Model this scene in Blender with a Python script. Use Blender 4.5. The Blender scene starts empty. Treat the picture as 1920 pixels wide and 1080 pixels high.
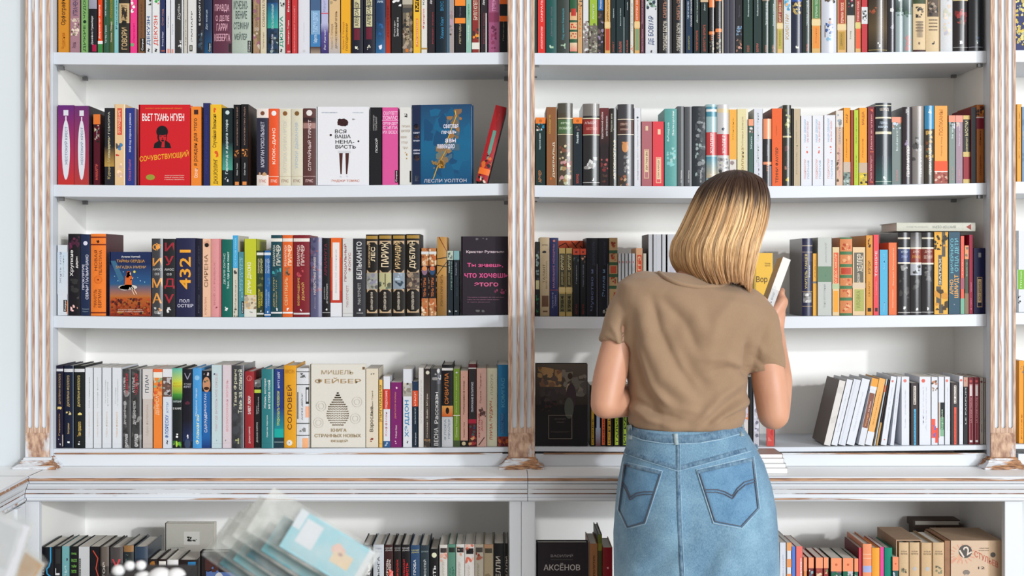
import bpy, bmesh, math, random
import numpy as np
from mathutils import Vector, Matrix, Euler

random.seed(7)
S = bpy.context.scene
COL = S.collection

# ------------------------------------------------------------------ camera
D, PXM, CX, CY, ZC = 3.1, 720.0, 935.0, 500.0, 1.375   # metres to shelf front, px per metre there, eye point, eye height
cam_d = bpy.data.cameras.new('camera'); cam = bpy.data.objects.new('camera', cam_d); COL.objects.link(cam)
cam.location = (0, -D, ZC); cam.rotation_euler = (math.pi / 2, 0, 0)
cam_d.sensor_width = 36.0; cam_d.lens = PXM * D / 1920 * 36.0
cam_d.shift_x = (960 - CX) / 1920; cam_d.shift_y = (CY - 540) / 1920
cam_d.dof.use_dof = True; cam_d.dof.focus_distance = 3.02; cam_d.dof.aperture_fstop = 4.5
cam_d.clip_start = 0.05
S.camera = cam

# ------------------------------------------------------------------ light
w = bpy.data.worlds.new('world'); S.world = w; w.use_nodes = True
bg = w.node_tree.nodes['Background']; bg.inputs[0].default_value = (1.0, 0.935, 0.88, 1); bg.inputs[1].default_value = 0.7
def lamp(name, kind, energy, color, **k):
    d = bpy.data.lights.new(name, kind); d.energy = energy; d.color = color
    o = bpy.data.objects.new(name, d); COL.objects.link(o)
    for a, b in k.items():
        setattr(d, a, b)
    return o
SUN_DIR = Vector((-0.207, 0.25, -0.081)).normalized()
sun = lamp('sun', 'SUN', 1.2, (0.985, 0.99, 1.0), angle=math.radians(1.6))
sun.rotation_euler = SUN_DIR.to_track_quat('-Z', 'Y').to_euler(); sun.location = (3, -4, 3)
win = lamp('window_daylight', 'AREA', 470, (0.92, 0.97, 1.0), shape='RECTANGLE', size=3.8, size_y=1.8)
win.location = (4.4, -6.8, 2.25)
win.rotation_euler = (Vector((0.0, 0.1, 1.3)) - Vector(win.location)).to_track_quat('-Z', 'Y').to_euler()

S.view_settings.view_transform = 'Standard'; S.view_settings.look = 'None'
S.view_settings.exposure = -0.07; S.view_settings.gamma = 1.0; S.view_settings.use_curve_mapping = False
S.cycles.max_bounces = 8; S.cycles.diffuse_bounces = 5; S.cycles.transparent_max_bounces = 12

# ------------------------------------------------------------------ helpers
def PX(px, y=0.0): return (px - CX) / PXM * (D + y) / D
def PZ(py, y=0.0): return ZC + (CY - py) / PXM * (D + y) / D
def P3(px, py, y): return Vector((PX(px, y), y, PZ(py, y)))
def s2l(c): return c / 12.92 if c <= 0.04045 else ((c + 0.055) / 1.055) ** 2.4
_hc = {}
def HX(h):
    if h not in _hc:
        t = h if len(h) == 6 else ''.join(a + a for a in h)
        _hc[h] = tuple(s2l(int(t[i:i + 2], 16) / 255) for i in (0, 2, 4)) + (1.0,)
    return _hc[h]

def nodes_of(name):
    m = bpy.data.materials.new(name); m.use_nodes = True
    nt = m.node_tree
    return m, nt, nt.nodes['Principled BSDF'], (lambda t, **k: mknode(nt, t, **k))
def mknode(nt, t, **k):
    n = nt.nodes.new(t)
    for a, b in k.items():
        if isinstance(a, str) and a.startswith('i_'):
            n.inputs[int(a[2:])].default_value = b
        else:
            setattr(n, a, b)
    return n
def plain(name, col, rough=0.5, noise=0.06, scale=40, metal=0.0):
    m, nt, b, N = nodes_of(name)
    tc = N('ShaderNodeTexCoord'); n = N('ShaderNodeTexNoise'); n.inputs['Scale'].default_value = scale
    nt.links.new(tc.outputs['Object'], n.inputs['Vector'])
    mx = N('ShaderNodeMix', data_type='RGBA')
    c = HX(col) if isinstance(col, str) else col + (1,)
    mx.inputs[6].default_value = tuple(x * (1 - noise) for x in c[:3]) + (1,)
    mx.inputs[7].default_value = tuple(min(1, x * (1 + noise)) for x in c[:3]) + (1,)
    nt.links.new(n.outputs['Fac'], mx.inputs[0]); nt.links.new(mx.outputs[2], b.inputs['Base Color'])
    b.inputs['Roughness'].default_value = rough; b.inputs['Metallic'].default_value = metal
    return m
def attr_mat(name, rough, spec=0.5, coat=0.0, grain=0.05):
    """print on paper or cloth: colour from the mesh's own print colours, with a fine paper grain"""
    m, nt, b, N = nodes_of(name)
    a = N('ShaderNodeVertexColor', layer_name='Col')
    tc = N('ShaderNodeTexCoord'); n = N('ShaderNodeTexNoise'); n.inputs['Scale'].default_value = 260; n.inputs['Detail'].default_value = 3
    nt.links.new(tc.outputs['Object'], n.inputs['Vector'])
    mr = N('ShaderNodeMapRange'); mr.inputs[3].default_value = 0.76 * (1 - grain); mr.inputs[4].default_value = 0.76 * (1 + grain)
    nt.links.new(n.outputs['Fac'], mr.inputs[0])
    mx = N('ShaderNodeVectorMath', operation='SCALE')
    nt.links.new(a.outputs['Color'], mx.inputs[0]); nt.links.new(mr.outputs[0], mx.inputs['Scale'])
    nt.links.new(mx.outputs[0], b.inputs['Base Color'])
    b.inputs['Roughness'].default_value = rough; b.inputs['Specular IOR Level'].default_value = spec
    b.inputs['Coat Weight'].default_value = coat; b.inputs['Coat Roughness'].default_value = 0.24
    return m
def worn(name, wear, stretch, paint='cbd0d6', wood=('74503c', 'b48d6e'), scale=9.0, soft=0.03, rough=0.45, seed=0.0):
    """white paint rubbed through to the wood in streaks along one axis"""
    m, nt, b, N = nodes_of(name)
    tc = N('ShaderNodeTexCoord'); mp = N('ShaderNodeMapping'); mp.inputs['Scale'].default_value = stretch
    mp.inputs['Location'].default_value = (seed, seed * 1.7, seed * 0.6)
    nt.links.new(tc.outputs['Object'], mp.inputs['Vector'])
    n = N('ShaderNodeTexNoise'); n.inputs['Scale'].default_value = scale; n.inputs['Detail'].default_value = 7; n.inputs['Roughness'].default_value = 0.62
    nt.links.new(mp.outputs[0], n.inputs['Vector'])
    mr = N('ShaderNodeMapRange'); mr.inputs[1].default_value = wear - soft; mr.inputs[2].default_value = wear + soft
    nt.links.new(n.outputs['Fac'], mr.inputs[0])
    g = N('ShaderNodeTexNoise'); g.inputs['Scale'].default_value = scale * 6; g.inputs['Detail'].default_value = 5
    nt.links.new(mp.outputs[0], g.inputs['Vector'])
    wd = N('ShaderNodeMix', data_type='RGBA'); wd.inputs[6].default_value = HX(wood[0]); wd.inputs[7].default_value = HX(wood[1])
    st = N('ShaderNodeMapRange'); st.inputs[1].default_value = 0.35; st.inputs[2].default_value = 0.65
    nt.links.new(g.outputs['Fac'], st.inputs[0]); nt.links.new(st.outputs[0], wd.inputs[0])
    pm = N('ShaderNodeMix', data_type='RGBA'); pm.inputs[7].default_value = HX(paint)
    nt.links.new(wd.outputs[2], pm.inputs[6]); nt.links.new(mr.outputs[0], pm.inputs[0])
    nt.links.new(pm.outputs[2], b.inputs['Base Color'])
    rr = N('ShaderNodeMapRange'); rr.inputs[3].default_value = 0.75; rr.inputs[4].default_value = rough
    nt.links.new(mr.outputs[0], rr.inputs[0]); nt.links.new(rr.outputs[0], b.inputs['Roughness'])
    bp = N('ShaderNodeBump'); bp.inputs['Strength'].default_value = 0.25; bp.inputs['Distance'].default_value = 0.002
    nt.links.new(mr.outputs[0], bp.inputs['Height']); nt.links.new(bp.outputs[0], b.inputs['Normal'])
    return m

M = {}
M['paint'] = plain('white_paint', 'c3c9d1', 0.42, 0.02, 8)
M['panel'] = plain('white_panel', 'f0efec', 0.6, 0.02, 14)
M['top'] = plain('white_paint_lightened_top', 'eceff1', 0.38, 0.02, 8)  # same white paint, lightened in colour to stand in for light on the worktop
M['wall'] = plain('wall_paint', 'c6ced3', 0.75, 0.015, 6)
M['floor'] = plain('floor_boards', 'cdbfae', 0.5, 0.12, 5)
M['pin'] = plain('shelf_pin_metal', '77787a', 0.4, 0.05, 50, 0.6)
M['rub_x'] = worn('paint_rubbed_lengthwise', 0.31, (0.5, 4, 8), seed=1.0)
M['rub_x2'] = worn('paint_rubbed_hard', 0.44, (0.3, 5, 9), seed=4.0)
M['streak'] = worn('streak_rubbed_dark', 0.57, (0.5, 1, 1), wood=('3a221a', '7a4a34'), soft=0.05, seed=8.0)
M['block'] = worn('plinth_rubbed_in_patches', 0.585, (3.2, 3.2, 1.3), wood=('8d6a58', 'c4a58c'), scale=6.0, soft=0.05, seed=9.0)
M['rub_edge'] = worn('edge_rubbed_to_wood', 0.57, (0.3, 5, 6), seed=2.0)
M['fillet'] = worn('fillet_rubbed_to_wood', 0.66, (5, 5, 0.35), wood=('957260', 'ccb29c'), seed=3.0)
M['rub_z'] = worn('paint_rubbed_upright', 0.30, (4, 4, 0.5), seed=5.0)
M['base'] = worn('moulding_rubbed', 0.5, (0.9, 4, 5), wood=('5e3d2e', 'b98a62'), seed=6.0)
M['matte'] = attr_mat('printed_paper', 0.48, 0.2)
M['satin'] = attr_mat('bookcloth', 0.45, 0.2, grain=0.09)
M['film'] = attr_mat('glossy_wrapped_paper', 0.28, 0.4, 0.3, 0.04)
def paper_mat():
    m, nt, b, N = nodes_of('page_edges')
    tc = N('ShaderNodeTexCoord'); wv = N('ShaderNodeTexWave', wave_type='BANDS', bands_direction='X')
    wv.inputs['Scale'].default_value = 420; wv.inputs['Distortion'].default_value = 1.5
    nt.links.new(tc.outputs['Object'], wv.inputs['Vector'])
    mx = N('ShaderNodeMix', data_type='RGBA'); mx.inputs[6].default_value = HX('cfc8bc'); mx.inputs[7].default_value = HX('e6e2da')
    nt.links.new(wv.outputs['Fac'], mx.inputs[0]); nt.links.new(mx.outputs[2], b.inputs['Base Color'])
    b.inputs['Roughness'].default_value = 0.85
    return m
M['paper'] = paper_mat()

class MB:
    """collects faces with print colours and links them as one mesh object"""
    def __init__(s): s.v = []; s.f = []; s.c = []; s.m = []; s.sm = []
    def face(s, pts, col=(1, 1, 1, 1), mi=0, smooth=False):
        n = len(s.v); s.v.extend(tuple(p) for p in pts); s.f.append(tuple(range(n, n + len(pts))))
        s.c.append(col); s.m.append(mi); s.sm.append(smooth)
    def grid(s, rows, col=(1, 1, 1, 1), mi=0, smooth=True, close=False):
        n = len(s.v); k = len(rows[0])
        for r in rows: s.v.extend(tuple(p) for p in r)
        for i in range(len(rows) - 1):
            for j in range(k if close else k - 1):
                a = n + i * k + j; b = n + i * k + (j + 1) % k
                s.f.append((a, b, b + k, a + k)); s.m.append(mi); s.sm.append(smooth)
                s.c.append(col)
    def box(s, x0, x1, y0, y1, z0, z1, col=(1, 1, 1, 1), mi=0):
        p = [(x0, y0, z0), (x1, y0, z0), (x1, y1, z0), (x0, y1, z0), (x0, y0, z1), (x1, y0, z1), (x1, y1, z1), (x0, y1, z1)]
        n = len(s.v); s.v.extend(p)
        for q in ((0, 3, 2, 1), (4, 5, 6, 7), (0, 1, 5, 4), (1, 2, 6, 5), (2, 3, 7, 6), (3, 0, 4, 7)):
            s.f.append(tuple(n + i for i in q)); s.c.append(col); s.m.append(mi); s.sm.append(False)
    def build(s, name, mats, parent=None, org=(0, 0, 0), bevel=0.0, col=True):
        me = bpy.data.meshes.new(name)
        o = Vector(org)
        me.from_pydata([(x - o.x, y - o.y, z - o.z) for x, y, z in s.v], [], s.f)
        for m in (mats if isinstance(mats, (list, tuple)) else [mats]): me.materials.append(M[m] if isinstance(m, str) else m)
        me.polygons.foreach_set('material_index', s.m); me.polygons.foreach_set('use_smooth', s.sm)
        if col:
            ca = me.color_attributes.new('Col', 'FLOAT_COLOR', 'CORNER')
            buf = []
            for f, c in zip(s.f, s.c):
                if isinstance(c[0], (tuple, list)):
                    for k in c: buf.extend(k)
                else:
                    buf.extend(c * len(f))
            ca.data.foreach_set('color', buf)
        ob = bpy.data.objects.new(name, me); COL.objects.link(ob)
        if parent is not None: ob.parent = parent
        else: ob.location = o
        if bevel:
            bv = ob.modifiers.new('bevel', 'BEVEL'); bv.width = bevel; bv.segments = 2; bv.limit_method = 'ANGLE'
        return ob

def tag(o, label=None, cat=None, group=None, kind=None):
    if label: o['label'] = label
    if cat: o['category'] = cat
    if group: o['group'] = group
    if kind: o['kind'] = kind
    return o
def thing(name, label, cat, loc=(0, 0, 0), group=None, rot=(0, 0, 0)):
    o = bpy.data.objects.new(name, None); COL.objects.link(o); o.empty_display_size = 0.05
    o.location = loc; o.rotation_euler = rot
    return tag(o, label, cat, group)

# ------------------------------------------------------------------ room
b = MB(); b.box(-4, 4, -5.0, 0.33, -0.02, 0.0); tag(b.build('floor', 'floor'), kind='structure')
b = MB(); b.box(-4, 4, 0.30, 0.33, 0.0, 2.9); tag(b.build('wall_back', 'wall'), kind='structure')
XW = PX(52)
b = MB(); b.box(-4, XW, 0.0, 0.02, 0.0, 2.9); tag(b.build('wall_left', 'wall'), kind='structure')

# ------------------------------------------------------------------ upper bookcases
SH = {'1L': (98, 100, 98), '1R': (99, 99.5, 95), '2L': (346, 348, 343.5), '2R': (347, 349, 342.5),
      '3L': (592, 595, 590.5), '3R': (593.5, 593.5, 589), '4L': (841.5, 841.5, 838.5), '4R': (837.5, 838.5, 834.5)}
XS = {'L': (105, 520, 953), 'R': (1004, 1430, 1846)}
def shelf_py(row, px):
    a, c, e = SH[row]; x0, x1, x2 = XS[row[1]]
    t = (px - x0) / (x2 - x0)
    return a * (1 - t) * (1 - 2 * t) + c * 4 * t * (1 - t) + e * t * (2 * t - 1)
DEP = 0.25
def shelf_board(row, bx0, bx1, parent, org, thick=22.5, front=0.0):
    mb = MB(); n = 12; top = []; rows = []
    for i in range(n + 1):
        px = bx0 + (bx1 - bx0) * i / n
        x = PX(px, 0); z1 = PZ(shelf_py(row, min(max(px, XS[row[1]][0]), XS[row[1]][2])), 0); z0 = z1 - thick / PXM
        xs = x * 1.0
        rows.append([(xs, front, z0), (xs, front, z1), (xs, DEP, z1), (xs, DEP, z0)])
    mb.grid(rows, smooth=False, close=True)
    mb.face(rows[0]); mb.face(rows[-1][::-1])
    return mb.build('shelf', 'paint', parent, org, bevel=0.0012, col=False)

Z0 = 0.8555; ZTOP = 2.35
def rail(px0, px1, parent, org):
    b = MB()
    b.box(PX(px0) - 0.022, PX(px1) + 0.016, 0.0, 0.02, Z0, PZ(851)); b.build('bottom_rail', 'rub_x', parent, org, 0.0015, False)
    b = MB(); b.box(PX(px0), PX(px1), -0.0035, 0.002, PZ(851.5), PZ(849)); b.build('rail_bead', 'rub_edge', parent, org, 0, False)

def pilaster(xs, parent, org, zb_py=857.0, base=(944, 1017), y1=0.0):
    """fluted pilaster: comb-shaped plate over a white channel, plinth block and stepped base"""
    yf, ym = -0.030, -0.0275
    X = [PX(p, yf) for p in xs]                       # 8 edges: fillet|flute|fillet|flute|fillet|flute|fillet
    zt = ZTOP; zf = PZ(803, yf); zb = PZ(zb_py, yf)
    out = [(X[0], zb), (X[7], zb), (X[7], zt)]
    for k in (5, 3, 1):
        a, c = X[k], X[k + 1]; r = (c - a) / 2; m = (a + c) / 2
        out.append((c, zt)); out.append((c, zf + r))
        for i in range(1, 8): t = math.pi * i / 8; out.append((m + r * math.cos(t), zf + r - r * math.sin(t)))
        out.append((a, zf + r)); out.append((a, zt))
    out.append((X[0], zt))
    bm = bmesh.new()
    f = bm.faces.new([bm.verts.new((x - org[0], yf - org[1], z - org[2])) for x, z in out]); f.normal_update()
    bmesh.ops.triangulate(bm, faces=bm.faces[:])
    e = bmesh.ops.extrude_face_region(bm, geom=bm.faces[:])
    bmesh.ops.translate(bm, vec=(0, ym - yf, 0), verts=[v for v in e['geom'] if isinstance(v, bmesh.types.BMVert)])
    bmesh.ops.recalc_face_normals(bm, faces=bm.faces[:])
    me = bpy.data.meshes.new('pilaster_fillets'); bm.to_mesh(me); bm.free(); me.materials.append(M['fillet'])
    o = bpy.data.objects.new('pilaster_fillets', me); COL.objects.link(o); o.parent = parent
    b = MB()                                          # white body with hollow flutes
    b.box(X[0] + 0.001, X[7] - 0.001, ym + 0.004, -0.0015, zb, zt)
    for k in (1, 3, 5):
        a, c = X[k], X[k + 1]; m = (a + c) / 2; r = (c - a) / 2
        b.grid([[(m - r * math.cos(math.pi * i / 8), ym - 0.0012 + 0.003 * math.sin(math.pi * i / 8), z) for i in range(9)] for z in (zf, zt)])
    b.build('pilaster_body', 'paint', parent, org, 0, False)
    b = MB(); b.box(X[0] + 0.0004, X[7] - 0.0004, yf - 0.0012, yf + 0.002, zb, zf - 0.012); b.build('plinth_block', 'block', parent, org, 0.0004, False)
    b = MB()                                          # stepped base
    xa, xb = X[0], X[7]; H = zb - Z0
    prof = [(1.0, 0.0), (0.93, 0.004), (0.80, 0.004), (0.70, 0.009), (0.55, 0.010), (0.45, 0.013), (0.25, 0.021), (0.22, 0.024), (0.0, 0.024)]
    rows = []
    for t, o_ in prof:
        z = Z0 + H * t
        rows.append([(xa - o_, yf - o_, z), (xb + o_, yf - o_, z), (xb + o_, -0.0008, z), (xa - o_, -0.0008, z)])
    b.grid(rows, smooth=False, close=True); b.face(rows[0]); b.face(rows[-1][::-1])
    b.build('pilaster_base', 'base', parent, org, 0.001, False)

def pins(rows, xl, xr, parent, org):
    for r, py in rows:
        for side, px in ((0, xl), (1, xr)):
            for y in (0.012, 0.19):
                x = PX(px) + (0.004 if side == 0 else -0.004); z = PZ(py) - 0.004
                mb = MB(); mb.box(x - 0.006, x + 0.006, y, y + 0.012, z - 0.006, z + 0.004); mb.build('shelf_pin', 'pin', parent, org, 0, False)

def upper_case(label, bay, pxl, pxr, rows, shelf_rng, wall_l, wall_r):
    org = (PX((pxl + pxr) / 2), 0.12, Z0)
    t = thing('bookcase', label, 'bookcase', org, 'white painted bookcases')
    xa, xb = wall_l, wall_r
    b = MB(); b.box(xa, xb, DEP, DEP + 0.012, Z0, ZTOP); b.build('back_panel', 'panel', t, org, 0, False)
    for x0, x1 in ((xa - 0.014, xa), (xb, xb + 0.014)):
        b = MB(); b.box(x0, x1, 0.012, DEP + 0.012, Z0, ZTOP); b.build('side_panel', 'panel', t, org, 0, False)
    for r in rows: shelf_board(r, shelf_rng[0], shelf_rng[1], t, org, 9 if r[0] == '4' else 22.5)
    return t, org

LX0, LX1 = PX(108) - 0.012, PX(953) + 0.02
tL, oL = upper_case('white bookcase left of the woman, filled with books between two rubbed pilasters', 'L', 105, 953,
                    ('1L', '2L', '3L', '4L'), (101.5, 958), LX0, LX1)
RX0, RX1 = PX(1004) - 0.018, PX(1846) + 0.014
tR, oR = upper_case('white bookcase behind the woman, books between the middle and right pilasters', 'R', 1004, 1846,
                    ('1R', '2R', '3R', '4R'), (996, 1854), RX0, RX1)
# face frames
def frame(px0, px1, t, o, y0=-0.004, y1=0.02, mat='paint'):
    b = MB(); b.box(PX(px0), PX(px1), y0, y1, Z0, ZTOP); b.build('face_frame', mat, t, o, 0.001, False)
frame(92, 101.5, tL, oL, -0.012, 0.03)
frame(1852, 1857, tR, oR, -0.001, 0.03, 'rub_z'); frame(1854, 1862, tR, oR, -0.015, 0.03, 'rub_z')
rail(104, 942, tL, oL); rail(1019, 1846, tR, oR)
pilaster((47.3, 52.5, 60.5, 65, 73.5, 79, 87, 93), tL, oL)
pilaster((953, 961, 969, 974.5, 982.5, 988, 995.5, 1002.5), tL, oL)
pilaster((1857.5, 1865.5, 1873, 1878, 1885.5, 1891.5, 1899.5, 1904.5), tR, oR)
pins((('1L', 122), ('2L', 369)), 108, 953, tL, oL); pins((('1R', 116.5), ('2R', 364.5)), 1004, 1845, tR, oR)
# next bay, a strip of it shows beyond the right pilaster
SH.update({'1N': (94, 94, 94), '2N': (340.5, 340.5, 340.5), '3N': (586, 586, 586), '4N': (833, 833, 833)}); XS['N'] = (1900, 2000, 2100)
tN, oN = upper_case('white bookcase beyond the right pilaster, only its near edge showing', 'N', 1900, 2160, ('1N', '2N', '3N', '4N'), (1888, 2160), PX(1878), PX(2160))
rail(1925, 2160, tN, oN)

# ------------------------------------------------------------------ countertops and base cabinets
YF = -0.146; ZC0 = 0.855
prof = [(0.0, 0.249), (0.0, YF + 0.004), (-0.0015, YF + 0.0005), (-0.004, YF), (-0.0055, YF + 0.003), (-0.0125, YF + 0.003), (-0.014, YF - 0.0005), (-0.0175, YF), (-0.019, YF + 0.005),
        (-0.0195, YF + 0.010), (-0.021, YF + 0.006), (-0.026, YF + 0.007), (-0.0338, YF + 0.0118), (-0.0352, YF + 0.0126), (-0.0452, YF + 0.0165), (-0.0478, YF + 0.0166), (-0.056, YF + 0.017), (-0.0565, YF + 0.012), (-0.061, YF + 0.011), (-0.065, YF + 0.014), (-0.066, YF + 0.03), (-0.02, YF + 0.05), (-0.02, 0.249)]
def prof_mat(j):
    z = (prof[j][0] + prof[j + 1][0]) / 2
    if prof[j][1] > 0.2 and z == 0.0: return 4
    if -0.0126 < z < -0.0054: return 2
    if -0.0352 < z < -0.0338 or -0.0478 < z < -0.0452: return 5
    if -0.0611 < z < -0.0564: return 3
    return 1 if -0.056 < z < -0.019 else 0
CMATS = ['paint', 'rub_x', 'rub_edge', 'rub_x2', 'top', 'streak']
def counter(pa, pb, name, label, group, mitre=0):
    """profile swept from pa to pb (x, y of the front edge); the moulding is worn along its grooves"""
    pa, pb = Vector(pa), Vector(pb); d = (pb - pa).normalized(); nrm = Vector((d.y, -d.x))   # towards the room
    b = MB(); o = ((pa.x + pb.x) / 2, (pa.y + pb.y) / 2 + 0.1, ZC0 - 0.066)
    rows = []
    for p in (pa, pb):
        mit = min(1.0, max(0.0, (1 if p is pa else 0) * mitre))
        rows.append([(p.x - nrm.x * (yy - YF) - (mit * (min(yy, YF + 0.03) - YF) if yy < 0.2 else 0), p.y - nrm.y * (yy - YF), ZC0 + zz) for zz, yy in prof])
    n = len(prof)
    for j in range(n - 1):
        b.face([rows[0][j], rows[0][j + 1], rows[1][j + 1], rows[1][j]], mi=prof_mat(j))
    for r in rows[1 if mitre else 0:]: b.face(r)
    ob = b.build(name, CMATS, None, o, 0, False)
    return tag(ob, label, 'countertop', group)
XC0 = PX(55, YF); XCS = PX(989, YF)
counter((XC0, YF), (XCS, YF), 'countertop', 'white rubbed countertop below the bookcase left of the woman', 'rubbed white countertops', 1)
counter((XCS + 0.0015, YF), (PX(2160), YF), 'countertop', 'white rubbed countertop the woman stands at, below the right bookcase', 'rubbed white countertops')
def return_counter():
    o = (XC0, YF, ZC0 - 0.066)
    x1 = XC0 + 0.058 * 1.3
    b = MB(); rows = []
    for xx, yy, ext in ((XC0 - 0.0010, YF - 0.0006, 1), (x1, YF - 1.3, 0)):
        rows.append([((-1.75 if q > 0.2 else xx - (q - YF)), (min(q, YF + 0.03) - 0.0010 if ext and q < 0.2 else yy), ZC0 + z) for z, q in prof])
    for j in range(len(prof) - 1): b.face([rows[0][j], rows[0][j + 1], rows[1][j + 1], rows[1][j]], mi=prof_mat(j))
    b.face(rows[1])
    b.face([(XC0 - 0.009, YF, ZC0), (-1.75, YF, ZC0), (-1.75, -0.001, ZC0), (XC0 - 0.0010, -0.001, ZC0), (XC0 - 0.0010, YF + 0.008, ZC0)], mi=4)
    ob = b.build('countertop', CMATS, None, o, 0, False)
    return tag(ob, 'short white countertop turning towards the viewer at the far left corner', 'countertop', 'rubbed white countertops')
return_counter()

YL = -0.122; ZL = ZC0 - 0.067; ZS5 = 0.47
def stile(px0, px1, t, o, mat='rub_z', y=YL):
    b = MB(); b.box(PX(px0, y), PX(px1, y), y, y + 0.02, 0.0, ZL); b.build('stile', mat, t, o, 0.0015, False)
def base_cab(label, xa, xb, stiles):
    o = ((xa + xb) / 2, 0.05, 0.0); t = thing('base_cabinet', label, 'cabinet', o, 'white base cabinets')
    b = MB(); b.box(xa, xb, 0.25, 0.262, 0.0, ZL); b.build('back_panel', 'panel', t, o, 0, False)
    for x0, x1 in ((xa - 0.018, xa), (xb, xb + 0.018)):
        b = MB(); b.box(x0, x1, YL + 0.02, 0.262, 0.0, ZL); b.build('side_panel', 'panel', t, o, 0, False)
    for z in (ZS5, 0.10):
        b = MB(); b.box(xa, xb, YL + 0.022, 0.25, z - 0.024, z); b.build('shelf', 'paint', t, o, 0.001, False)
    b = MB(); b.box(xa, xb, YL + 0.03, YL + 0.048, 0.0, 0.076); b.build('plinth', 'paint', t, o, 0, False)
    for s in stiles: stile(*s, t, o)
    return t
base_cab('white open base cabinet left of the woman, full of books', PX(63, YL), PX(955, YL), [(47, 73), (955, 977)])
base_cab('white open base cabinet behind the skirt, full of books', PX(1003, YL), PX(1906, YL), [(977.5, 1003), (1884, 1917)])
o = (-1.45, -0.7, 0.0); t = thing('base_cabinet', 'white base cabinet turning towards the viewer at the far left corner', 'cabinet', o, 'white base cabinets')
b = MB(); xr = XC0 - 0.012
b.face([(xr, YF + 0.005, 0), (xr + 0.07, YF - 1.25, 0), (xr + 0.07, YF - 1.25, ZL), (xr, YF + 0.005, ZL)])
b.face([(xr + 0.07, YF - 1.25, 0), (-1.7, YF - 1.25, 0), (-1.7, YF - 1.25, ZL), (xr + 0.07, YF - 1.25, ZL)]); b.build('carcass', 'rub_z', t, o, 0, False)
for k in range(3):
    b = MB(); y0 = YF - 0.04 - k * 0.4; b.box(xr - 0.02 + 0.0565 * (0.04 + k * 0.4), xr + 0.008 + 0.0565 * (0.04 + k * 0.4), y0 - 0.03, y0, 0.0, ZL - 0.001)
    b.build('stile', 'rub_z', t, o, 0.001, False)

# ------------------------------------------------------------------ books
_tx = {}
def glyphs(text):
    """outline of a line of lettering, scaled to the unit square"""
    if text not in _tx:
        c = bpy.data.curves.new('lettering', 'FONT'); c.body = text; c.resolution_u = 2; c.fill_mode = 'FRONT'; c.offset = 0.014
        o = bpy.data.objects.new('lettering', c); me = o.to_mesh()
        n = len(me.vertices); co = np.zeros(n * 3); me.vertices.foreach_get('co', co); co = co.reshape(-1, 3)[:, :2]
        if n:
            lo, hi = co.min(0), co.max(0); co = (co - lo) / np.maximum(hi - lo, 1e-6)
        fs = [tuple(p.vertices) for p in me.polygons]
        o.to_mesh_clear(); bpy.data.objects.remove(o); bpy.data.curves.remove(c)
        _tx[text] = (co, fs)
    return _tx[text]

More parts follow.
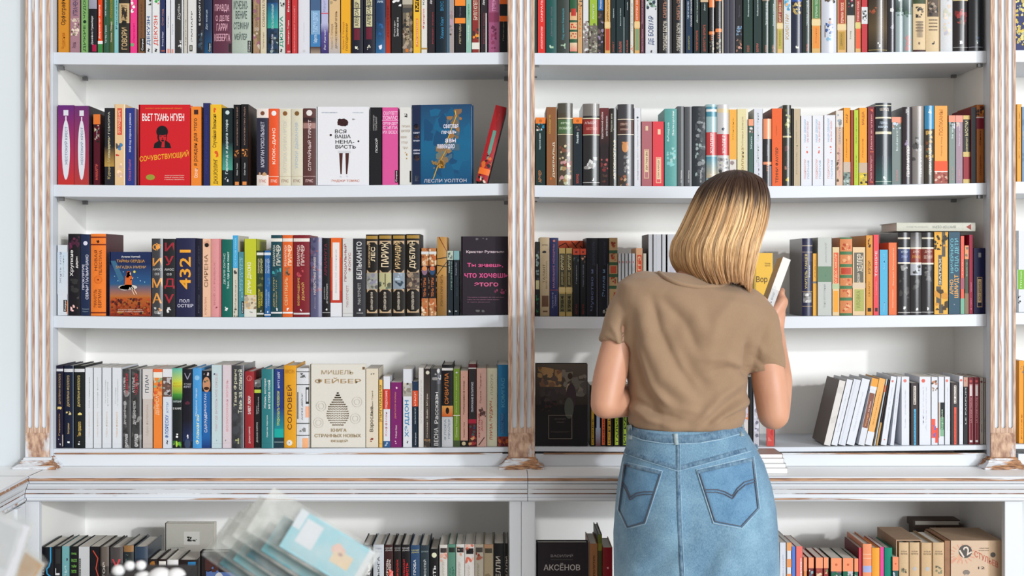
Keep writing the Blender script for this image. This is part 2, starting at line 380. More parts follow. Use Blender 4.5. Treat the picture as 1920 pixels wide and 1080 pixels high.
class Face:
    """draws print on a book face: u across 0..1, v up 0..1, P maps (u, v, lift) to local metres"""
    def __init__(s, mb, P, seg, w, h, mi=0): s.mb, s.P, s.seg, s.w, s.h, s.mi = mb, P, seg, w, h, mi; s.k = 0
    def lift(s): s.k += 1; return 0.00015 + 0.000012 * min(s.k, 110)
    def rect(s, u0, u1, v0, v1, c, c2=None):
        L = s.lift(); us = [u0] + [i / s.seg for i in range(s.seg) if u0 + 1e-4 < i / s.seg < u1 - 1e-4] + [u1]
        a = HX(c) if isinstance(c, str) else c; bb = HX(c2) if c2 else a
        for ua, ub in zip(us, us[1:]):
            s.mb.face([s.P(ua, v0, L), s.P(ub, v0, L), s.P(ub, v1, L), s.P(ua, v1, L)], [a, a, bb, bb] if c2 else a, s.mi, s.seg > 1)
    def strips(s, uv):
        """cuts a polygon into upright strips so that it follows a rounded spine"""
        lo, hi = min(p[0] for p in uv), max(p[0] for p in uv); out = []
        if s.seg == 1 or int(lo * s.seg) == int(min(hi, 0.9999) * s.seg): return [uv]
        for i in range(int(lo * s.seg), min(int(hi * s.seg) + 1, s.seg)):
            q = list(uv)
            for lim, sg in ((i / s.seg, 1), ((i + 1) / s.seg, -1)):
                r = []
                for a, c in zip(q, q[1:] + q[:1]):
                    ia, ic = (a[0] - lim) * sg >= 0, (c[0] - lim) * sg >= 0
                    if ia: r.append(a)
                    if ia != ic: t = (lim - a[0]) / (c[0] - a[0]); r.append((lim, a[1] + (c[1] - a[1]) * t))
                q = r
                if len(q) < 3: break
            if len(q) >= 3: out.append(q)
        return out
    def poly(s, uv, c, mi=None):
        L = s.lift()
        for q in s.strips([(min(max(u, 0), 1), min(max(v, 0), 1)) for u, v in uv]): s.mb.face([s.P(u, v, L) for u, v in q], HX(c), s.mi)
    def ell(s, u, v, ru, rv, c, n=20): s.poly([(u + ru * math.cos(2 * math.pi * i / n), v + rv * math.sin(2 * math.pi * i / n)) for i in range(n)], c)
    def text(s, kind, u0, u1, v0, v1, c, text):
        co, fs = glyphs(text); L = s.lift() + 0.0001; cc = HX(c)
        if not len(co): return
        if kind == 't': U = u1 - co[:, 1] * (u1 - u0); V = v0 + co[:, 0] * (v1 - v0)
        elif kind == 'd': U = u0 + co[:, 1] * (u1 - u0); V = v1 - co[:, 0] * (v1 - v0)
        elif kind == 'H': U = u0 + co[:, 0] * (u1 - u0); V = v0 + (co[:, 1] * 0.6 + co[:, 0] * 0.4) * (v1 - v0)
        else: U = u0 + co[:, 0] * (u1 - u0); V = v0 + co[:, 1] * (v1 - v0)
        if s.seg > 1:
            for f in fs:
                for q in s.strips([(U[i], V[i]) for i in f]): s.mb.face([s.P(u, v, L) for u, v in q], cc, s.mi)
            return
        n = len(s.mb.v); s.mb.v.extend(s.P(u, v, L) for u, v in zip(U, V))
        for f in fs:
            s.mb.f.append(tuple(n + i for i in f)); s.mb.c.append(cc); s.mb.m.append(s.mi); s.mb.sm.append(False)
    def noise(s, u0, u1, v0, v1, n, cols, soft=False):
        R = random.Random(round(u0 * 97 + v0 * 131 + s.w * 9000) + n)
        a = (u1 - u0) * s.w; h = (v1 - v0) * s.h; r0 = math.sqrt(a * h / max(n, 1)) * (0.8 if not soft else 1.3)
        for _ in range(n):
            u, v = R.uniform(u0, u1), R.uniform(v0, v1); r = r0 * R.uniform(0.4, 1.05); k = R.choice((5, 6, 7)); ph = R.uniform(0, 6)
            pts = []
            for i in range(k):
                t = ph + 2 * math.pi * i / k; q = r * R.uniform(0.55, 1.1)
                pts.append((min(max(u + q * math.cos(t) / s.w, u0), u1), min(max(v + q * math.sin(t) * R.uniform(0.6, 1.4) / s.h, v0), v1)))
            s.poly(pts, R.choice(cols))
    def line(s, u0, v0, u1, v1, c, wd=0.0012):
        a = Vector((u0 * s.w, v0 * s.h)); q = Vector((u1 * s.w, v1 * s.h)); d = (q - a).normalized(); p = Vector((-d.y, d.x)) * wd
        s.poly([(x / s.w, y / s.h) for x, y in (a + p, a - p, q - p, q + p)], c)
    def draw(s, items):
        for it in items.split(';'):
            if not it: continue
            k, _, r = it.partition(' '); a = r.split(' ')
            if k == 'b': s.rect(0, 1, float(a[0]), float(a[1]), a[2])
            elif k == 'g': s.rect(0, 1, float(a[0]), float(a[1]), a[2], a[3])
            elif k == 'r': s.rect(*map(float, a[:4]), a[4])
            elif k == 'o': rr = float(a[2]); s.ell(float(a[0]), float(a[1]), rr, rr * s.w / s.h, a[3])
            elif k == 'e': s.ell(*map(float, a[:4]), a[4])
            elif k == 'l': s.line(*map(float, a[:4]), a[4])
            elif k in 'td': s.text(k, float(a[3]), float(a[4]), float(a[0]), float(a[1]), a[2], ' '.join(a[5:]).strip() or '~')
            elif k in 'hH': s.text(k, *map(float, a[:4]), a[4], ' '.join(a[5:]).strip() or '~')
            elif k == 'p': s.poly([(float(a[i]), float(a[i + 1])) for i in range(1, len(a) - 1, 2)], a[0])
            elif k == 'n': s.noise(*map(float, a[:4]), int(a[4]), a[5].split(','))
            elif k == 'P': s.noise(*map(float, a[:4]), 26, a[4].split(','), True)
            elif k == 'D':                                # ornate frame: cream corners round two long black cartouches
                s.rect(0.08, 0.92, 0.04, 0.92, 'c2a684')
                for z0, z1 in ((0.055, 0.325), (0.535, 0.905)):
                    m = 0.035; s.poly([(0.3, z0), (0.7, z0), (0.93, z0 + m), (0.93, z1 - m), (0.7, z1), (0.3, z1), (0.07, z1 - m), (0.07, z0 + m)], '17130f')
                s.rect(0.05, 0.95, 0.945, 0.985, 'a8853c')
            elif k == 'S':                                # looping cyan line
                pts = [(0.75, 1), (0.75, 0.82), (0.62, 0.75), (0.42, 0.72), (0.45, 0.66), (0.75, 0.62), (0.8, 0.56), (0.5, 0.54), (0.35, 0.5), (0.75, 0.46), (0.72, 0.4), (0.3, 0.4), (0.3, 0.3)]
                for p, q in zip(pts, pts[1:]): s.line(*p, *q, '3aa8dc', 0.0016)
            elif k == 'C':                                # drop of dots
                for i in range(15):
                    for j in range(-9, 10):
                        v = 0.27 + i * 0.0275; t = (v - 0.27) / 0.41
                        wid = 0.2 * (math.sin(math.pi * min(1, t * 1.25 + 0.12)) ** 0.7 if t < 0.5 else max(0, 1 - (t - 0.5) / 0.5) ** 1.3 * 0.93)
                        u = 0.5 + wid * math.sin(j / 9.5 * math.pi / 2 * 1.02)
                        if wid > 0.006: s.ell(u, v + 0.004 * (j % 2), 0.0095 * math.cos(j / 9.5 * 1.35) + 0.002, 0.0066, '6a5a44', 6)
                for u, v in ((0.2, 0.5), (0.85, 0.55), (0.15, 0.3), (0.82, 0.35)):
                    for r in (0.05, 0.09): 
                        for i in range(16):
                            t0 = math.pi * i / 8; t1 = t0 + math.pi / 8
                            s.line(u + r * math.cos(t0), v + r * 0.66 * math.sin(t0), u + r * math.cos(t1), v + r * 0.66 * math.sin(t1), 'd0ccc2', 0.0004)

def side_shade(base): return base
def book(px0, px1, pytop, kind, base, items, opt, row, label, group, yb=None):
    """one standing book: cover (with its print) and page block under an Empty at its foot"""
    R = random.Random(int(px0 * 10)); low = row[0] == '5'
    facing = kind == 'F'
    y0 = float(opt.get('y', 0)) + ((YL + 0.028 if low else 0.010) + (R.uniform(0, 0.007) if not facing and 'lean' not in opt else 0.0))
    if px0 in YOFF: y0 += YOFF[px0]
    x0, x1 = PX(px0, y0), PX(px1, y0)
    zb = ZS5 + 0.0002 if low else max(PZ(shelf_py(row, min(max(q, XS[row[1]][0]), XS[row[1]][2])), 0) for q in (px0, px1, (px0 + px1) / 2)) + 0.0006
    if pytop is None: pytop = R.uniform(-62, -34)
    w = x1 - x0 - 0.0004; h = PZ(pytop, y0) - zb - 0.0004
    lean = math.radians(float(opt.get('lean', 0)))
    if lean: w *= math.cos(lean); h = h / math.cos(lean) - 0.3 * w * math.sin(lean); 
    d = min(0.158, h * R.uniform(0.62, 0.68))
    mat = {'P': 'matte', 'H': 'satin', 'G': 'film', 'F': 'matte'}[kind]
    name = 'paperback_book' if kind == 'P' else 'hardcover_book'
    px_, pz_ = x0, zb; rot = [0, 0, 0]
    root = thing(name, label, 'book', (x0, y0, zb), group)
    mb = MB(); pg = MB(); hb = HX(base)
    if facing:
        T = float(opt.get('T', 0.026)); tb = 0.0022; sc = HX(opt.get('s', base))
        mb.box(0, w, 0, tb, 0, h, hb); mb.box(0, w, T - tb, T, 0, h, hb); mb.box(-0.0015, tb, 0, T, 0, h, sc)
        Face(mb, lambda u, v, L: (u * w, -L, v * h), 1, w, h).draw(items)
        pg.box(tb, w - 0.004, tb, T - tb, 0.003, h - 0.003)
        r = math.radians(float(opt.get('rot', 0)))
        root.rotation_euler = (0, 0, r)
    else:
        hard = kind in 'HG'; tb = min(0.0022 if hard else 0.0007, w * 0.2)
        B = w * {'P': 0.0, 'H': 0.07, 'G': 0.15}[kind]
        seg = {'P': 1, 'H': 6, 'G': 10}[kind]; hg = 0.003 if hard else 0.0006
        def P(u, v, L): return (u * w, -B * (1 - (2 * u - 1) ** 2) - L, v * h)
        sc = HX(opt['side']) if 'side' in opt else hb
        lc = HX(opt['ls']) if 'ls' in opt else sc
        mb.box(0, tb, 0, d, 0, h, lc); mb.box(w - tb, w, 0, d, 0, h, sc)
        us = [i / seg for i in range(seg + 1)]
        fr = [P(u, 0, 0) for u in us]; bk = [(x, y + tb if B == 0 else y + max(tb, 0.001), z) for x, y, z in fr]
        mb.grid([fr, [P(u, 1, 0) for u in us]], hb, 0, True)
        mb.face([P(u, 1, 0) for u in us] + [(x, y, h) for x, y, z in reversed(bk)], hb)
        mb.face(list(reversed(fr)) + bk, hb)
        Face(mb, P, seg, w, h).draw(items)
        pg.box(tb, w - tb, 0.001, d - (0.004 if hard else 0.0004), hg, h - hg)
        if lean:                                          # pivots on its lower outer corner
            root.location = (x1, y0, zb); root.rotation_euler = (0, lean, 0)
            for m in (mb, pg): m.v = [(x - w, y, z) for x, y, z in m.v]
        if 'rot' in opt: root.rotation_euler = (0, 0, math.radians(float(opt['rot'])))
    mb.build('cover', mat, root); pg.build('page_block', 'paper', root, col=False)
    return root, (w, h, d)

YOFF = {}
PLACE = {'1L': 'on the top left shelf', '1R': 'on the top right shelf', '2L': 'on the second left shelf', '2R': 'on the second right shelf',
         '3L': 'on the third left shelf', '3R': 'on the third right shelf', '4L': 'on the fourth left shelf', '4R': 'on the fourth right shelf',
         '5L': 'in the left base cabinet', '5R': 'in the right base cabinet', 'R1': '', 'R2': '', 'R3': '', 'R4': ''}
GROUP = {k: 'books ' + v for k, v in PLACE.items() if v}
def load(data):
    row = None
    for ln in data.strip().split('\n'):
        if ln.startswith('#'): row = ln[1:].strip(); continue
        head, items, label = ln.split('|'); label = label.split(',g=')[0]
        if ',' in label and False: pass
        h = head.split(' '); a, c = float(h[0]), float(h[1]); top = None if h[2] == '-' else float(h[2])
        cs = h[4].split(','); opt = dict(q.split('=') for q in cs[1:])
        srow = row if row[0] != 'R' else row[1] + 'N'
        lab = (label + ' ' + PLACE[row]).strip()
        if len(lab.split()) > 15: lab = (label + ', ' + PLACE[row].replace('on the ', '').replace('in the ', '')).strip(', ')
        book(a, c, top, h[3], cs[0], items, opt, srow, lab, GROUP.get(row, 'books beyond the right pilaster'))
BOOKS = """
#1L
109 130 - P d8902e|t .35 .68 421 .25 .75 Орфографъ;t .05 .25 b61 .3 .7 Чудесная|orange book with dark script title, first beside the white upright
131 151 - P a8808c|n .1 .9 .22 .45 30 dcb,edc,cba,654;t .48 .68 546 .3 .75 УТРАЧЕН;t .07 .14 756 .2 .6 Роман|mauve book with a pale portrait patch on its spine
152 166 - P 7fae6a|t .02 .34 242 .3 .7 ДИКИЕ;o .5 .38 .22 132;t .42 .68 242 .3 .7 ЧУДОВ|light green book with dark green lettering and star
166.5 182 - H 1b1b22|g .52 .9 99a aab;t .1 .44 ddd .3 .6 Джеймс Гринберг;r .45 .95 .02 .1 a14|book with grey top half and black bottom half
183.5 193 - P e8491d|b 0 .13 3b8a4a;b .13 .17 eee;t .2 .66 fff .2 .55 Дорожная карта|thin red orange book with white stripe and green foot
194.4 204 - H 2f5a45|t .12 .34 dde .3 .65 Трэви Гринн;t .45 .68 dde .3 .6 1830 перегрин|dark green book next to the thin red orange one
204.5 214 - H 4a6138|t .14 .4 dcb .3 .7 Хелен Лёвир;b .36 .95 574;t .45 .7 c93 .25 .6 Искусство|olive green book with brown and cream lettering
214 223 - P 86c3c6|t .3 .68 377 .3 .7 Рассказы|thin pale turquoise book with teal lettering
223.5 243 - H 2e2a25|b .4 .66 c9ad80;h .28 .75 .44 .62 2e2a25 ;t .42 .64 3b3024 .25 .8 АЛЬБЕРТ;o .5 .4 .25 222;t .05 .34 c9ad80 .25 .8 ГОВОРИ|wide dark brown book with a beige title panel
244 258 - P f0408c|n .1 .9 .5 .9 24 ddc,876,cba,fff;o .3 .12 .25 7a7;t .15 .42 d17 .4 .7 Маргарет|bright pink book with a patterned upper spine
258.5 272 - P 7a5436|t .2 .68 533 .35 .65 ПОСЛЕДНИЙ БАЛ;r .35 .95 .03 .21 111;t .04 .2 eee .5 .85 Corpus|brown book with a small black label at its foot
273 285 - P dcdfe3|t .1 .46 1f4e86 .2 .8 ДЕКУЗН;n .1 .9 .6 .9 14 343,766,dba;t .02 .06 333 .3 .7 ~|white book with large blue capital title
285.5 300 - P e4e6e8|t .1 .46 d33a22 .2 .8 ДЕКУЗН;n .1 .9 .6 .9 20 c98,854,3a4,d77;t .02 .06 333 .3 .7 ~|white book with large red capital title
300.5 310.4 - P 2a3560|t .1 .3 dde .3 .65 Фэнни Флагг;t .38 .6 b87 .3 .7 Стоя под;r .2 .9 .03 .05 a54|navy book with brown lettering beside the red titled one
311 320 - P e3e5ea|t .3 .45 9ab .35 .6 Жизнь;r .3 .8 .01 .06 e98|thin white book with faint grey lettering beside the navy one
320 328.4 - P dfe2e8|t .25 .38 9ab .35 .6 Пута;r .2 .6 .01 .06 e98|thin white book with faint lettering beside a black one
329 344 - G 2a2a2d|t .45 .66 bbb .3 .7 Дубы;n .4 .8 .06 .18 10 ddd,999,fff|black glossy book with grey lettering among white ones
344.7 352 - P cfccc2|t .1 .4 999 .35 .65 Письма|thin cream grey book beside a black glossy one
352 368.6 - P dddddc|t .15 .55 333 .35 .55 ЭМПАЙР;r .2 .55 .03 .11 333;r .3 .45 .045 .1 bba|wide white book with spaced black letters and black badge
369 382.5 - H 22242c|t .35 .68 eee .25 .55 В САМОЙ ГЛ;n .2 .8 .05 .3 10 345,456,789|black book with white capital title rising to the top
383 398 - H 20304e|g 0 .34 1d5580 20304e;t .33 .6 bcd .2 .45 До конца;r .55 .9 .02 .15 111;t .03 .14 eee .6 .85 Corpus|dark blue book with blue glow and small label
399.6 434.7 - H 5e3245|h .1 .88 .56 .67 dab ПРАВДА;h .15 .88 .43 .52 dab О ДЕЛЕ;h .2 .78 .31 .41 dab ГАРРИ;h .08 .92 .17 .27 dab КВЕБЕРТА;r .85 .98 .02 .14 111|very wide plum book with tall pink capitals
435 471 - H aebbb0|h .1 .85 .57 .68 455 ИСЧЕЗНО-;h .2 .8 .45 .55 455 ВЕНИЕ;h .1 .88 .31 .41 455 СТЕФАНИ;h .15 .8 .18 .28 455 МЕЙЛЕР;r .83 .99 .02 .17 111;t .03 .16 eee .86 .96 Corpus|very wide grey green book with tall dark capitals
474.4 487.5 - P a98a6c|n 0 1 0 1 30 b98,967,cba,875;t .3 .67 876 .35 .7 ВООБРАЖАЕМЫЕ|brown wood toned book beside the wide grey green one
488 500.5 - P d6cbb0|t .32 .66 765 .35 .7 СОБИРАТЕЛЬ;t .06 .26 a97 .35 .6 Тахмима Анам|beige book with thin grey capital title
501.3 522 - H 1d3a58|g .34 .5 39a695 2b8f9a;g .5 .68 2b8f9a 1d4a80;n 0 1 0 .3 22 122,234,9aa,345;t .33 .66 bdd .35 .6 ПУСТЬ ИЗБИРАЕМЫЙ;t .06 .26 ccd .35 .6 Виктория Алан|teal and navy book with a seascape spine
522.7 535 - P d8dcd8|t .08 .45 1f8a70 .15 .75 ДЮБУА;n .2 .9 .55 .66 12 222,aaa,565;t .02 .06 333 .2 .6 ~|white book with large green capital title
535.6 547 - P b62f38|t .12 .4 eee .35 .6 Нюргун Этро;t .5 .67 eee .35 .6 Батон;r .3 .8 .02 .04 e99|red book, left one of two side by side
547 558 - P c93a3c|t .02 .67 e99 .35 .6 НИМФОМАНИЯ РАССВЕТ|red book with pale lettering, right one of two
559 581.6 - P dcdfe8|t .15 .4 bbc .47 .52 Трое в лодке;o .5 .04 .12 ccc|wide plain white book with tiny lettering
582.4 601 - P 7fa9cf|g 0 .1 a98 433;b .1 .27 3f7fb8;b .6 1 46648a;t .15 .27 cde .3 .75 Габриэль;t .3 .58 bdf .25 .8 ТЫСЯЧА ДОРОГ|light blue book with darker bands and landscape foot
602 616 - P b7b9dc|g 0 .25 3a2f6a 5a4f94;g .25 .36 5a4f94 b7b9dc;b .475 .485 c45;t .05 .3 dde .35 .7 Йен Франклин;t .5 .67 99b .3 .65 Круги|lavender book fading to violet at its foot
617 638.6 - P d8b88a|n .1 1 .58 .9 22 222,543,a97,876;g 0 .25 b9b4b4 d8b88a;t .06 .5 432 .5 .75 ДРУЖЕСТВЕННЫЙ ОГОНЬ;t .05 .35 987 .15 .4 Авраам Б. Иегошуа|tan book with black brush drawing near the top
639 658 - P eaac2c|t .04 .38 432 .5 .75 ГОСПОДИН МАНИ;t .05 .4 b73 .15 .4 Авраам Б. Иегошуа|golden yellow book with dark capital title
659 681 - H 1b1d2b|n .22 .75 .38 .68 0 fff;r .22 .75 .34 .48 c9c39c;r .22 .75 .49 .59 d3cda8;r .22 .75 .6 .8 c9c39c;t .36 .68 1b1d2b .3 .68 АЛЕКСАНДР;r .22 .72 .18 .33 6a2033;n .3 .6 .05 .11 4 eed,ddc|navy book with cream block letters, beside the golden yellow one
682 703.7 - H 1b1d2b|r .22 .75 .34 .48 c9c39c;r .22 .75 .49 .59 d3cda8;r .22 .75 .6 .8 c9c39c;t .36 .68 1b1d2b .3 .68 АЛЕКСАНДР;r .22 .72 .18 .33 6a2033;n .3 .6 .05 .11 4 eed,ddc|navy book with cream block letters, beside the starry blue one
704.5 722.8 - H 1f3a5e|g 0 .35 2f6a9a 1f3a5e;n .1 .9 .1 .4 10 28609a,1f4a70;h .2 .8 .64 .67 cde РИК;n .3 .65 .05 .12 4 eef|blue book with darker blue top and white mark
723 732.6 - P 8a2a22|g 0 .45 b83a22 8a2a22;t .2 .6 611 .35 .65 ДОКТОР|thin brick red book between blue and black ones
733.4 753.7 - P 1f1f22|n .1 .95 .55 .95 26 eee,ddd,fff;t .2 .42 ddd .5 .7 Земля как она;t .2 .38 ccc .25 .4 Роман|black book with scattered white shapes
754.5 774 - P 6f665a|n 0 1 0 .3 20 876,a98,543;b .6 .8 b9b3a2;b .5 .56 444;n 0 1 .3 .58 14 654,987,333;t .12 .5 ba8 .3 .7 Вид на залив;r .3 .6 .02 .06 c73|sepia photo book with pale band
774.8 789.4 - P ecbb3a|r .25 .75 .5 .75 2a1c10;t .52 .73 ecbb3a .32 .68 МГБ;r .35 .65 .08 .42 e08a3a;t .1 .4 fdb .4 .6 Лирика|bright yellow book with black oval title badge
789.7 801.4 - P dedcd6|t .3 .55 d54 .25 .55 Филипп;t .6 .78 455 .25 .6 Каро;b .05 .07 a84|white book with red and grey script
802 816 - P 2a2228|t .6 .9 eee .3 .6 Другой барабан;t .12 .5 b33f4c .6 .75 Мелвин Келли|black book with white title beside the red and grey script one
817 842 - H 10222e|t .2 .5 2f7fa8 .35 .6 Ханна Кент;t .58 .9 2f7fa8 .35 .65 ВКУС ДЫМА;r .9 .97 0 1 1e7ba5|wide black blue book with turquoise serif title
842 852 - P a59b9b|n .1 .9 .3 .65 10 877,988,b9a;o .3 .25 .2 543|thin grey book beside the wide black blue one
853 873 - P 15161c|b .39 .46 f08a30;b .62 .72 f08a30;t .48 .6 667 .4 .6 Франсуаза;t .12 .38 ba8 .4 .6 ЛЕГЕНДЫ|black book with two orange bands, beside the pale green one
873.5 884.5 - P 8fbcae|t .15 .38 ded .3 .6 Эльма Вивд;t .45 .67 596 .3 .6 Сочинитель|thin pale green book next to a black orange banded one
885 899.6 - P 8a2f2c|b .05 .13 e6e2da;n .1 .9 .14 .3 14 d83,333,e93;t .4 .66 eedcc8 .2 .7 БИЛЛ КЛЕГГ;r .9 .98 0 1 e4d8c0|rust red book with orange flower and white foot
900.6 915 - P 2a2228|t .6 .9 eee .3 .6 Другой барабан;t .12 .5 a03848 .4 .55 Мелвин Келли;r .7 .85 0 .5 ccc|black book with white title beside the mauve pink one
916 936.5 - P a0557c|b .38 .5 8a3a5c;n .25 .75 .05 .35 14 6a2a4a,8a3a5c;t .52 .9 d9b .3 .7 ПРЕКРАСНАЯ|mauve pink book with dark pink panels
936.8 951.5 - P 15161c|b .4 .47 f0702a;b .62 .72 f0702a;t .15 .4 887 .4 .6 Легенды|black book with two orange bands, last against the middle pilaster
#1R
1003 1007 - P 1f5a56||sliver of a teal book, first beside the middle pilaster
1008 1023.2 - P e0342c|t .06 .34 fdd .4 .65 АНТОЛОГИЯ МИСТИКИ;t .4 .9 fdd .4 .65 САКРАЛЬНАЯ СЕ|bright red book with white capitals near the middle pilaster
1023.7 1044 - H 1d5552|t .2 .55 767 .45 .6 Дневник отца;n .3 .7 .06 .13 5 cdc,aca|dark teal book with dull grey lettering
1044.5 1067.5 - H 37403c|t .18 .58 4a93a0 .4 .62 Под знаком Близнецов;n .3 .7 .06 .13 5 9a9,aca|wide dark olive book with blue script
1068.7 1082.3 - H 2c5a3c|g .03 .15 d87 dca;b .16 .2 2c5a3c;b .2 .3 dcb487;n .1 .9 .22 .28 6 c43,a32;b .33 .43 dcb487;n .1 .9 .35 .41 6 c43,a32;b .46 .57 dcb487;r .15 .85 .52 .62 b8382c|ornate green and cream book with red rosettes
1083 1092.4 - P cfa472|t .2 .58 d8752c .3 .7 СТАРИК;n .2 .9 .55 .62 6 222,444|tan book with faded orange lettering
1093 1104.5 - P d9dbde|g 0 .42 8a8480 9a9590;n 0 1 0 .45 40 544,877,bbb,ddd|white book with a grey woodland lower half
1105 1120.4 - P 9ab83c|b 0 .38 6f6862;n 0 1 0 .42 40 433,665,998,bba;t .47 .67 dec .35 .6 Истинная|lime green book with birch bark lower half
1120.7 1132.5 - P 2a6cb0|b 0 .52 2e2a30;n 0 1 0 .5 26 433,98a,655,222;t .54 .67 dde .3 .65 Исчезни|blue topped book with dark mottled lower half
1133.7 1145 - P d9ad6a|r .15 .85 .04 .3 b8452f;b .31 .38 e6c890;t .39 .67 5a2a1a .3 .7 ДЖЕЙМС БАЛДУИН|cream spined book with red panel and dark capitals
1145.3 1155 - P 14272c|t .5 .63 cdd .45 .65 Веретено;t .02 .17 a54 .35 .65 ЗАВЕТ|dark green pocket book with white lettering beside the red panelled one
1155.3 1171 - P 142a2e|t .38 .62 cdd .45 .6 Весенняя путёвка;t .02 .17 c65 .35 .65 БАЛЬЗАК;r .93 .99 0 .5 cdd|wider dark green pocket book in the middle of three
1171.4 1181 - P 14272c|t .55 .65 cdd .45 .65 Жалоба;t .02 .18 c65 .35 .65 ФАЛЬК|dark green pocket book beside a thin cream one
1181.5 1188.6 - P d8d4c8|n .2 .9 .02 .12 6 e75,d96;t .3 .67 999 .4 .6 письма|thin cream book with orange marks at its foot
1189.4 1200 - P d9ad6a|r .15 .85 .04 .29 7f9a76;b .3 .37 e6c890;r .12 .88 .38 .9 d95b2c;t .39 .67 fed .35 .65 СИГИЗМ БЕРД|cream book with orange and sage green panels
1200.4 1208.7 - P 5c3440|t .03 .3 c9a .35 .65 Валентина Кадиева;t .36 .67 c9a .35 .65 Парижский роман|thin plum book beside the white blue lettered one
1209.8 1233 - P d5d8de|t .12 .5 20406e .25 .75 ДЕ БОВУАР;n .1 .9 .58 .75 18 576,345,8a9,232;t .02 .05 333 .4 .6 ~|wide white book with big navy capitals
1235 1260.5 - G 15171d|t .04 .42 d9d2c2 .3 .6 ЭЛИЗАБЕТ БОУЭН;t .46 .9 b8826a .3 .6 СМЕРТЬ СЕРДЦА|wide black book with cream and copper capitals, beside the white one
1261.5 1284.5 - G 15171d|t .04 .42 d9d2c2 .3 .6 ЭЛИЗАБЕТ БОУЭН;t .46 .9 b8826a .3 .6 СМЕРТЬ СЕРДЦА|wide black book with cream and copper capitals, beside the navy one
1285.6 1299 - P 16304a|t .43 .65 cde .25 .5 ЭДГАР КАНТЕС;t .34 .67 ddd .7 .9 ПОЛНОЕ СОБРАНИЕ;t .05 .22 9a9a5a .35 .6 ДЕКАМЕРОН|navy book with yellow and white lettering
1300.7 1312.8 - P 122423|t .36 .65 cdd .45 .65 Девятнадцать;t .03 .27 c4553f .35 .65 ЭМИЛИ БРОНТЕ;b .66 .72 a98|dark green pocket book with short red name, beside the navy one
1313.5 1328 - P 122423|t .55 .64 cdd .45 .65 Джен;t .03 .37 c4553f .35 .65 ШАРЛОТТА БРОНТЕ;b .66 .72 c9b090|dark green pocket book with long red name
1329.4 1340.7 - G 19191c|b .62 .8 f4884c;b .26 .3 f4884c;t .18 .26 f4884c .35 .65 ТТТ;n .1 .9 0 .17 14 887,a98,333;t .32 .58 666 .35 .6 Орлеан|black book with orange bands, left of two alike
1341.5 1353.3 - G 19191c|b .61 .8 f4884c;b .25 .29 f4884c;t .17 .25 f4884c .35 .65 ТТТ;n .1 .9 0 .17 14 887,a98,333;t .32 .58 666 .35 .6 Орлеан|black book with orange bands, right of two alike
1353.6 1357.3 - P d9d3c4||very thin cream booklet beside two black orange banded books
1358 1368 - H 3a3a48|r .1 .3 0 1 4a4a5a|slate grey book without lettering, left of a pair
1368.7 1378.5 - H 44434f|r .1 .25 0 1 5a5966|slate grey book without lettering, right of a pair
1379 1392.5 - P 1d1d22|n .1 .9 0 .2 14 a76,543,c98,222;n .1 .9 .25 .38 16 68a,89a,456;t .5 .66 556 .4 .7 Проклятие|black book with a brown and blue picture foot
1393.6 1412 - P 17352e|t .44 .64 cdd .45 .62 Возвращение;t .02 .1 c65 .4 .65 БЕРДЖЕС;b .66 .7 876|wide green pocket book, first of four in a run
1412.8 1428.8 - P 17302e|t .44 .64 cdd .4 .6 Бойцовский;t .02 .12 c65 .35 .6 БЕРРИ;b .66 .7 776|green pocket book, second of four in a run
1429.4 1443 - G 1a352f|t .36 .64 cdd .4 .62 Приглашение на казнь;t .02 .11 c87 .35 .65 ДЖЕК;b .66 .7 987|green pocket book, third of four in a run
1443.4 1456 - G 24443c|t .36 .64 cdd .4 .62 Вольные стрелки;t .02 .11 c98 .3 .7 БАЗЕН;r .85 1 0 1 d9dcd9|green pocket book, last of four in a run
1457 1468.4 - P dcb877|r .15 .85 .06 .32 b5ab4e;t .1 .3 764 .35 .6 Завтрак;b .33 .4 e6d2a0;r .12 .88 .41 .9 8e3a38;t .42 .67 eda .3 .7 КУРТ ВОНН|cream book with olive and maroon panels
1469 1483.8 - P d3d8dc|n .1 .9 .6 .95 14 4a9ac8,e8b070,7bd;t .2 .55 c2a070 .25 .7 РОМЕН ГАРИ|white book with golden title and sky picture
1484 1504 - G 1a2440|n .1 .9 .48 .64 20 c9b06a,a98a4a,e0d090;g .64 .9 2a50a0 1a2440;n .35 .65 .06 .12 4 eed|navy glossy book with a golden picture patch
1504.6 1521 - G 1f2f2b|t .35 .66 cdd .4 .6 Человек который;t .03 .12 b65 .4 .65 БЮЛЬ|dark green glossy book beside the golden patch one
1522 1539 - P d9b474|r .12 .88 .06 .32 e8923c;t .12 .3 b63 .4 .6 Стоунер;b .33 .4 e6d2a0;r .1 .9 .41 .9 4f8455;t .42 .67 cdb .4 .65 ГЕРМАН ГЕССЕ|cream book with orange and green panels
1540 1568.5 - G d3d9e6|n .25 .75 .24 .4 16 3a5a9a,46a,2a4a8a;n .3 .75 .15 .25 8 7ac,8bd;o .55 .39 .1 c98;o .55 .43 .08 533;n .2 .9 .62 .7 5 543,332;r .2 .24 .2 .36 654|wide white book with small blue soldier figure
1570 1587 - P dcb070|r .15 .85 .05 .3 b8923a;t .1 .27 763 .35 .6 ДЕМИАН;b .32 .4 e6d0a0;r .12 .88 .41 .9 a83a2c;t .42 .7 fdb .4 .7 ГЕРМАН ГЕССЕ|cream book with ochre and red panels
1588 1603 - P d6cfc6|b .48 1 1d1a1d;n .2 .8 .55 .7 8 a24,888,ccc;t .18 .28 998 .35 .55 Роман|book with black top and off-white bottom half
1603.5 1615 - P dcb070|r .1 .9 .06 .32 e8623c;b .33 .4 d9cc80;r .1 .9 .41 .9 a83a3c;t .42 .68 fdb .35 .65 ТОМАС ГОЛД|narrow cream book with coral and red panels
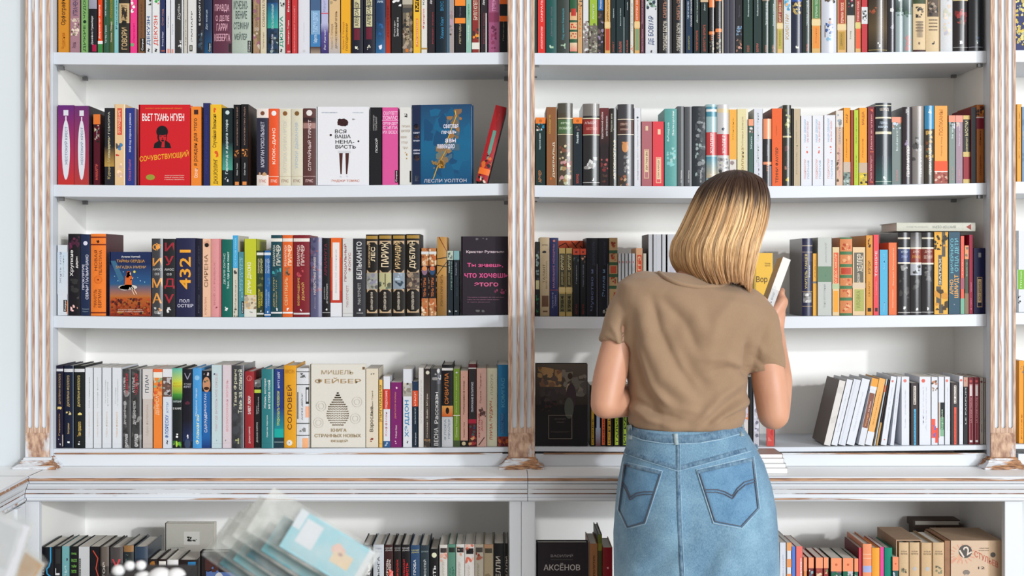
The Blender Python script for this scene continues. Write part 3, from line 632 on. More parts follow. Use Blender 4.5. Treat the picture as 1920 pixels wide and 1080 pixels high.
1615.5 1627 - P c0303a|b .34 .54 d9dbe0;n .15 .85 .38 .5 12 222,444|red book with a square white label
1628 1663.5 - G 4a3a24|g 0 .3 1d1a16 5a4a30;g .3 .66 5a4a30 33261a;n .05 .4 .46 .55 5 a53,843;b .65 .66 d9c890;b .025 .03 d9c070;n .45 .62 .06 .12 3 fff|very wide dark bronze book with gilt bands
1664 1678.6 - G 24242c|r .6 .75 0 1 667;n .3 .8 .3 .9 10 889,ccc|black glossy book beside the wide bronze one
1679 1694.5 - G 9fb0b4|g .5 .9 2c4440 9fb0b4;n .1 .9 .45 .55 8 576;n .3 .8 .6 .85 6 dee|misty pale blue book, left of a pair
1695 1711 - G 9aadb0|g .5 .9 2c4440 9aadb0;n .1 .9 .45 .55 8 576;r .85 1 0 .6 899;n .1 .8 .02 .25 8 c99|misty pale blue book, right of a pair
1712 1735.6 - H dcc49c|n .2 .85 .47 .62 14 333,543,222,765;b 0 .03 422;t .2 .42 876 .25 .8 ..................;h .2 .8 .4 .42 765 ............;h .2 .8 .36 .38 765 ...........;h .2 .8 .32 .34 765 ............;h .2 .8 .28 .3 765 .........;n .4 .55 .1 .14 2 765;b .66 .9 3a4a2e|cream book with a dark portrait in a coat, left of a pair
1736 1762.6 - H dcc49c|r .1 .9 .43 .64 5a4c40;n .15 .85 .44 .62 18 333,a98,765,222;h .2 .8 .38 .4 765 ............;h .2 .8 .34 .36 765 ...........;h .2 .8 .3 .32 765 ............;h .2 .8 .26 .28 765 .........;n .4 .6 .09 .13 3 333;b .66 .9 2f3f26|cream book with a square sepia portrait, right of a pair
1763.5 1786 - H d3d6da|n .2 .85 .2 .58 16 dcb,ccb,bbc,edc;n .3 .7 .62 .68 5 bbb|pale grey book with faint beige dragonflies
1786.5 1815.5 - G 1c1418|n .1 .9 .35 .55 14 7a1f22,a33,532;b .05 .055 bbb;n .4 .6 .09 .14 3 fff;b .66 .68 d9c890|wide black book with dark red smudges
1816 1843.5 - G 0e131a|n .4 .7 .12 .2 6 164a5a,246;n .5 .65 .1 .14 2 eee;b .05 .055 aab|wide black book with a teal glint, last beside the right upright
#2L
108.5 139 197 P a8342f|g 0 1 c8332c 662a78;e .5 .44 .25 .38 dfe2ea;r .46 .54 .74 .86 dfe2ea;r .35 .65 .87 .94 dfe2ea;t .25 .73 679 .4 .6 ЖЕСТОКИЙ КРЕСТ|purple to red book with white quill shape, first of two alike
139.5 167 198 P 96304a,side=2a2328|g 0 1 b83a35 6a3070;e .5 .44 .25 .38 dfe2ea;r .46 .54 .74 .86 dfe2ea;r .35 .65 .87 .94 dfe2ea;t .25 .73 679 .4 .6 ЖЕСТОКИЙ КРЕСТ|purple to red book with white quill shape, second of two alike
175 188.5 214 P 5a1426,y=.02|b .86 1 f0823a;n .15 .85 .6 .85 14 222,dca,432,a98;t .08 .3 e65 .3 .65 МАККАРТИ;t .66 .78 dcd .4 .65 Пути|small maroon book with orange label
196 214.5 202 P 23242a|g .24 .5 b8924a 23242a;t .35 .95 ccb .35 .6 СОДОМ И ГОМОРРА;t .08 .6 ba7 .3 .65 Курцио Малапарте|black book with golden glow across its middle
215 235 195 P e8c596|r .25 .7 .62 .95 d8543c;t .64 .93 fdb .32 .6 ОТЧУЖДЕНИЕ;n .1 .9 .36 .52 9 c33,36a,743,48b,555,853;n .2 .8 .1 .3 10 dba,fdb;r .88 1 0 1 f6ead2|pale orange book with tiny colour squares
235.5 253 202 P 2c3a86,side=b8a0c8|t .06 .34 c46a8a .3 .65 Отесса Мошфег;t .43 .93 dde .35 .65 Мой год отдыха и релакса|blue book with white lettering and lavender cover edge
261 357 196 F d0202a|h .12 .84 .945 .965 f59a3c ЛАУРЕАТ ПУЛИТЦЕРОВСКОЙ ПРЕМИИ;h .06 .88 .8 .89 fff ВЬЕТ ТХАНЬ НГУЕН;p 16161c .28 .46 .3 .52 .4 .56 .52 .56 .6 .52 .63 .46;e .45 .665 .115 .075 16161c;e .45 .6 .095 .075 16161c;e .46 .595 .07 .062 c8242c;e .45 .65 .095 .03 16161c;r .4 .44 .605 .615 16161c;r .48 .53 .605 .615 16161c;r .395 .445 .63 .637 16161c;r .475 .53 .63 .637 16161c;e .46 .555 .03 .012 16161c;p c8242c .43 .47 .45 .54 .5 .54 .5 .47;l .46 .59 .455 .57 16161c;H .01 .97 .28 .44 f5b52e СОЧУВСТВУЮЩИЙ;e .22 .1 .09 .035 9a9a3a;h .5 .88 .115 .13 fdc ДИНАМИЧНЫЙ ШПИОНСКИЙ РОМАН;h .5 .88 .09 .105 fdc НОВЫЙ РОМАН ГОДА;h .5 .88 .065 .08 fdc ГОЛОС ВОЙНЫ|large red book facing out with black portrait and yellow scrawled title
357.8 378 199.5 P f08a34|t .25 .85 63301a .3 .7 я рожден для этого;t .1 .22 fdc .3 .65 Осман;r .3 .7 .9 .96 422|orange book with dark handwritten title
381 394 193 P 262a62|t .15 .85 3a3f88 .35 .65 ГОРОД СТРАХ ИСКУССТВО|thin dark indigo book behind the yellow one
393.8 416.5 195.5 P f0c030|t .02 .33 3a2a12 .3 .7 ДЖ.К.РОУЛИНГ;t .47 .88 3a2a12 .2 .6 Случайная Вакансия;n .3 .7 .35 .43 6 e05a2a;n .3 .6 .9 .96 4 e05a2a|bright yellow book with brown handwritten title and red cross
416.8 436.5 202 P 17262a|g .2 .55 4aa08e 1b3036;n .25 .6 .05 .12 5 dde,eee;t .15 .85 dee .3 .6 Гарольд и дорога море;o .5 .94 .2 cdd|black book with a teal glow and white script
438 451.5 196 P 17171b|b .34 .45 2a1a12;n .1 .9 .35 .44 10 b5733a,d08a4a,633;r .2 .75 .01 .05 e8904a;t .5 .97 a87 .4 .6 КОРОЛЕВСТВО ТЕНЕЙ;t .13 .28 ccc .4 .6 Юлия Яковл|black book with a copper picture band, left of a pair
452 466 195 P 17171b,side=3a241a|b .35 .46 2a1a12;n .1 .9 .36 .45 10 b5733a,d08a4a,633;r .2 .75 .01 .05 e8904a;t .5 .97 a87 .4 .6 КОРОЛЕВСТВО ЛЬДА;t .13 .28 ccc .4 .6 Юлия Яковл|black book with a copper picture band, right of a pair
481.5 504 203.6 H 2c2c40|b 0 .14 e6ddd6;b .88 1 e6ddd6;n .05 .95 .13 .2 6 c99a6a,a83a5a,c99a6a;o .5 .94 .18 7a4a34;t .24 .83 ccd .35 .65 МОРГАН УСКОЛЬЗАЕТ;h .2 .8 .04 .08 b54 ПЭНС|navy book with white ends painted like a pencil
504.3 523.5 203.6 H e8582c|o .5 .94 .25 eee;t .28 .75 fed .35 .7 КЛОК~ДАНС;h .2 .8 .04 .08 fed ПЭНС;b .115 .12 fed|vermilion book with pale capitals and white disc
524 545.8 204 H dcd6c0|o .5 .94 .2 8a5a30;t .17 .85 c8c6bc .35 .65 КАТУШКА СИНИХ НИТОК;h .2 .8 .04 .08 976 ПЭНС;b .115 .12 ba8|cream book with brown disc, left of a pair
546.2 568 204 H d6d2be|o .5 .94 .2 7a5a30;t .22 .82 abc .35 .65 УРОКИ ДЫХАНИЯ;h .2 .8 .04 .08 976 ПЭНС;b .115 .12 ba8|cream book with grey blue lettering, right of a pair
568.5 592 203 H 5c3a38|o .5 .94 .24 e8e2e0;b .74 .81 a8807a;b .83 .88 3a2428;t .19 .85 dcc .35 .65 СЛУЧАЙНЫЙ ТУРИСТ;h .2 .8 .04 .08 ecc ПЭНС;b .115 .12 dbb|maroon brown book with white disc and pale band
593.8 692 200 F e6e8ee|e .5 .8 .105 .048 3a1a1c;n .4 .6 .74 .85 12 3a1a1c,2a1214;h .35 .57 .66 .71 222 ВСЯ;h .35 .65 .598 .645 222 ВАША;h .36 .72 .53 .577 222 НЕНА-;h .36 .75 .465 .513 222 ВИСТЬ;p 4a2622 .43 .42 .5 .42 .49 .3 .48 .14 .455 .14 .44 .3;p 4a2622 .55 .42 .62 .42 .61 .3 .585 .14 .56 .14 .555 .3;r .41 .65 .41 .44 d2d5da;n .44 .5 .1 .14 2 ccd;n .55 .6 .1 .14 2 ccd;o .27 .64 .022 322;o .8 .56 .018 322;h .28 .82 .035 .07 d0785a ЭНДЖИ ТОМАС;h .1 .4 .92 .932 abc вся ваша ненависть;h .68 .9 .92 .932 abc любовь;h .68 .74 .83 .85 555 18+|white book facing out with a standing girl and black block title
693.9 716 201 P 16161c|t .42 .6 ddd .42 .65 ПОКОЙ;t .7 .9 aaa .25 .4 АХМЕД ХАМДИ;t .7 .88 aaa .45 .6 ТАНПЫНАР|plain black book with short white title beside the white facing one
716.4 747 201 P d8559a|h .08 .96 .9 .95 fce СКАРЛЕТТ;h .04 .96 .84 .89 fce ТОМАС;b .83 .835 fce;h .04 .96 .77 .81 fce ОРХИДЕЯ;h .05 .96 .72 .76 fce СЪЕЛА;h .04 .96 .66 .7 fce ИХ ВСЕХ;r .8 .98 .03 .19 1a1118;t .04 .18 eee .83 .95 Corpus|wide hot pink book with white title lines on top
749 771.8 201 P dcdcd8|n .4 .65 .86 .94 5 333,222;h .2 .9 .74 .77 ba9 ПИСЬМА;h .15 .9 .68 .71 a98 ШИЛЛЕР;h .1 .6 .6 .63 ba9 НЕВЕРН;h .15 .7 .53 .56 ba9 УТКИ;h .25 .7 .46 .49 ba9 ТРИ;n .45 .65 .32 .42 4 a83,c94;r .85 .99 .03 .18 1a1a1a|wide off-white book with tiny black animal near the top
773 886 197 F 17406a,rot=-9,s=1c2c48,T=.03,y=.022|g 0 .5 17507a 1b6a94;g .5 1 1b6a94 22486e;n .2 1 0 1 20 1a5c86,1c6690,1a4e78;P .7 .86 .8 .94 9a6a40,b87838,8a6a50;P .58 .8 .42 .85 7a6a5c,4a6a7c,a07448,5a6a78;P .4 .68 .24 .5 6a7a76,8a7458,4a6a80,9a7a50;P .33 .55 .2 .3 9a7a48,b8883c;l .36 .07 .43 .22 d9b040;l .43 .22 .57 .42 c79a40;l .57 .5 .75 .86 d9b040;l .74 .86 .73 .92 e0b850;h .53 .78 .7 .75 eef светлая;h .5 .75 .63 .67 eef печаль;h .56 .74 .52 .57 eef авы;h .42 .72 .43 .5 eef лавендер;h .2 .92 .02 .065 ccd ЛЕСЛИ УОЛТОН;r 0 .145 0 1 1e2c4a;o .08 .72 .04 d9a060;o .065 .735 .035 1e2c4a;o .08 .6 .035 d9a060;o .07 .61 .03 1e2c4a;o .08 .33 .05 d9a060;o .07 .345 .045 1e2c4a;h .02 .13 .64 .66 dde свет;h .02 .13 .54 .56 dde печаль;h .02 .13 .42 .44 dde авы;h .02 .13 .38 .4 dde лавен;r .05 .11 .04 .11 e8e8ee|blue book facing out with a glowing orange feather
891 913 200 H a81f26,lean=14.5,side=1d3a40|b .62 .63 a81f26;r .35 .65 .38 .68 5f9a8c;r .42 .58 .3 .4 5f9a8c;n .05 .95 .18 .36 14 1a1414,d86a2c,a53;b .1 .18 f0742c;n .1 .9 0 .1 10 1a1a1a,dcb,866;t .8 .9 c33 .35 .6 Роман|red book leaning right against the middle pilaster
#2R
1004 1023 220 P 16302f|b .91 1 f08030;o .5 .95 .16 b62;n .1 .9 .8 .91 14 38a,c98,222,eed;t .53 .77 dee .35 .55 Карточный король;t .04 .22 c85 .3 .6 АРЧЕР|dark green pocket book with orange top beside the middle pilaster
1024.5 1044.5 200.5 P 8e5c36|t .66 .9 c9a54a .2 .45 Освобождение;t .1 .55 eed .6 .8 ДЖЕРАЛЬД;r .9 .97 0 1 b8987a;n .2 .5 .04 .1 3 d06a2c|copper brown book with gold and white lettering
1045.6 1074 193.5 G 4a4030|b .88 1 4a463c;b .63 .8 44663a;n .1 .8 .3 .6 16 c9b08a,7a4a34,332,d9c8a0;n .1 .9 0 .3 18 a88a5a,c99,832,bb9;h .2 .8 .74 .77 cdb ФРЭНК;h .1 .9 .68 .71 cdb ПОБЕГИ;b .81 .82 d9d2a8;b .615 .625 d9d2a8|wide glossy book with old painting and green title label
1074.4 1092 220 P 14222c|b .91 1 f08030;o .5 .95 .16 b62;n .3 .8 .8 .9 8 333,655,a98;t .62 .78 dee .35 .6 Яма вейна;t .03 .17 c54 .35 .65 ЗЮСКИНД|black blue pocket book with orange top
1093 1124.3 194.5 G 1a1a1e|b .85 1 77726e;b .63 .81 8e2420;h .1 .8 .75 .78 dbb АЛЬБЕРТ;h .2 .85 .68 .71 e98 ШЕСТВИЕ;b .815 .825 e6dcb8;b .615 .625 e6dcb8;n .05 .85 .2 .35 8 ddd,999;b .035 .04 ddd;n .45 .65 .06 .1 2 fff|very wide black book with red title label and white band
1124.8 1142 202 P 24161a|g .5 1 1c1418 6a2a2c;t .6 .95 e6d6d2 .15 .4 Хрустальный кубок;t .64 .9 ddd .65 .85 или Спаситель;n .1 .9 .02 .35 16 7a2c2c,432,533,a55|dark red and black book with white slanted title
1142.5 1157.5 203 G 1f1c1a|t .7 .93 bba .15 .4 Мадсен или;t .08 .6 d9ccaa .5 .8 АВТОБИОГРАФ;n .5 .6 .72 .75 2 dda|narrow black glossy book with ivory lettering
1158 1188.8 195.5 G 3a3a40|b .64 .8 4a2c26;b .81 .82 e6d8c0;b .625 .635 e6d8c0;n .25 .65 .42 .54 10 c9814c,e0a060,a86a3a;e .45 .47 .2 .06 d09058;n .35 .7 .15 .4 12 777,999,666;n .05 .7 0 .15 14 a8684a,432,ca8;h .15 .6 .74 .77 dba СЕРВАНТЕС;h .15 .65 .68 .71 dba ХИТРОУМНЫЙ|wide dark glossy book with gaunt bearded face
1189 1202 202.5 P dfe2e9|t .08 .34 99a .45 .65 Евгений Макаров;t .36 .85 aab .45 .6 Дом с синими ставнями;o .5 .88 .15 345|thin white book with faint lettering, left of the dusty pink one
1202.7 1223 227.5 P b06a72|r .25 .7 .12 .57 e2c8a0;r .31 .64 .13 .56 b8787c;r .33 .62 .22 .55 e8d0aa;t .25 .53 5a2a2a .4 .6 ЛИ ЭНН ЯН;r .38 .62 .86 .93 e0c8a8|short dusty pink book with cream title plate
1223.4 1245.3 227.5 P e0454f|r .3 .75 .05 .45 f0c8a0;r .36 .69 .06 .44 e0606a;r .38 .68 .11 .43 f0d4b0;t .13 .41 5a2a2a .45 .62 САН КАРОДУ;r .45 .7 .8 .88 f0d0b0|short coral red book with cream title plate
1246.3 1269.3 203.6 H 5fa3a0|t .58 .82 cee .2 .4 Мара;t .65 .97 dee .6 .8 Зальцман;n .15 .9 .25 .5 18 a8d0cc,8cc|teal book with white slanted lettering and pale dots
1270 1283.3 199 H 5c6064|t .05 .2 ddd .45 .65 В.Г.Зебальд;r .55 .8 0 1 8a8e90|grey book with faint bark texture, left of a pair
1283.8 1297.5 200 H 54565a|t .05 .2 ddd .45 .65 В.Г.Зебальд;r .7 .95 0 1 8a8c90|grey book with faint bark texture, right of a pair
1298.3 1323 199 H 30363c|n .2 .98 .1 1 60 888c90,50565c,9aa,444a50;t .05 .2 ddd .55 .7 В.Г.Зебальд|wide charcoal book with rippled silver texture
1324 1344 195.5 G 9dbfc4|b .85 .97 3f8aa0;b .38 .66 c23a3c;b .91 .94 eee;g .1 .36 c8b89a 3f90a8;t .4 .65 fdd .35 .6 ХЭЛЛЕР;n .1 .9 0 .15 10 a86,dcb,678|glossy teal and white book with red title label
1344.5 1367 196 G c8c8ca|b .38 .64 c0303a;b .9 .95 ddc9a0;n 0 1 0 .36 40 444,777,999,ccb;t .4 .63 fdd .4 .65 ХЭЛЛЕР;n .3 .7 .68 .72 4 345|glossy white book with red title label and inky foot
1367.4 1381.5 205 P e0dcd6|b .35 1 efb04a;t .6 .9 c80 .4 .6 Жизнь;n .1 .9 0 .33 12 bbb,988,dcc|narrow yellow book with pale grey foot
1382 1403 204 P e2d8a8|t .15 .5 a98a5a .35 .6 Коллинз;t .5 .9 ba8 .4 .6 Любовница француза;r .8 1 0 1 eee8d0|cream yellow book with thin tan lettering
1403.5 1413 223 P 3e6158|b .9 1 f0a07c;n .1 .9 .78 .88 6 a76,ddd;t .55 .75 dee .4 .7 Жить|thin green pocket book with pale orange top
1413.3 1430.5 204 P dadee8|t .3 .95 bcc .3 .6 Дневник одного гения;t .05 .3 ccd .4 .6 Нина|white book with silvery lettering, right of the thin green one
1430.8 1446.6 222.6 G 232328|b .7 1 f79a70;b .32 .36 f79a70;t .22 .32 f79a70 .4 .6 ТТТ;t .45 .62 99a .4 .6 Дальний берег;r .8 1 0 .3 889|black book with two salmon bands, above the hair
1447 1467.2 203 P e8642c,side=8a4028|t .04 .5 5a2416 .35 .62 ТЕННИ ФАУЛЕР;t .65 .78 b53 .4 .5 УИЛЬЯМ|strong orange book with brown capital lettering
1467.7 1483.5 197 G 2c2c20|n .2 .9 .6 .95 16 9a9a5a,c9c890,565a30;b .6 .62 d9d0a0;n .2 .8 .2 .5 10 644,a76,433;n .3 .7 .05 .12 3 c9b030|dark olive glossy book with gold speckled top
1484 1488 203 P 18181a||black sliver of a book beside the beige one
1488.3 1501 203.6 P c2b296|t .15 .5 a98 .35 .55 РАССКАЗЫ О;o .5 .52 .1 445;t .55 .85 a98 .35 .5 АНДРЕ ТОМА|narrow beige book with a dark dot
1501.5 1522.7 216.6 P e3e6ee|t .62 .95 9bd .3 .5 НАШИ ДЕВУШКИ;t .62 .92 d99 .55 .7 МЫ ВАМ НЕСЕМ;t .1 .38 d99 .3 .5 ПОДРОСТКИ;t .1 .36 9bd .6 .75 ПОЛНАЯ;n .5 .65 .46 .56 4 d65|white book with pale blue and red lettering, first of three alike
1523 1544.6 216.6 P e3e6ee|t .62 .95 9bd .3 .5 НАШИ ДЕВУШКИ;t .62 .92 d99 .55 .7 МЫ ВАМ НЕСЕМ;t .1 .38 d99 .3 .5 ПОДРОСТКИ;t .1 .36 9bd .6 .75 ПОЛНАЯ;n .5 .65 .46 .56 4 d65|white book with pale blue and red lettering, middle of three alike
1545 1567 215.5 P e3e6ee|t .62 .95 9bd .3 .5 НАШИ ДЕВУШКИ;t .62 .92 d99 .55 .7 МЫ ВАМ НЕСЕМ;t .1 .38 d99 .3 .5 ПОДРОСТКИ;t .1 .36 9bd .6 .75 ПОЛНАЯ;n .5 .65 .46 .56 4 d65|white book with pale blue and red lettering, last of three alike
1567.5 1581 207 P d9b8a0|b .78 1 e0dad4;n .2 .8 .8 .95 6 9ab,888;t .55 .85 89a .4 .65 СЕБАСТЬЯН;t .12 .5 d9a .4 .6 НЕ ГОВОРИ;n .1 .4 .05 .5 6 543,876|pale peach book with grey blue lettering
1581.4 1594.7 201.6 P f0a02c|b 0 .17 8aa098;n 0 1 0 .17 16 566,bcc,887,455;b .17 .3 c8b8a8;t .8 .92 a62 .35 .65 ЖАР;t .35 .6 c70 .4 .55 Лерой|orange book with grey picture foot, left one
1595 1600.5 206 P a8402c||very thin brick red book beside the lime one
1600.9 1610.2 206 P b5cf3c|t .55 .9 8a3 .4 .6 Записка;t .1 .4 9b3 .4 .6 Корин|thin lime green book on the right
1610.6 1626.2 201.6 P f0a02c|b 0 .16 d0b83c;n 0 1 0 .16 16 222,e8d040,565,997;b .16 .29 c8b09a;t .78 .95 a62 .35 .65 МАША;t .35 .6 c70 .4 .55 Лерой|orange book with yellow picture foot, right one
1626.6 1641 200 P 7a2430|t .05 .38 e0a0a0 .3 .65 Эшли Макгоуэн;t .45 .9 e0a0a0 .4 .65 Дала внутри;n .3 .7 .93 .98 3 e86a4a;n .3 .7 .03 .07 3 e86a4a;r .3 .8 .42 .43 e0704a|maroon book with pink lettering and small red ornaments
1641.4 1671.5 193.3 G 1c2832|g 0 .35 2c5a58 1c2c38;b .81 .83 d9d4b8;b .62 .65 d9d4b8;b .965 .975 c9c8b0;h .25 .8 .9 .94 dcb ШХД;h .25 .7 .74 .77 cde ГЕРМАН;h .15 .75 .69 .72 cde МОБИ ДИК;n .45 .65 .05 .1 3 fff;b .035 .042 cdc|very wide dark navy book with gilt bands and sea picture
1672 1691.7 219 P 7c8a88|b .92 1 f2a088;n .05 .95 .82 .92 10 cde,c98,bcc;t .5 .8 dee .4 .6 Все её волнения;t .06 .22 c99 .4 .6 БАЛЬЗАК|grey teal pocket book with salmon top, beside the navy one
1692 1710 200.6 G 2e242c|t .1 .5 e8e2da .4 .7 ГЕНРИ МИЛЛЕР;n .3 .6 .9 .98 5 aaa;n .2 .5 .5 .6 4 98a|purple black glossy book with bold ivory name
1710.4 1733.2 199 G 8a8684|g .5 1 777 998f8a;n 0 .5 .3 .6 8 333,555,aaa;t .1 .5 e4e4e4 .55 .75 ГЕНРИ МИЛЛЕР|grey photographic book with bold white name
1733.6 1751.8 198 G 3a3428|b .7 1 2f86b4;n .1 .9 .3 .68 16 a98a3a,7a4a2a,565,c9a050;t .12 .5 e8e2d2 .4 .65 ГЕНРИ МИЛЛЕР;n .3 .8 .9 .95 3 bde|blue topped glossy book with bold ivory name
1752.2 1777 198 P f0a850|b .16 .29 f05a2c;b .15 .16 eee;b 0 .15 a8584a;n 0 1 0 .15 18 c98a7a,8a3a34,dba;t .62 .95 c07828 .35 .65 ПОЛКАНЫ;t .35 .6 d08a3c .5 .6 Лерой Жан|wide apricot orange book with red band and patterned foot
1779 1791.6 216 P 84948f|b .9 1 f09a80;n .05 .95 .8 .9 8 8bc,445,dde;t .65 .88 dee .4 .65 Заначка;t .05 .25 c99 .4 .6 МОЭМ|narrow grey teal pocket book with salmon top
1792 1805.6 216 P a890a0|b .9 1 f0a090;n .05 .95 .82 .9 6 dcb,b9a;t .55 .88 dde .4 .65 Лампа для лорда;t .05 .2 daa .4 .6 ГРИН|mauve pocket book with salmon top
1806 1820.3 216 P 9a2c38|b 0 .06 d9c07a;b .39 .46 d9c07a;b .46 .94 2c2c2a;b .94 1 d9c07a;t .46 .68 d9cc9a .35 .6 СОМЕРСЕТ;t .7 .92 d9cc9a .25 .65 МОЭМ|book in cream, black and crimson panels near the upright
1820.6 1830.3 201 P 14141a,side=8a1c28||thin black book with crimson cover near the right upright
1830.6 1845 196 P a8642a|b .69 .83 7a1a2c;b .83 .845 dcc;n 0 1 .86 1 12 c98a3a,6a2a1a,322;t .1 .35 7a3a14 .45 .65 ПУШКИН;t .48 .66 623 .4 .6 Сны|brown and maroon book, last beside the right upright
#3L
107.5 127 459 P d9dfe6|t .45 .9 99a .2 .4 Жить мой;t .55 .85 abb .5 .7 Мужчина;r .6 .95 .05 .22 1a1a1a;t .06 .21 eee .66 .9 Corpus;g .3 .9 d9dfe6 c9d9e8;r .92 1 .02 .2 e8803a|thin white book with small black label, first beside the left upright
128 151 438 H 17151c|t .48 .8 e8e4e2 .15 .5 Хрупкие;t .58 .72 e8e4e2 .65 .85 дары;n .2 .8 .05 .13 6 e8b8a8,d99a8a,fcc;n .1 .95 .8 .97 8 4a2038,6a2a4a;n .2 .9 .2 .45 8 333,444|black book with white handwritten title
151.5 170 439 H 1d2c4c|t .32 .63 dde .15 .4 ПРОКЛЯТИЕ;t .2 .75 dde .52 .8 СЕМЬИ ПАЛЬМИЗАНО;o .5 .89 .22 dde;h .15 .85 .07 .09 89a Лоренцо;h .2 .8 .04 .06 89a Маронэ|navy book with two lines of white capitals and a white disc
170.5 199 438 H f08030,side=50222a|t .55 .8 7a3a14 .25 .45 НОВАЯ;t .5 .8 7a3a14 .55 .75 ПЕЛЕСТИНА;o .5 .44 .28 d86a20;o .5 .44 .22 e8782a;o .5 .44 .06 7a2a14;t .1 .32 7a3a14 .2 .42 ЭМАНУЭЛЬ;t .1 .32 7a3a14 .5 .72 БЕРГМАН;b .95 .965 7a2a14;b .86 .875 7a2a14;b .03 .045 7a2a14;n .4 .6 .88 .94 4 3a1a10|wide bright orange book with brown ornaments
206 283.5 472 F 1c2c58|g 0 .3 8a2c1a b8642a;g .3 .5 b8703a 2a5a80;g .5 .8 2a5a8a 20305c;p 3a6a8a .02 .86 .14 .86 .34 .58 .24 .52;n .02 .98 .02 .28 110 8a3018,c0502a,6a2418,a8782c,43181a;h .28 .74 .91 .94 eee Амели Ноттей;h .17 .85 .83 .89 d8a050 ТАЙНЫ СЕРДЦА;h .14 .88 .735 .785 c9a070 ЗАГАДКА ИМЕНИ;e .44 .45 .23 .04 d9d2c8;e .36 .44 .12 .04 c9c4c0;p d8662a .36 .45 .38 .62 .47 .66 .54 .62 .54 .45;e .47 .655 .05 .035 e8b890;p b84a20 .4 .6 .42 .7 .5 .7 .46 .6;l .5 .46 .6 .33 e8c0a0;l .55 .46 .66 .34 e8c0a0;l .5 .56 .57 .6 e8c0a0;o .6 .69 .03 e0d060;o .33 .69 .012 9cd;o .2 .55 .012 9cd;o .74 .55 .012 bde;o .68 .6 .01 9cd;o .85 .53 .012 9cd;o .12 .62 .01 9cd;h .2 .8 .09 .11 fed О СЧАСТЬЕ ЛЮБВИ И ТАЙНАХ;h .18 .82 .06 .075 fed ДРУЖБА ЛЮБОВЬ НЕДОВЕРИЕ|book facing out with a red haired figure on a cloud
284.5 305.8 447 G 34363c|h .08 .92 .84 .94 f0a040 Ф;h .1 .9 .65 .75 f0a040 И;h .1 .9 .59 .62 ccc АМОС;h .3 .7 .53 .56 ccc ОЗ;h .05 .95 .37 .49 f0a040 М;h .08 .92 .17 .3 f0a040 А;n .1 .95 .03 .12 8 ccc,c96,888|dark grey book with tall stacked orange letters
306.3 329 447.5 H 232427|h .15 .9 .84 .95 a82a38 И;h .12 .88 .66 .78 a82a38 У;h .1 .9 .59 .62 ccc АМОС;h .3 .7 .53 .56 ccc ОЗ;h .1 .95 .36 .49 a82a38 Д;h .1 .9 .17 .29 a82a38 V;n .3 .7 .05 .12 4 ddd,fff|dark grey book with tall stacked crimson letters
330 366.5 446 H 26284a|t .35 .85 f0a838 .2 .78 4321;h .2 .7 .18 .22 dde ПОЛ;h .08 .9 .12 .16 dde ОСТЕР|very wide indigo book with large orange numerals
367 379 447 H 191b2e|t .35 .9 445 .4 .65 НОВЫЕ ДЕТИ;t .05 .28 556 .4 .6 Роман|narrow midnight blue book beside the indigo numeral book
379.6 396 447.5 P ecbfa2|n .1 .9 .85 .98 8 d9a48a,e8b8a0;o .5 .92 .25 1e1a1a;t .38 .8 8a6a50 .2 .65 СИРЕНА;t .03 .25 c98a70 .25 .5 КЭРОЛИН|peach book with black disc and brown title
396.4 415.8 447.5 H e09a9c|r .75 1 0 1 c9787c;t .15 .7 c98088 .2 .4 ВСЁ О РЫБАХ;n .4 .6 .08 .13 3 845|salmon pink hardcover beside the peach one
416.2 436 448.6 H 14665a|t .42 .82 cdd .15 .38 ДЕЛИЯ ОУЭНС;t .36 .84 dee .5 .75 Там, где раки поют;n .3 .6 .06 .13 5 dee,fff|green book with slanted white title
436.5 446.5 441 P d2cdbf|b .6 1 45a8dc;t .62 .97 9de .35 .7 ОСТРОВ ФЕНА;n .2 .8 .5 .57 3 444;t .1 .45 998 .4 .65 Михаил;n .2 .9 0 .1 5 554,887|thin cream book with bright sky blue top
447 457.8 472 P 4c8a94|t .4 .92 8cc .2 .5 МОРСКИЕ;t .3 .9 9cc .55 .75 ВОЛНЫ;r .55 .95 .05 .24 111;t .06 .22 eee .62 .9 Corpus|short teal book with small black label
458.2 481 447.5 P c2c832|b 0 .28 d9cdb0;n 0 1 .05 .28 16 c8843a,d9b078,876,b9a890;b 0 .1 e0e0d8;t .3 .7 f4f4da .25 .6 ДРИМ ДЖОНЗ;n .25 .75 .05 .07 3 888|wide lime yellow book with white outlined title
481.4 495.3 469.5 P 32402c|b .93 .97 e4e4e0;t .66 .88 dca .15 .42 РОЗАМУНДА;t .66 .88 d8d9a0 .5 .8 ПИЛЧЕР;n .1 .9 .46 .62 6 54603c,6a704a;t .14 .42 d8c840 .2 .45 СОБИРАТЕЛИ;t .17 .38 d8c840 .52 .8 РАКУШЕК;b .035 .06 ddd;n .35 .65 .07 .1 2 eee|short dark green pocket book with yellow title
495.6 508 469.5 P 2a64a0|b .93 .97 d9e0e8;t .66 .88 bcd .15 .42 РОЗАМУНДА;t .66 .88 cde .5 .8 ПИЛЧЕР;n .1 .9 .46 .62 6 3a84c0,4a74a0;t .14 .42 9bd .2 .45 СОБИРАТЕЛИ;t .17 .38 9bd .52 .8 РАКУШЕК;b .02 .04 ddd;n .35 .65 .06 .09 2 eee|short blue pocket book with pale title
508.3 529.5 440.5 H 1c4650|b .92 .96 e6e4dc;t .62 .88 d9d6c8 .18 .42 РОЗАМУНДА;t .63 .88 e8e4d4 .5 .85 ПИЛЧЕР;n .1 .9 .5 .6 8 3a8a98,4aa,265a68;t .12 .48 c9b070 .2 .35 ДЕНЬ БУРИ;t .12 .45 c9b070 .42 .55 СПЯЩИЙ ТИГР;b .04 .06 ddd;n .4 .6 .07 .11 2 eee|teal black hardcover with cream capitals, left of the orange one
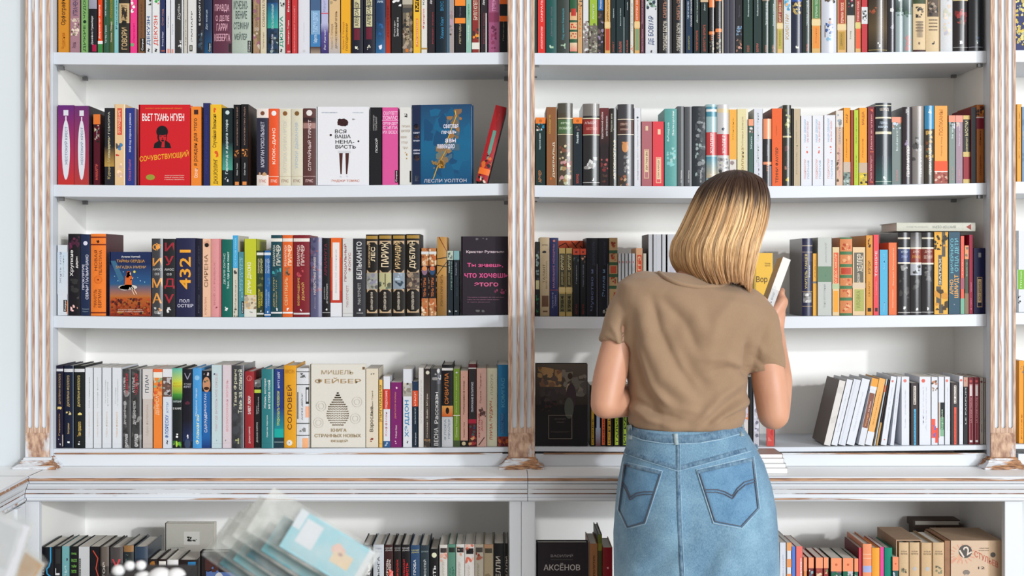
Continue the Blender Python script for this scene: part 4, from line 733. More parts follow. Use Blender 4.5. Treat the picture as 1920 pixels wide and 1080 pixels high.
529.8 550.3 440.5 H e0672c|b .92 .96 f0e4d8;t .62 .88 fdc .18 .42 РОЗАМУНДА;t .63 .88 fec .5 .85 ПИЛЧЕР;n .2 .7 .5 .61 8 543,a64,876;t .14 .48 f0c090 .2 .5 СЕНТЯБРЬ;b .04 .06 eee;n .4 .6 .07 .11 2 eee|orange hardcover with cream capitals between teal and maroon ones
550.6 581 440.5 H 7c1c28|b .92 .96 e8e0d8;t .62 .88 e8cfc8 .22 .42 РОЗАМУНДА;t .63 .88 f0dcd4 .46 .68 ПИЛЧЕР;n .2 .75 .49 .6 8 a8343c,c0505a,5a1420;t .14 .48 d9b060 .25 .4 ВОЗВРАЩЕНИЕ;t .2 .42 d9b060 .48 .7 ДОМОЙ;b .03 .05 ddd;n .4 .6 .06 .1 2 eee|wide maroon hardcover with cream and gold capitals
582 604 445 G 55557a|n 0 1 .3 1 50 4a4a70,66608a,3c3a60,7a6a8a,8a5060;t .28 .75 e8dcd8 .3 .5 НАПЕРСТНАЯ РАННЯЯ;t .1 .25 99a .35 .5 Доктор|mottled violet glossy book beside the black red lettered one
604.5 619.4 446 H 1b191d|t .52 .93 7a2a40 .25 .6 АРМИНУТА;t .22 .38 aaa .2 .4 ДОНАТЕЛЛА;t .17 .42 ccc .52 .72 ДИ ПЬЕТРАНТОНИО;b .05 .055 ccc;n .35 .65 .08 .11 2 eee|black book with dark red capital title
619.8 641.5 445.5 P e8672a|b 0 .175 e2e4ea;b .175 .33 c03a2c;b .33 .5 d2482c;b .5 .75 d8502a;r .18 .78 .21 .94 e6e4e4;t .3 .85 bab .42 .55 Вверх по лестнице|orange to red book with a long white label
642 662.5 447 P d3d4d4|t .45 .93 8a3a40 .12 .42 ПРОЩАЛЬНЫЙ;t .58 .82 a86a60 .55 .8 ФОКУС;t .12 .4 a88 .35 .58 ЭНН ПЭТЧЕТТ;b .04 .045 999|light grey book with thin red capital title
663 685.8 447 H 33343a|t .48 .96 e4e4e6 .25 .68 БЕЛЬКАНТО;t .15 .43 aaa .35 .62 ЭНН ПЭТЧЕТТ;r .25 .8 .04 .048 bbb;n .4 .6 .07 .1 2 ddd|charcoal book with tall white capital title
686.3 709.4 439.5 H 1b1714|D;t .6 .9 d9b98c .15 .35 КОРОЛЕВСКИЙ;t .67 .85 f0dcb8 .42 .75 ЛЕС;r .05 .95 .33 .53 9a9a92;n .05 .95 .33 .53 14 6a6c66,aaa,555,889;t .08 .3 d9cfc0 .38 .58 БЕРНХЕМ ВУЛФ|black ornate book with misty forest photo, first of four
709.8 735.3 439 H 1b1714|D;t .6 .9 f0dcb8 .2 .75 ПАРИЖ;r .05 .95 .33 .53 b9b58a;n .05 .95 .33 .42 8 4a4c3a,676,554;l .5 .36 .5 .52 4a4630;t .08 .3 d9cfc0 .38 .58 БЕРНХЕМ ВУЛФ|black ornate book with a tower photo, second of four
736 760.3 439 H 1b1714|D;t .58 .92 e0c08c .2 .7 ИРЛАНДИЯ;r .05 .95 .33 .53 8a98a4;n .05 .95 .33 .43 8 3a4450,567,345;n .1 .9 .44 .53 8 bcd,9ab;t .08 .3 d9cfc0 .38 .58 БЕРНХЕМ ВУЛФ|black ornate book with a blue grey sea photo, third of four
761.3 788 438.5 H 1b1714|D;t .58 .92 f0dcb8 .25 .72 ДУБЛИН;r .05 .95 .33 .53 5a5048;n .05 .95 .33 .53 20 a89078,332a24,876,433;t .08 .3 d9cfc0 .38 .58 БЕРНХЕМ ВУЛФ|black ornate book with a brown carved photo, last of four
790 804 465 P b8794a|n 0 1 0 1 60 d9b08a,e0c8a8,8a4a2a,c0683a,f0d8b8;r .03 .97 .26 .74 17131a;e .45 .67 .38 .07 8a6a80;e .45 .7 .34 .035 d88a50;t .28 .56 d8783a .3 .62 ТЕНЬ ГОРЫ;b .91 .95 d9dcdc|patterned rust book with black panel, left of a pair
804.4 818.6 465 P b8794a|n 0 1 0 1 60 d9b08a,e0c8a8,8a4a2a,c0683a,f0d8b8;r .03 .97 .26 .74 17131a;e .45 .67 .38 .07 2a4a70;e .45 .7 .34 .035 c86a40;t .28 .56 d8783a .3 .62 ТЕНЬ ГОРЫ;b .91 .95 d9dcdc|patterned rust book with black panel, right of a pair
819.5 838 444 H b88a48|l 0 .72 1 .74 1a1410;l 0 .64 1 .62 1a1410;l 0 .52 1 .68 1a1410;l .2 1 1 .82 7a2a1a;t .12 .52 5a3c1c .35 .6 РОМАН ГАРИ УБИТЬ;g 0 .5 8a6430 a87a3c|golden brown book with black thorn lines
838.6 850 470 P 1c2830|b .86 1 b8c4b4;n .1 .9 .88 .98 6 222,566;t .66 .84 cdd .2 .45 Филип Рот;t .4 .84 8a9 .6 .8 ПРЕЗРЕНИЕ;n .25 .6 .05 .1 2 ddd|short black book with pale top, left of a pair
850.6 861.5 470 P 18242c|b .86 1 7fa8ac;t .62 .82 99a .3 .55 Филип Рот;t .3 .6 456 .5 .7 Мой муж;n .25 .6 .06 .11 2 ddd|short black book with pale blue top, right of a pair
865.5 954 443 F 29202c,s=1c161f|h .1 .9 .78 .82 e8d4dc Кристен Рупеньян;h .12 .88 .6 .66 f0609a Ты знаешь,;h .06 .98 .47 .53 e85a98 что хочешь;h .27 .78 .36 .41 e86a9a этого;n .7 .95 .26 .33 6 8a3a5a,a0486a;h .12 .9 .215 .225 a0708a эта книга о каждом из нас и о том;h .12 .8 .185 .195 a0708a чего мы на самом деле хотим;h .12 .6 .155 .165 a0708a и чего боимся;n .3 .55 .95 .98 5 666;n .3 .6 .03 .06 5 666|dark plum book facing out with glowing pink title
#3R
1004 1012 453 P 1c2224|n .1 .9 .45 .9 14 788,445,9a9;r .1 .9 .36 .48 c9c090;n .1 .9 .02 .3 8 374,265|narrow dark patterned book beside the middle pilaster
1012.5 1030.4 444.6 H b8a484|t .42 .66 6a543c .3 .55 ТАЛАНТ;t .35 .7 7a644a .62 .78 ВИЛЕ ЛАКЕМАНА;r .2 .9 .12 .26 6a4a38;r .3 .8 .05 .07 6a4a38;n .2 .7 .8 .83 2 222;h .2 .85 .89 .91 765 ЛИТЕРА|tan beige book with brown lettering
1030.8 1047.3 445.5 H 2b3262|t .36 .92 b87a90 .35 .6 МАЛЕНЬКИЕ ЖЕНЩИНЫ;t .1 .3 99b .25 .45 Луиза Мэй;t .13 .27 99b .55 .75 Олкотт;b .33 .335 b44;o .5 .96 .14 c76|indigo book with dusty pink title
1045 1098 451 F f0663e,y=.132|l .05 .92 .3 .97 3a2018;l .3 .97 .42 .9 3a2018;l .5 .99 .7 .9 3a2018;l .62 .92 .8 .99 3a2018;l .8 .93 .95 .88 3a2018|orange book with dark branch lines behind the olive pocket books
1047.8 1060.5 465 P c0a668|r .1 .9 .43 .92 3c3a2a;t .68 .9 e0d09a .3 .75 ОРУЭЛЛ;t .46 .65 b0a070 .35 .7 ДЖОРДЖ;b .35 .42 cdb67c;r .1 .9 .06 .33 6a684a;t .08 .3 1e1c14 .3 .75 1984|gold and olive pocket book with large name, left of a pair
1060.9 1073.6 465 P c0a668|r .1 .9 .43 .92 3c3a2a;t .68 .9 e0d09a .3 .75 ОРУЭЛЛ;t .46 .65 b0a070 .35 .7 ДЖОРДЖ;b .35 .42 cdb67c;r .1 .9 .06 .33 6a684a;t .08 .3 1e1c14 .3 .75 1984|gold and olive pocket book with large name, right of a pair
1074 1087.2 466 P 151a20|b .91 1 c84a30;o .5 .95 .18 622;n .1 .9 .81 .89 6 566,334;t .48 .76 99a .45 .62 Гордость;t .03 .18 8a3028 .4 .65 ОСТИН|black pocket book with red top, left of a pair
1087.6 1099 466 P 151a20|b .91 1 c84a30;o .5 .95 .18 622;n .1 .9 .79 .89 8 a66a4a,543,d98;t .44 .76 99a .45 .62 Разум и чувства;t .03 .18 8a3028 .4 .65 ОСТИН|black pocket book with red top, right of a pair
1099.6 1121.4 446 H 121420|t .65 .95 343850 .45 .75 ДЖЕЙН ОСТИН;t .07 .6 56648a .35 .65 Чувство и;r .9 .94 0 .67 889|black hardcover with blue script, left of a pair
1121.8 1141.6 446 H 121420|t .65 .95 343850 .45 .75 ДЖЕЙН ОСТИН;t .25 .6 5a7a9a .35 .65 Эмма и;r .9 .94 0 .67 889;n .4 .9 .04 .13 6 aaa,776|black hardcover with blue script, right of a pair
1142.2 1158 445.5 H b89a70|b .8 .84 3a5a40;b .65 .69 3a5a40;b .5 .54 3a5a40;b .35 .39 3a5a40;n .2 .8 .86 .95 6 8a3a2a,a04a34;n .2 .8 .7 .8 6 a83c2a,8a3a2a;r .15 .85 .55 .64 b85038;n .2 .8 .4 .5 6 a83c2a,8a3a2a;n .2 .8 .2 .33 6 b04a34|ornate tan book with green bars and red diamonds
1158.8 1165 475 P d2d8e0|n .3 .6 .8 .9 2 c66|thin white book with pink dot, first of five alike,g=thin white booklets
1165.3 1171.5 475 P d2d8e0|n .3 .6 .8 .9 2 c66|thin white book with pink dot, second of five alike,g=thin white booklets
1171.8 1178 475 P d2d8e0|n .3 .6 .8 .9 2 c66|thin white book with pink dot, third of five alike,g=thin white booklets
1178.4 1184.6 475 P d2d8e0|n .3 .6 .8 .9 2 c66|thin white book with pink dot, fourth of five alike,g=thin white booklets
1185 1191.2 475 P d2d8e0|n .3 .6 .8 .9 2 c66|thin white book with pink dot, last of five alike,g=thin white booklets
1192 1205.4 465 P ecb890|r .2 .85 .1 .9 d8583c;t .5 .88 fdb .3 .7 РИГГЗ|pale orange book with coral title panel by the shoulder
1205.8 1212.5 475 P d9d6c8||thin cream book by the shoulder, next to a coral titled one
1215.5 1224.5 439 P dbe0e8,side=4a3c34|r .93 1 0 1 222|tall white book with brown cover edge beside the hair
1225 1240.8 439 P dde2ec|r .35 .38 0 1 bcd;r .95 1 0 1 223|wide tall white book with pale line, beside the hair
1241.3 1249 439 P d9dee6|r .93 1 0 1 333|thin tall white book near the hair
1251 1268 439 P d9dee6,side=3a302c|n .1 .9 .1 .9 6 ccd|tall white book partly hidden by the hair
1416 1450.5 474 F e8b83c,rot=8,s=f0cc60,T=.03|h .06 .7 .51 .63 5a3c14 Вор;h .55 .86 .82 .85 a08030 Роман;h .55 .86 .78 .81 a08030 проза|golden yellow book facing out with short dark serif title
1452 1456 520 P 1a1c24||sliver of black book between yellow book and the held book
1504 1523.3 446.7 G 24284a,side=3a3238|g .7 1 3a3a5a 24284a;b .31 .315 c9b080;b .9 .91 c9b8a0;b .82 .825 c9b8a0;t .35 .8 e8d480 .25 .5 УЧИТЕЛЬ ТАНЦЕВ;t .5 .65 ccc .6 .75 Роман;r .1 .9 .17 .3 8a8a88;n .1 .9 .17 .3 10 ddd,555,aaa;b .12 .125 c9b080|navy glossy book with brown cover facing sideways and yellow lettering
1523.8 1532.6 475 P edb040|b .52 .55 777;t .6 .9 c98a20 .4 .6 Лес|thin amber yellow book beside the navy glossy one
1533 1560 445 P c3c8c4|b .43 .63 6a8a72;t .68 .93 a8acb0 .5 .65 АНАТОЛИЙ;t .1 .4 b0b4b8 .4 .55 Зона затопления;n .5 .65 .5 .55 2 587|wide pale grey book with a sage green band
1560.5 1574.5 463 P e4cca0|r .2 .85 .47 .92 e0603c;t .48 .9 fda .3 .7 ОЛДОС ХАКСЛИ;b .39 .46 b8c9a0;r .15 .85 .05 .36 f0a83c|cream pocket book with coral and orange panels
1575 1598 445 H d88a58|b .98 1 4a7a50;b .78 .82 4a7a50;b .62 .66 4a7a50;b .48 .52 4a7a50;b .34 .38 4a7a50;b .19 .23 4a7a50;b 0 .03 4a7a50;n .15 .85 .84 .96 8 c8502c,e8b080,b84a2a;n .15 .85 .68 .77 6 c8502c,e8b080;r .1 .9 .53 .61 c0442c;n .15 .85 .39 .47 6 c8502c,e8b080;n .15 .85 .24 .33 6 c8502c,e8b080;n .15 .85 .05 .18 8 c8502c,e8b080|ornate orange and green banded book with red label
1598.5 1623 463 P e6cca4|r .12 .85 .48 .92 6a685e;t .48 .62 e8dcc8 .35 .6 ДЖОЗЕФ;t .64 .9 f0e4d0 .35 .78 ХЕЛЛЕР;b .4 .47 dcc8b0;r .15 .88 .06 .38 b0b468;t .1 .36 8a8e4a .3 .6 УЛОВКА|wide cream pocket book with dark grey title panel
1623.6 1637 441 P dc9a40|t .52 .68 6a3c18 .3 .65 ИЗГОИ;t .23 .42 a86a28 .35 .6 С.Я.ХАРТИ;r .25 .75 .045 .09 1e1a18;n .3 .7 .83 .96 5 4a2a14|caramel orange book with small black square at its foot
1637.4 1648.5 440 P e8505a|t .48 .8 fdd .3 .68 ТОНКИЕ;t .25 .42 faa .4 .6 С.Э.ХИНТОН;r .3 .75 .045 .09 3a2a2a|coral red book with white lettering beside the caramel one
1649 1665.3 468 P 58b4dc|t .05 .2 ace .45 .6 Роман;t .7 .93 8cf .4 .6 Сны|short sky blue book
1665.8 1683 454.6 P ea7848|t .1 .35 fca .4 .55 Михаил Гиголашвили;t .4 .92 fca .45 .6 Захват Московии|orange book beside the sky blue one
1683.5 1706.5 435.6 G 1e1e22|b .64 .8 2a3a6a;b .8 .82 e6e0d0;b .62 .64 e6e0d0;b .92 .94 d9d2c0;n .2 .8 .52 .6 6 999;h .2 .8 .75 .78 bcd УИЛКИ;h .25 .75 .69 .73 9ad ЛУННЫЙ;n .4 .65 .05 .1 2 fff;b .025 .032 ccc;n .1 .9 .2 .45 8 444,555|black glossy book with dark blue label, first of three
1707 1728 435.6 G 26262a|r 0 1 .48 .62 b4bac4;n .1 .9 .5 .6 5 333,222;b .63 .8 8a3020;b .8 .82 e6e0d0;b .615 .635 e6e0d0;b .92 .94 d9d2c0;g .82 1 888 444;h .2 .8 .75 .78 dba ДЖОНС;h .15 .85 .68 .73 e0a050 РЭЙМОНД;n .4 .65 .05 .1 2 fff;b .025 .032 ccc;n .1 .9 .3 .46 5 444,555|black glossy book with red label above a pale patch, middle of three
1728.5 1751 435.6 G 26262a|b .63 .8 7a2a20;b .8 .82 e6e0d0;b .61 .63 e6e0d0;b .92 .94 d9d2c0;n .2 .8 .4 .6 8 555,666,888;h .2 .8 .75 .78 dba ДЖОН;h .15 .85 .68 .73 dba ВЕЛИКИЙ;n .4 .65 .05 .1 2 fff;b .025 .032 ccc|black glossy book with dark red label, last of three
1751.5 1778 434.6 P eab44a|r .55 .8 .7 1 5a5650;r .3 .55 .35 .72 5a5650;t .36 .68 eed .35 .5 ЗАПАХ;r .15 .5 .12 .34 5a5650;r .35 .65 .01 .12 5a5650;n 0 1 .78 1 24 3a3020,e8a030,2a2418;n 0 1 .05 .3 8 4a3a20,d8983a|mustard yellow book with grey zigzag and black flecks
1778.5 1800.6 434.6 P 36586c|t .5 .92 7ac0d0 .1 .42 НИЧЕЙНОГО;t .52 .92 7ac0d0 .52 .9 ОТЦА ДЕТИ;t .24 .42 f0b060 .1 .42 АРНО;t .2 .48 f0b060 .5 .9 ШМИДТ;n .45 .55 .1 .13 1 99a|slate blue book with pale blue and orange capitals
1801 1808.5 442 P e86a58|b 0 .2 7ab8a0;b .32 .46 a86070;t .5 .7 fcc .4 .6 Пир|thin coral book with mint green foot
1809 1816.7 460 P 4a5a48|b .8 1 e8a070;n .1 .9 .82 .98 4 d9b080,876;t .55 .75 cdc .4 .6 Война;b 0 .3 8a7a60|thin green pocket book with pale orange top, between coral and crimson
1817 1824.8 440 P a01c3c|t .05 .2 e9b .4 .65 Д. ЭЛИОТ;t .28 .4 e9b .4 .65 СИЛАС|thin crimson book near the right upright
1825.3 1847.5 465 P 1f2250|r .3 .75 .1 .56 c9a87c;r .34 .71 .11 .55 2a2440;r .38 .67 .17 .53 e0c49a;t .2 .5 2a2030 .42 .62 КОН ВРЕМЕН;r .42 .65 .86 .93 9a9aa0|navy blue book with a cream framed plate, last beside the right upright
#4L
105.8 118.6 685 H 1c1830|b .93 .96 dcdce0;t .53 .9 b89a6a .35 .7 ДЖУЛИАН ФЕЛЛОУЗ;n .15 .8 .45 .5 3 e8c880;t .15 .42 c9a060 .35 .6 Гордость;n .4 .65 .03 .06 2 eee;n .3 .7 .1 .12 2 bbc;r .9 1 .02 .16 d9cfc0|dark violet book with white stripe and gold lettering, first of three
120.3 139 685 H 161e34|b .92 .96 dcdce0;t .5 .88 c9ae78 .3 .6 ДЖУЛИАН ФЕЛЛОУЗ;n .2 .85 .4 .44 4 e8d090;t .17 .3 c9ae78 .35 .6 Белгравия;n .35 .65 .04 .08 2 fff;r .9 .95 0 1 7a8a9c|dark blue book with white stripe and gold lettering, second of three
140 159 685 H 171c1c|b .92 .96 dcdce0;t .5 .88 d9c47c .3 .6 ДЖУЛИАН ФЕЛЛОУЗ;n .2 .8 .4 .44 4 ecd880;t .14 .32 d9b860 .3 .75 Тень прошлого;n .35 .65 .04 .08 2 fff|black green book with white stripe and gold lettering, third of three
159.6 174.8 689 P dde2e8|t .5 .88 bbb .45 .6 Моя гениальная;t .13 .45 d9c8b8 .45 .6 ЭЛЕНА ФЕРРАНТЕ;b .05 .052 ccc|white book with faint lettering, first of four in a run
175.2 190.8 689 P dee3e9|t .5 .88 bbb .45 .6 История нового;t .13 .45 d9c4b0 .45 .6 ЭЛЕНА ФЕРРАНТЕ;b .05 .052 ccc|white book with faint lettering, second of four in a run
191.5 209.6 689 P dee3e9|t .55 .85 bbb .3 .42 Те кто уходит;t .52 .82 bbb .52 .64 и кто остаётся;t .13 .45 d9c4b0 .4 .58 ЭЛЕНА ФЕРРАНТЕ;b .05 .052 ccc|white book with faint lettering, third of four in a run
210.2 229 689 P dee3e9|t .55 .75 bbb .3 .42 История;t .52 .86 bbb .52 .64 о пропавшем;t .13 .45 e0b890 .4 .58 ЭЛЕНА ФЕРРАНТЕ;b .05 .052 ccc|white book with faint orange lettering, last of four in a run
229.8 246 691.7 G 3a3a3c|n .05 .95 0 1 30 555,222,888,2a2a2c;t .7 .9 d9d9d9 .15 .38 АТЕЛЬЕ;t .68 .95 c02c38 .42 .75 ЧУДОТВОР;t .3 .6 ddd .2 .5 ДРИ ОДИНОЧЕСТВА;t .02 .18 eee .35 .65 СИЛАЕВ|black and grey book with red and white lettering, left of a pair
246.4 266.5 691.7 G 343436|n .05 .95 0 1 30 555,222,888,2a2a2c;t .7 .9 d9d9d9 .1 .35 АТЕЛЬЕ;t .68 .95 c02c38 .38 .7 ЧУДОТВОР;t .3 .6 ddd .2 .5 ДРИ ОДИНОЧЕСТВА;t .02 .18 eee .35 .65 СИЛАЕВ;r .82 .9 0 1 999|black and grey book with red and white lettering, right of a pair
267.5 287 691.7 P c9bfb8|b .62 1 d6d2d0;t .7 .92 3a4458 .25 .6 ПЛАЧ;t .15 .55 b8a898 .35 .6 ЭДАН ФИЛЕМОНА;b .05 .052 a99|pinkish beige book with dark blue title
287.5 304.8 691.7 P ee8638|b .96 1 e86a3c;b .89 .96 ece6da;n 0 1 .74 .89 14 8ab08a,d98a5a,c9c0a0,a54;n 0 1 .5 .76 12 e05a2c,f0a060,d8703a;t .42 .66 fdd0a8 .25 .7 ДЕНИСА|orange book with white title patch and mixed top
305.2 322.5 691.7 P d6dde8|b .9 1 e0e2e6;b .65 .9 6a5048;n .05 .95 .77 .9 8 8a6a60,4a3a34,bbb;n .05 .95 .65 .77 8 dcd,333,aaa;t .13 .42 2f62a8 .25 .65 ФЛОРЕСКУ;t .45 .58 7a9ac0 .4 .65 КЭТИ;t .05 .1 333 .4 .6 ~|white book with a dark photo top and blue capitals
323 342.2 690 H 1c2222|g .82 1 c9d23c 58b8a8;g .66 .82 4a9a3c d9d23c;g .6 .68 1f4a28 4a9a3c;h .08 .92 .76 .79 c9a030 ФАННИ;h .12 .9 .8 .82 b9a030 ФЛЭГГ;h .1 .9 .57 .6 cdd РАЙСКИЙ;h .1 .9 .48 .51 ddd В КАФЕ;n .1 .9 0 .09 8 3a7a2a,6ab03a;e .45 .05 .1 .04 b9d84a;n .3 .6 .12 .18 3 fff|black book with a sunrise gradient and green foot
342.8 361 691.7 H 1a1824|h .12 .88 .8 .82 bbb ФЭННИ;h .1 .85 .76 .79 ccd ФЛЭГГ;l .2 .95 .5 .87 99a;l .5 .87 .8 .95 99a;n .1 .8 .55 .61 4 5a2a3a;g .08 .35 22305a 1a1824;e .5 .05 .32 .06 3a4a66;n .35 .6 .12 .18 3 fff|black book with pale chevron and dark blue glow
361.4 378.3 690 H 4a9ad8|o .5 .88 .28 8ac0e8;t .4 .75 cde .3 .55 Первое лицо;t .05 .42 e8e8c0 .35 .75 Фланаган|bright sky blue book with pale yellow name
378.7 396 694.7 P 2264a8|b .73 1 1a1c22;n .2 .8 .93 .98 3 dcc;e .5 .82 .42 .1 c8906c;n .15 .85 .84 .88 4 6a6a3a,444;e .5 .77 .3 .02 3a241a;t .4 .7 dde .25 .55 ДИНАТАН;t .2 .42 dde .25 .6 САФРАН;g 0 .15 1a3a78 2264a8|blue book with a bearded face in sunglasses
396.5 416.6 684 P c3d6da|t .2 .9 c9a8b0 .35 .6 ТАМ ГДЕ БИЛОСЬ МОЕ СЕРДЦЕ;n .2 .35 .88 .91 1 357;b .055 .057 9ab;n .4 .6 .08 .1 1 89a|pale ice blue book with faint pink title
417 434.4 684 P d9ccd2|t .2 .82 dba0a8 .4 .65 ВОЗМОЖНАЯ ЖИЗНЬ;b .06 .062 a99;n .3 .5 .08 .1 1 888|pale lilac pink book with thin rose title
435 458.2 684.5 G 35373c|n .03 .97 0 .5 14 2a2c30,40444a;t .5 .95 dad9b8 .15 .48 Тана Френч;t .42 .95 c9ccb8 .52 .85 Тень за спиной;n .3 .6 .05 .12 4 b9b97a;r .93 .97 0 1 99a|wide charcoal book with large pale lettering
459.2 476.3 696 H 9a2a30|o .5 .91 .3 c87a7a;o .5 .91 .24 9a2a30;t .44 .68 eee .35 .65 ЗАВЕТ ЛЮКИ;t .06 .28 edd .45 .65 ДЖОАН ХАРРИС|dark red book with white initials ring
477 490 712.5 P 191719|b .9 1 777;n .1 .9 .86 .97 5 bbb,555;b .81 .86 b8cc4a;t .5 .75 bbb .5 .7 Туфелька;t .08 .38 ccc .3 .55 ДЖОАНН ХАРРИС;t .5 .62 bbb .25 .42 Ежевичное|short black book with lime green strip
490.5 513.8 691.7 H 2f7a80|t .5 .88 e0e6e6 .2 .42 Жизнь, которая;t .5 .86 e0e6e6 .5 .72 не стала моей;t .14 .42 cdd .4 .55 Кристин Хармель;r .87 .93 0 1 8fb4b8;b .06 .062 244|teal hardcover with two white title lines
514.3 532.3 691.7 P 263c80|g .15 .5 1a9a98 263c80;b 0 .15 1d3a46;b .13 .24 1aa8a0;t .28 .72 d8e04a .3 .6 ТРУДНО БЫТЬ ЧЕЛОВЕКОМ;t .76 .97 dde .3 .6 МЭТТ ХЕЙГ;b .07 .075 bcc|blue to turquoise book with yellow title
532.8 555.8 684.7 H e0a024|t .22 .76 6a3a1c .2 .65 СОЛОВЕЙ;h .1 .85 .9 .95 b87a20 КРИСТИН;o .45 .06 .24 e8e4d8;n .4 .5 .05 .07 1 335|wide mustard book with tall brown capitals
556.4 581 690 H dadde2|b .95 .96 333;b .79 .8 333;b .3 .31 333;b .15 .16 333;r .05 .12 .36 .7 222;r .7 .95 .55 .76 333;r .76 .9 .58 .73 dadde2;r .68 .97 .38 .52 f0b090;r .45 .9 0 .12 f0b080;t .35 .68 444 .35 .5 АНГЕЛ ДЕЙНИ;n .2 .7 .88 .94 4 666;n .2 .7 .2 .28 3 888|white book with black bars and peach squares
581.9 685.5 683 F e0dcd2,s=ece4d0|h .2 .78 .88 .93 a8926c МИШЕЛЬ;h .08 .92 .77 .84 a88a60 ФЕЙБЕР;C .5 .42;h .38 .66 .19 .23 a8926c КНИГА;h .08 .92 .125 .165 a8926c СТРАННЫХ НОВЫХ;h .38 .68 .06 .1 a8926c ВЕЩЕЙ;r .95 .99 .94 .97 7a5c34|large cream book facing out with a dotted drop and gold capitals
686 710 691 P ded4c0|t .4 .72 8a7a60 .45 .6 Каролина Паньё;t .2 .52 3a2a22 .3 .65 Взрослые;n .3 .65 .07 .12 5 8a3a2c,b8806a;n .4 .7 .91 .94 2 444|cream book with dark title beside the dotted drop book
710.4 718 712 P f0c060|t .4 .92 6a4a1c .2 .7 ПИПЛАНИЯ;b .38 .385 a63;b .05 .055 a63|narrow butter yellow book with dark dashes
718.5 732 705.5 P dde0e8|b .54 .82 c8382c;t .55 .8 fdd .3 .65 ПРЕДСКАЗАНИЕ;t .15 .5 d98a8a .25 .65 Хоффман;b 0 .09 2f5a8c;n .2 .8 .02 .07 4 bcd|white book with red block and small blue foot
732.5 754 716.5 P 7a2068|t .44 .85 d9906a .35 .5 ДИКТАТОР ФОРМЫ;t .14 .34 edd .4 .55 Рэйчел Хокс;n .35 .55 .05 .1 3 ecd;n .45 .65 .88 .93 2 ecd|vivid purple book with small lettering
755.4 773.2 691.7 P d9dde4|b .65 .82 a8a49a;n .05 .95 .66 .82 8 8a867c,bbb,c9c0b0;n .4 .6 .8 .86 1 333;t .13 .6 2f80b4 .2 .7 ХЭДДОН;t .05 .08 555 .4 .6 ~|white book with large blue capital title and grey photo
773.6 784 715 P 182a3c|b .62 .86 d8502c;t .63 .84 fcb .35 .65 ИМЯ;t .35 .6 bcc .35 .6 ЗИМНИЙ;t .03 .22 ddd .45 .7 Corpus;b .86 1 1d3450|narrow navy book with orange middle panel
784.5 795 689.5 P d9d6d2|t .3 .85 bbb .4 .65 МИЛОСЕРДИЕ|plain narrow off-white book beside the navy orange one
795.4 807.3 691 P 4a3f3a|g .6 1 4a3f3a 2a2422;b .08 .1 a87a4a;t .12 .68 c9c0b0 .35 .65 Сьюзан Вайн Мэри;o .55 .95 .3 d9d4c0;n 0 1 0 .1 4 b8884a,765|dark sepia book with a pale moon disc
807.8 828.2 690.5 G 2f3238|n .05 .95 .85 1 8 999,555,ccc;t .02 .25 e0e0e0 .3 .7 ВЕСНА;t .3 .7 e4e4e4 .35 .7 Рассказы;n .6 .9 .75 .95 5 556|charcoal glossy book with white brush lettering
828.6 849.6 683.5 H 17161b|b .93 .96 e4e2e0;t .52 .9 e0843c .25 .6 СИВИЛЛА;g .37 .5 e0662c f0b060;e .5 .44 .16 .04 1a1214;b 0 .365 d6d9de;t .08 .34 89a .2 .4 ФЛОРА;t .1 .34 89a .5 .75 ПРАЙЕР|black and white book with orange sunset band
850 862.6 691 P 7a9c34|t .12 .4 d9e0b0 .35 .6 Слава Чоков;t .44 .9 cdd890 .35 .6 Милый Ханс дорогой;b .395 .405 eed;b 0 .08 4a5a34;o .5 .95 .14 dde|olive green book with pale lettering and dark foot
863 878 695 P d9a898|b 0 .08 1a1618;e .45 .04 .25 .025 d9c8a0;t .42 .87 2a1a1c .35 .6 Экобуржийный повар;t .12 .32 4a2a2c .4 .6 Мариам Чжи;n .4 .6 .9 .93 1 222|rose beige book with black foot and dark script
878.5 893.4 682 P 5a1a24|r .1 .9 .33 .95 2c2a2c;t .42 .78 dde .35 .62 ПАРИЖАНЕ В ПАРИЖЕ;b .28 .33 b02440;b .94 .955 ccc;n .1 .9 .13 .27 6 2a4a6a,455;n 0 1 0 .13 8 d9a070,a83a3c,432|tall black and red book with white capital title
894 912.4 690 H d3a89c|t .12 .42 a8403c .1 .35 КРУГЛЫЙ;t .2 .34 a8403c .45 .65 ДОМ;t .55 .93 8a5a54 .3 .5 Луиза Эрдрич;l .2 .02 .8 .12 4a3030;l .5 .5 .9 .38 4a3030;n .2 .9 .38 .48 6 5a3a38|dusty rose book with fine black twig drawing
913 932.5 690 H d0cdb2|t .08 .58 b04a2c .25 .6 ЛУИЗА ЭРДРИЧ;t .65 .92 9a9a80 .35 .6 ЛАРОУЗ;o .5 .61 .06 a86|pale sage cream book with rust capitals
933 953.5 683.5 P 2070a0|t .48 .84 5aa0c0 .35 .65 КОМПАС;b 0 .12 8a3a2a;n 0 1 0 .12 10 c0642c,5a2030,a84a3c;r .25 .65 .16 .4 2a5a8a;t .16 .4 4a8ab0 .3 .6 МАТИАС ЭНАР|blue book with pale blue title and brick foot, last beside the pilaster
#4R
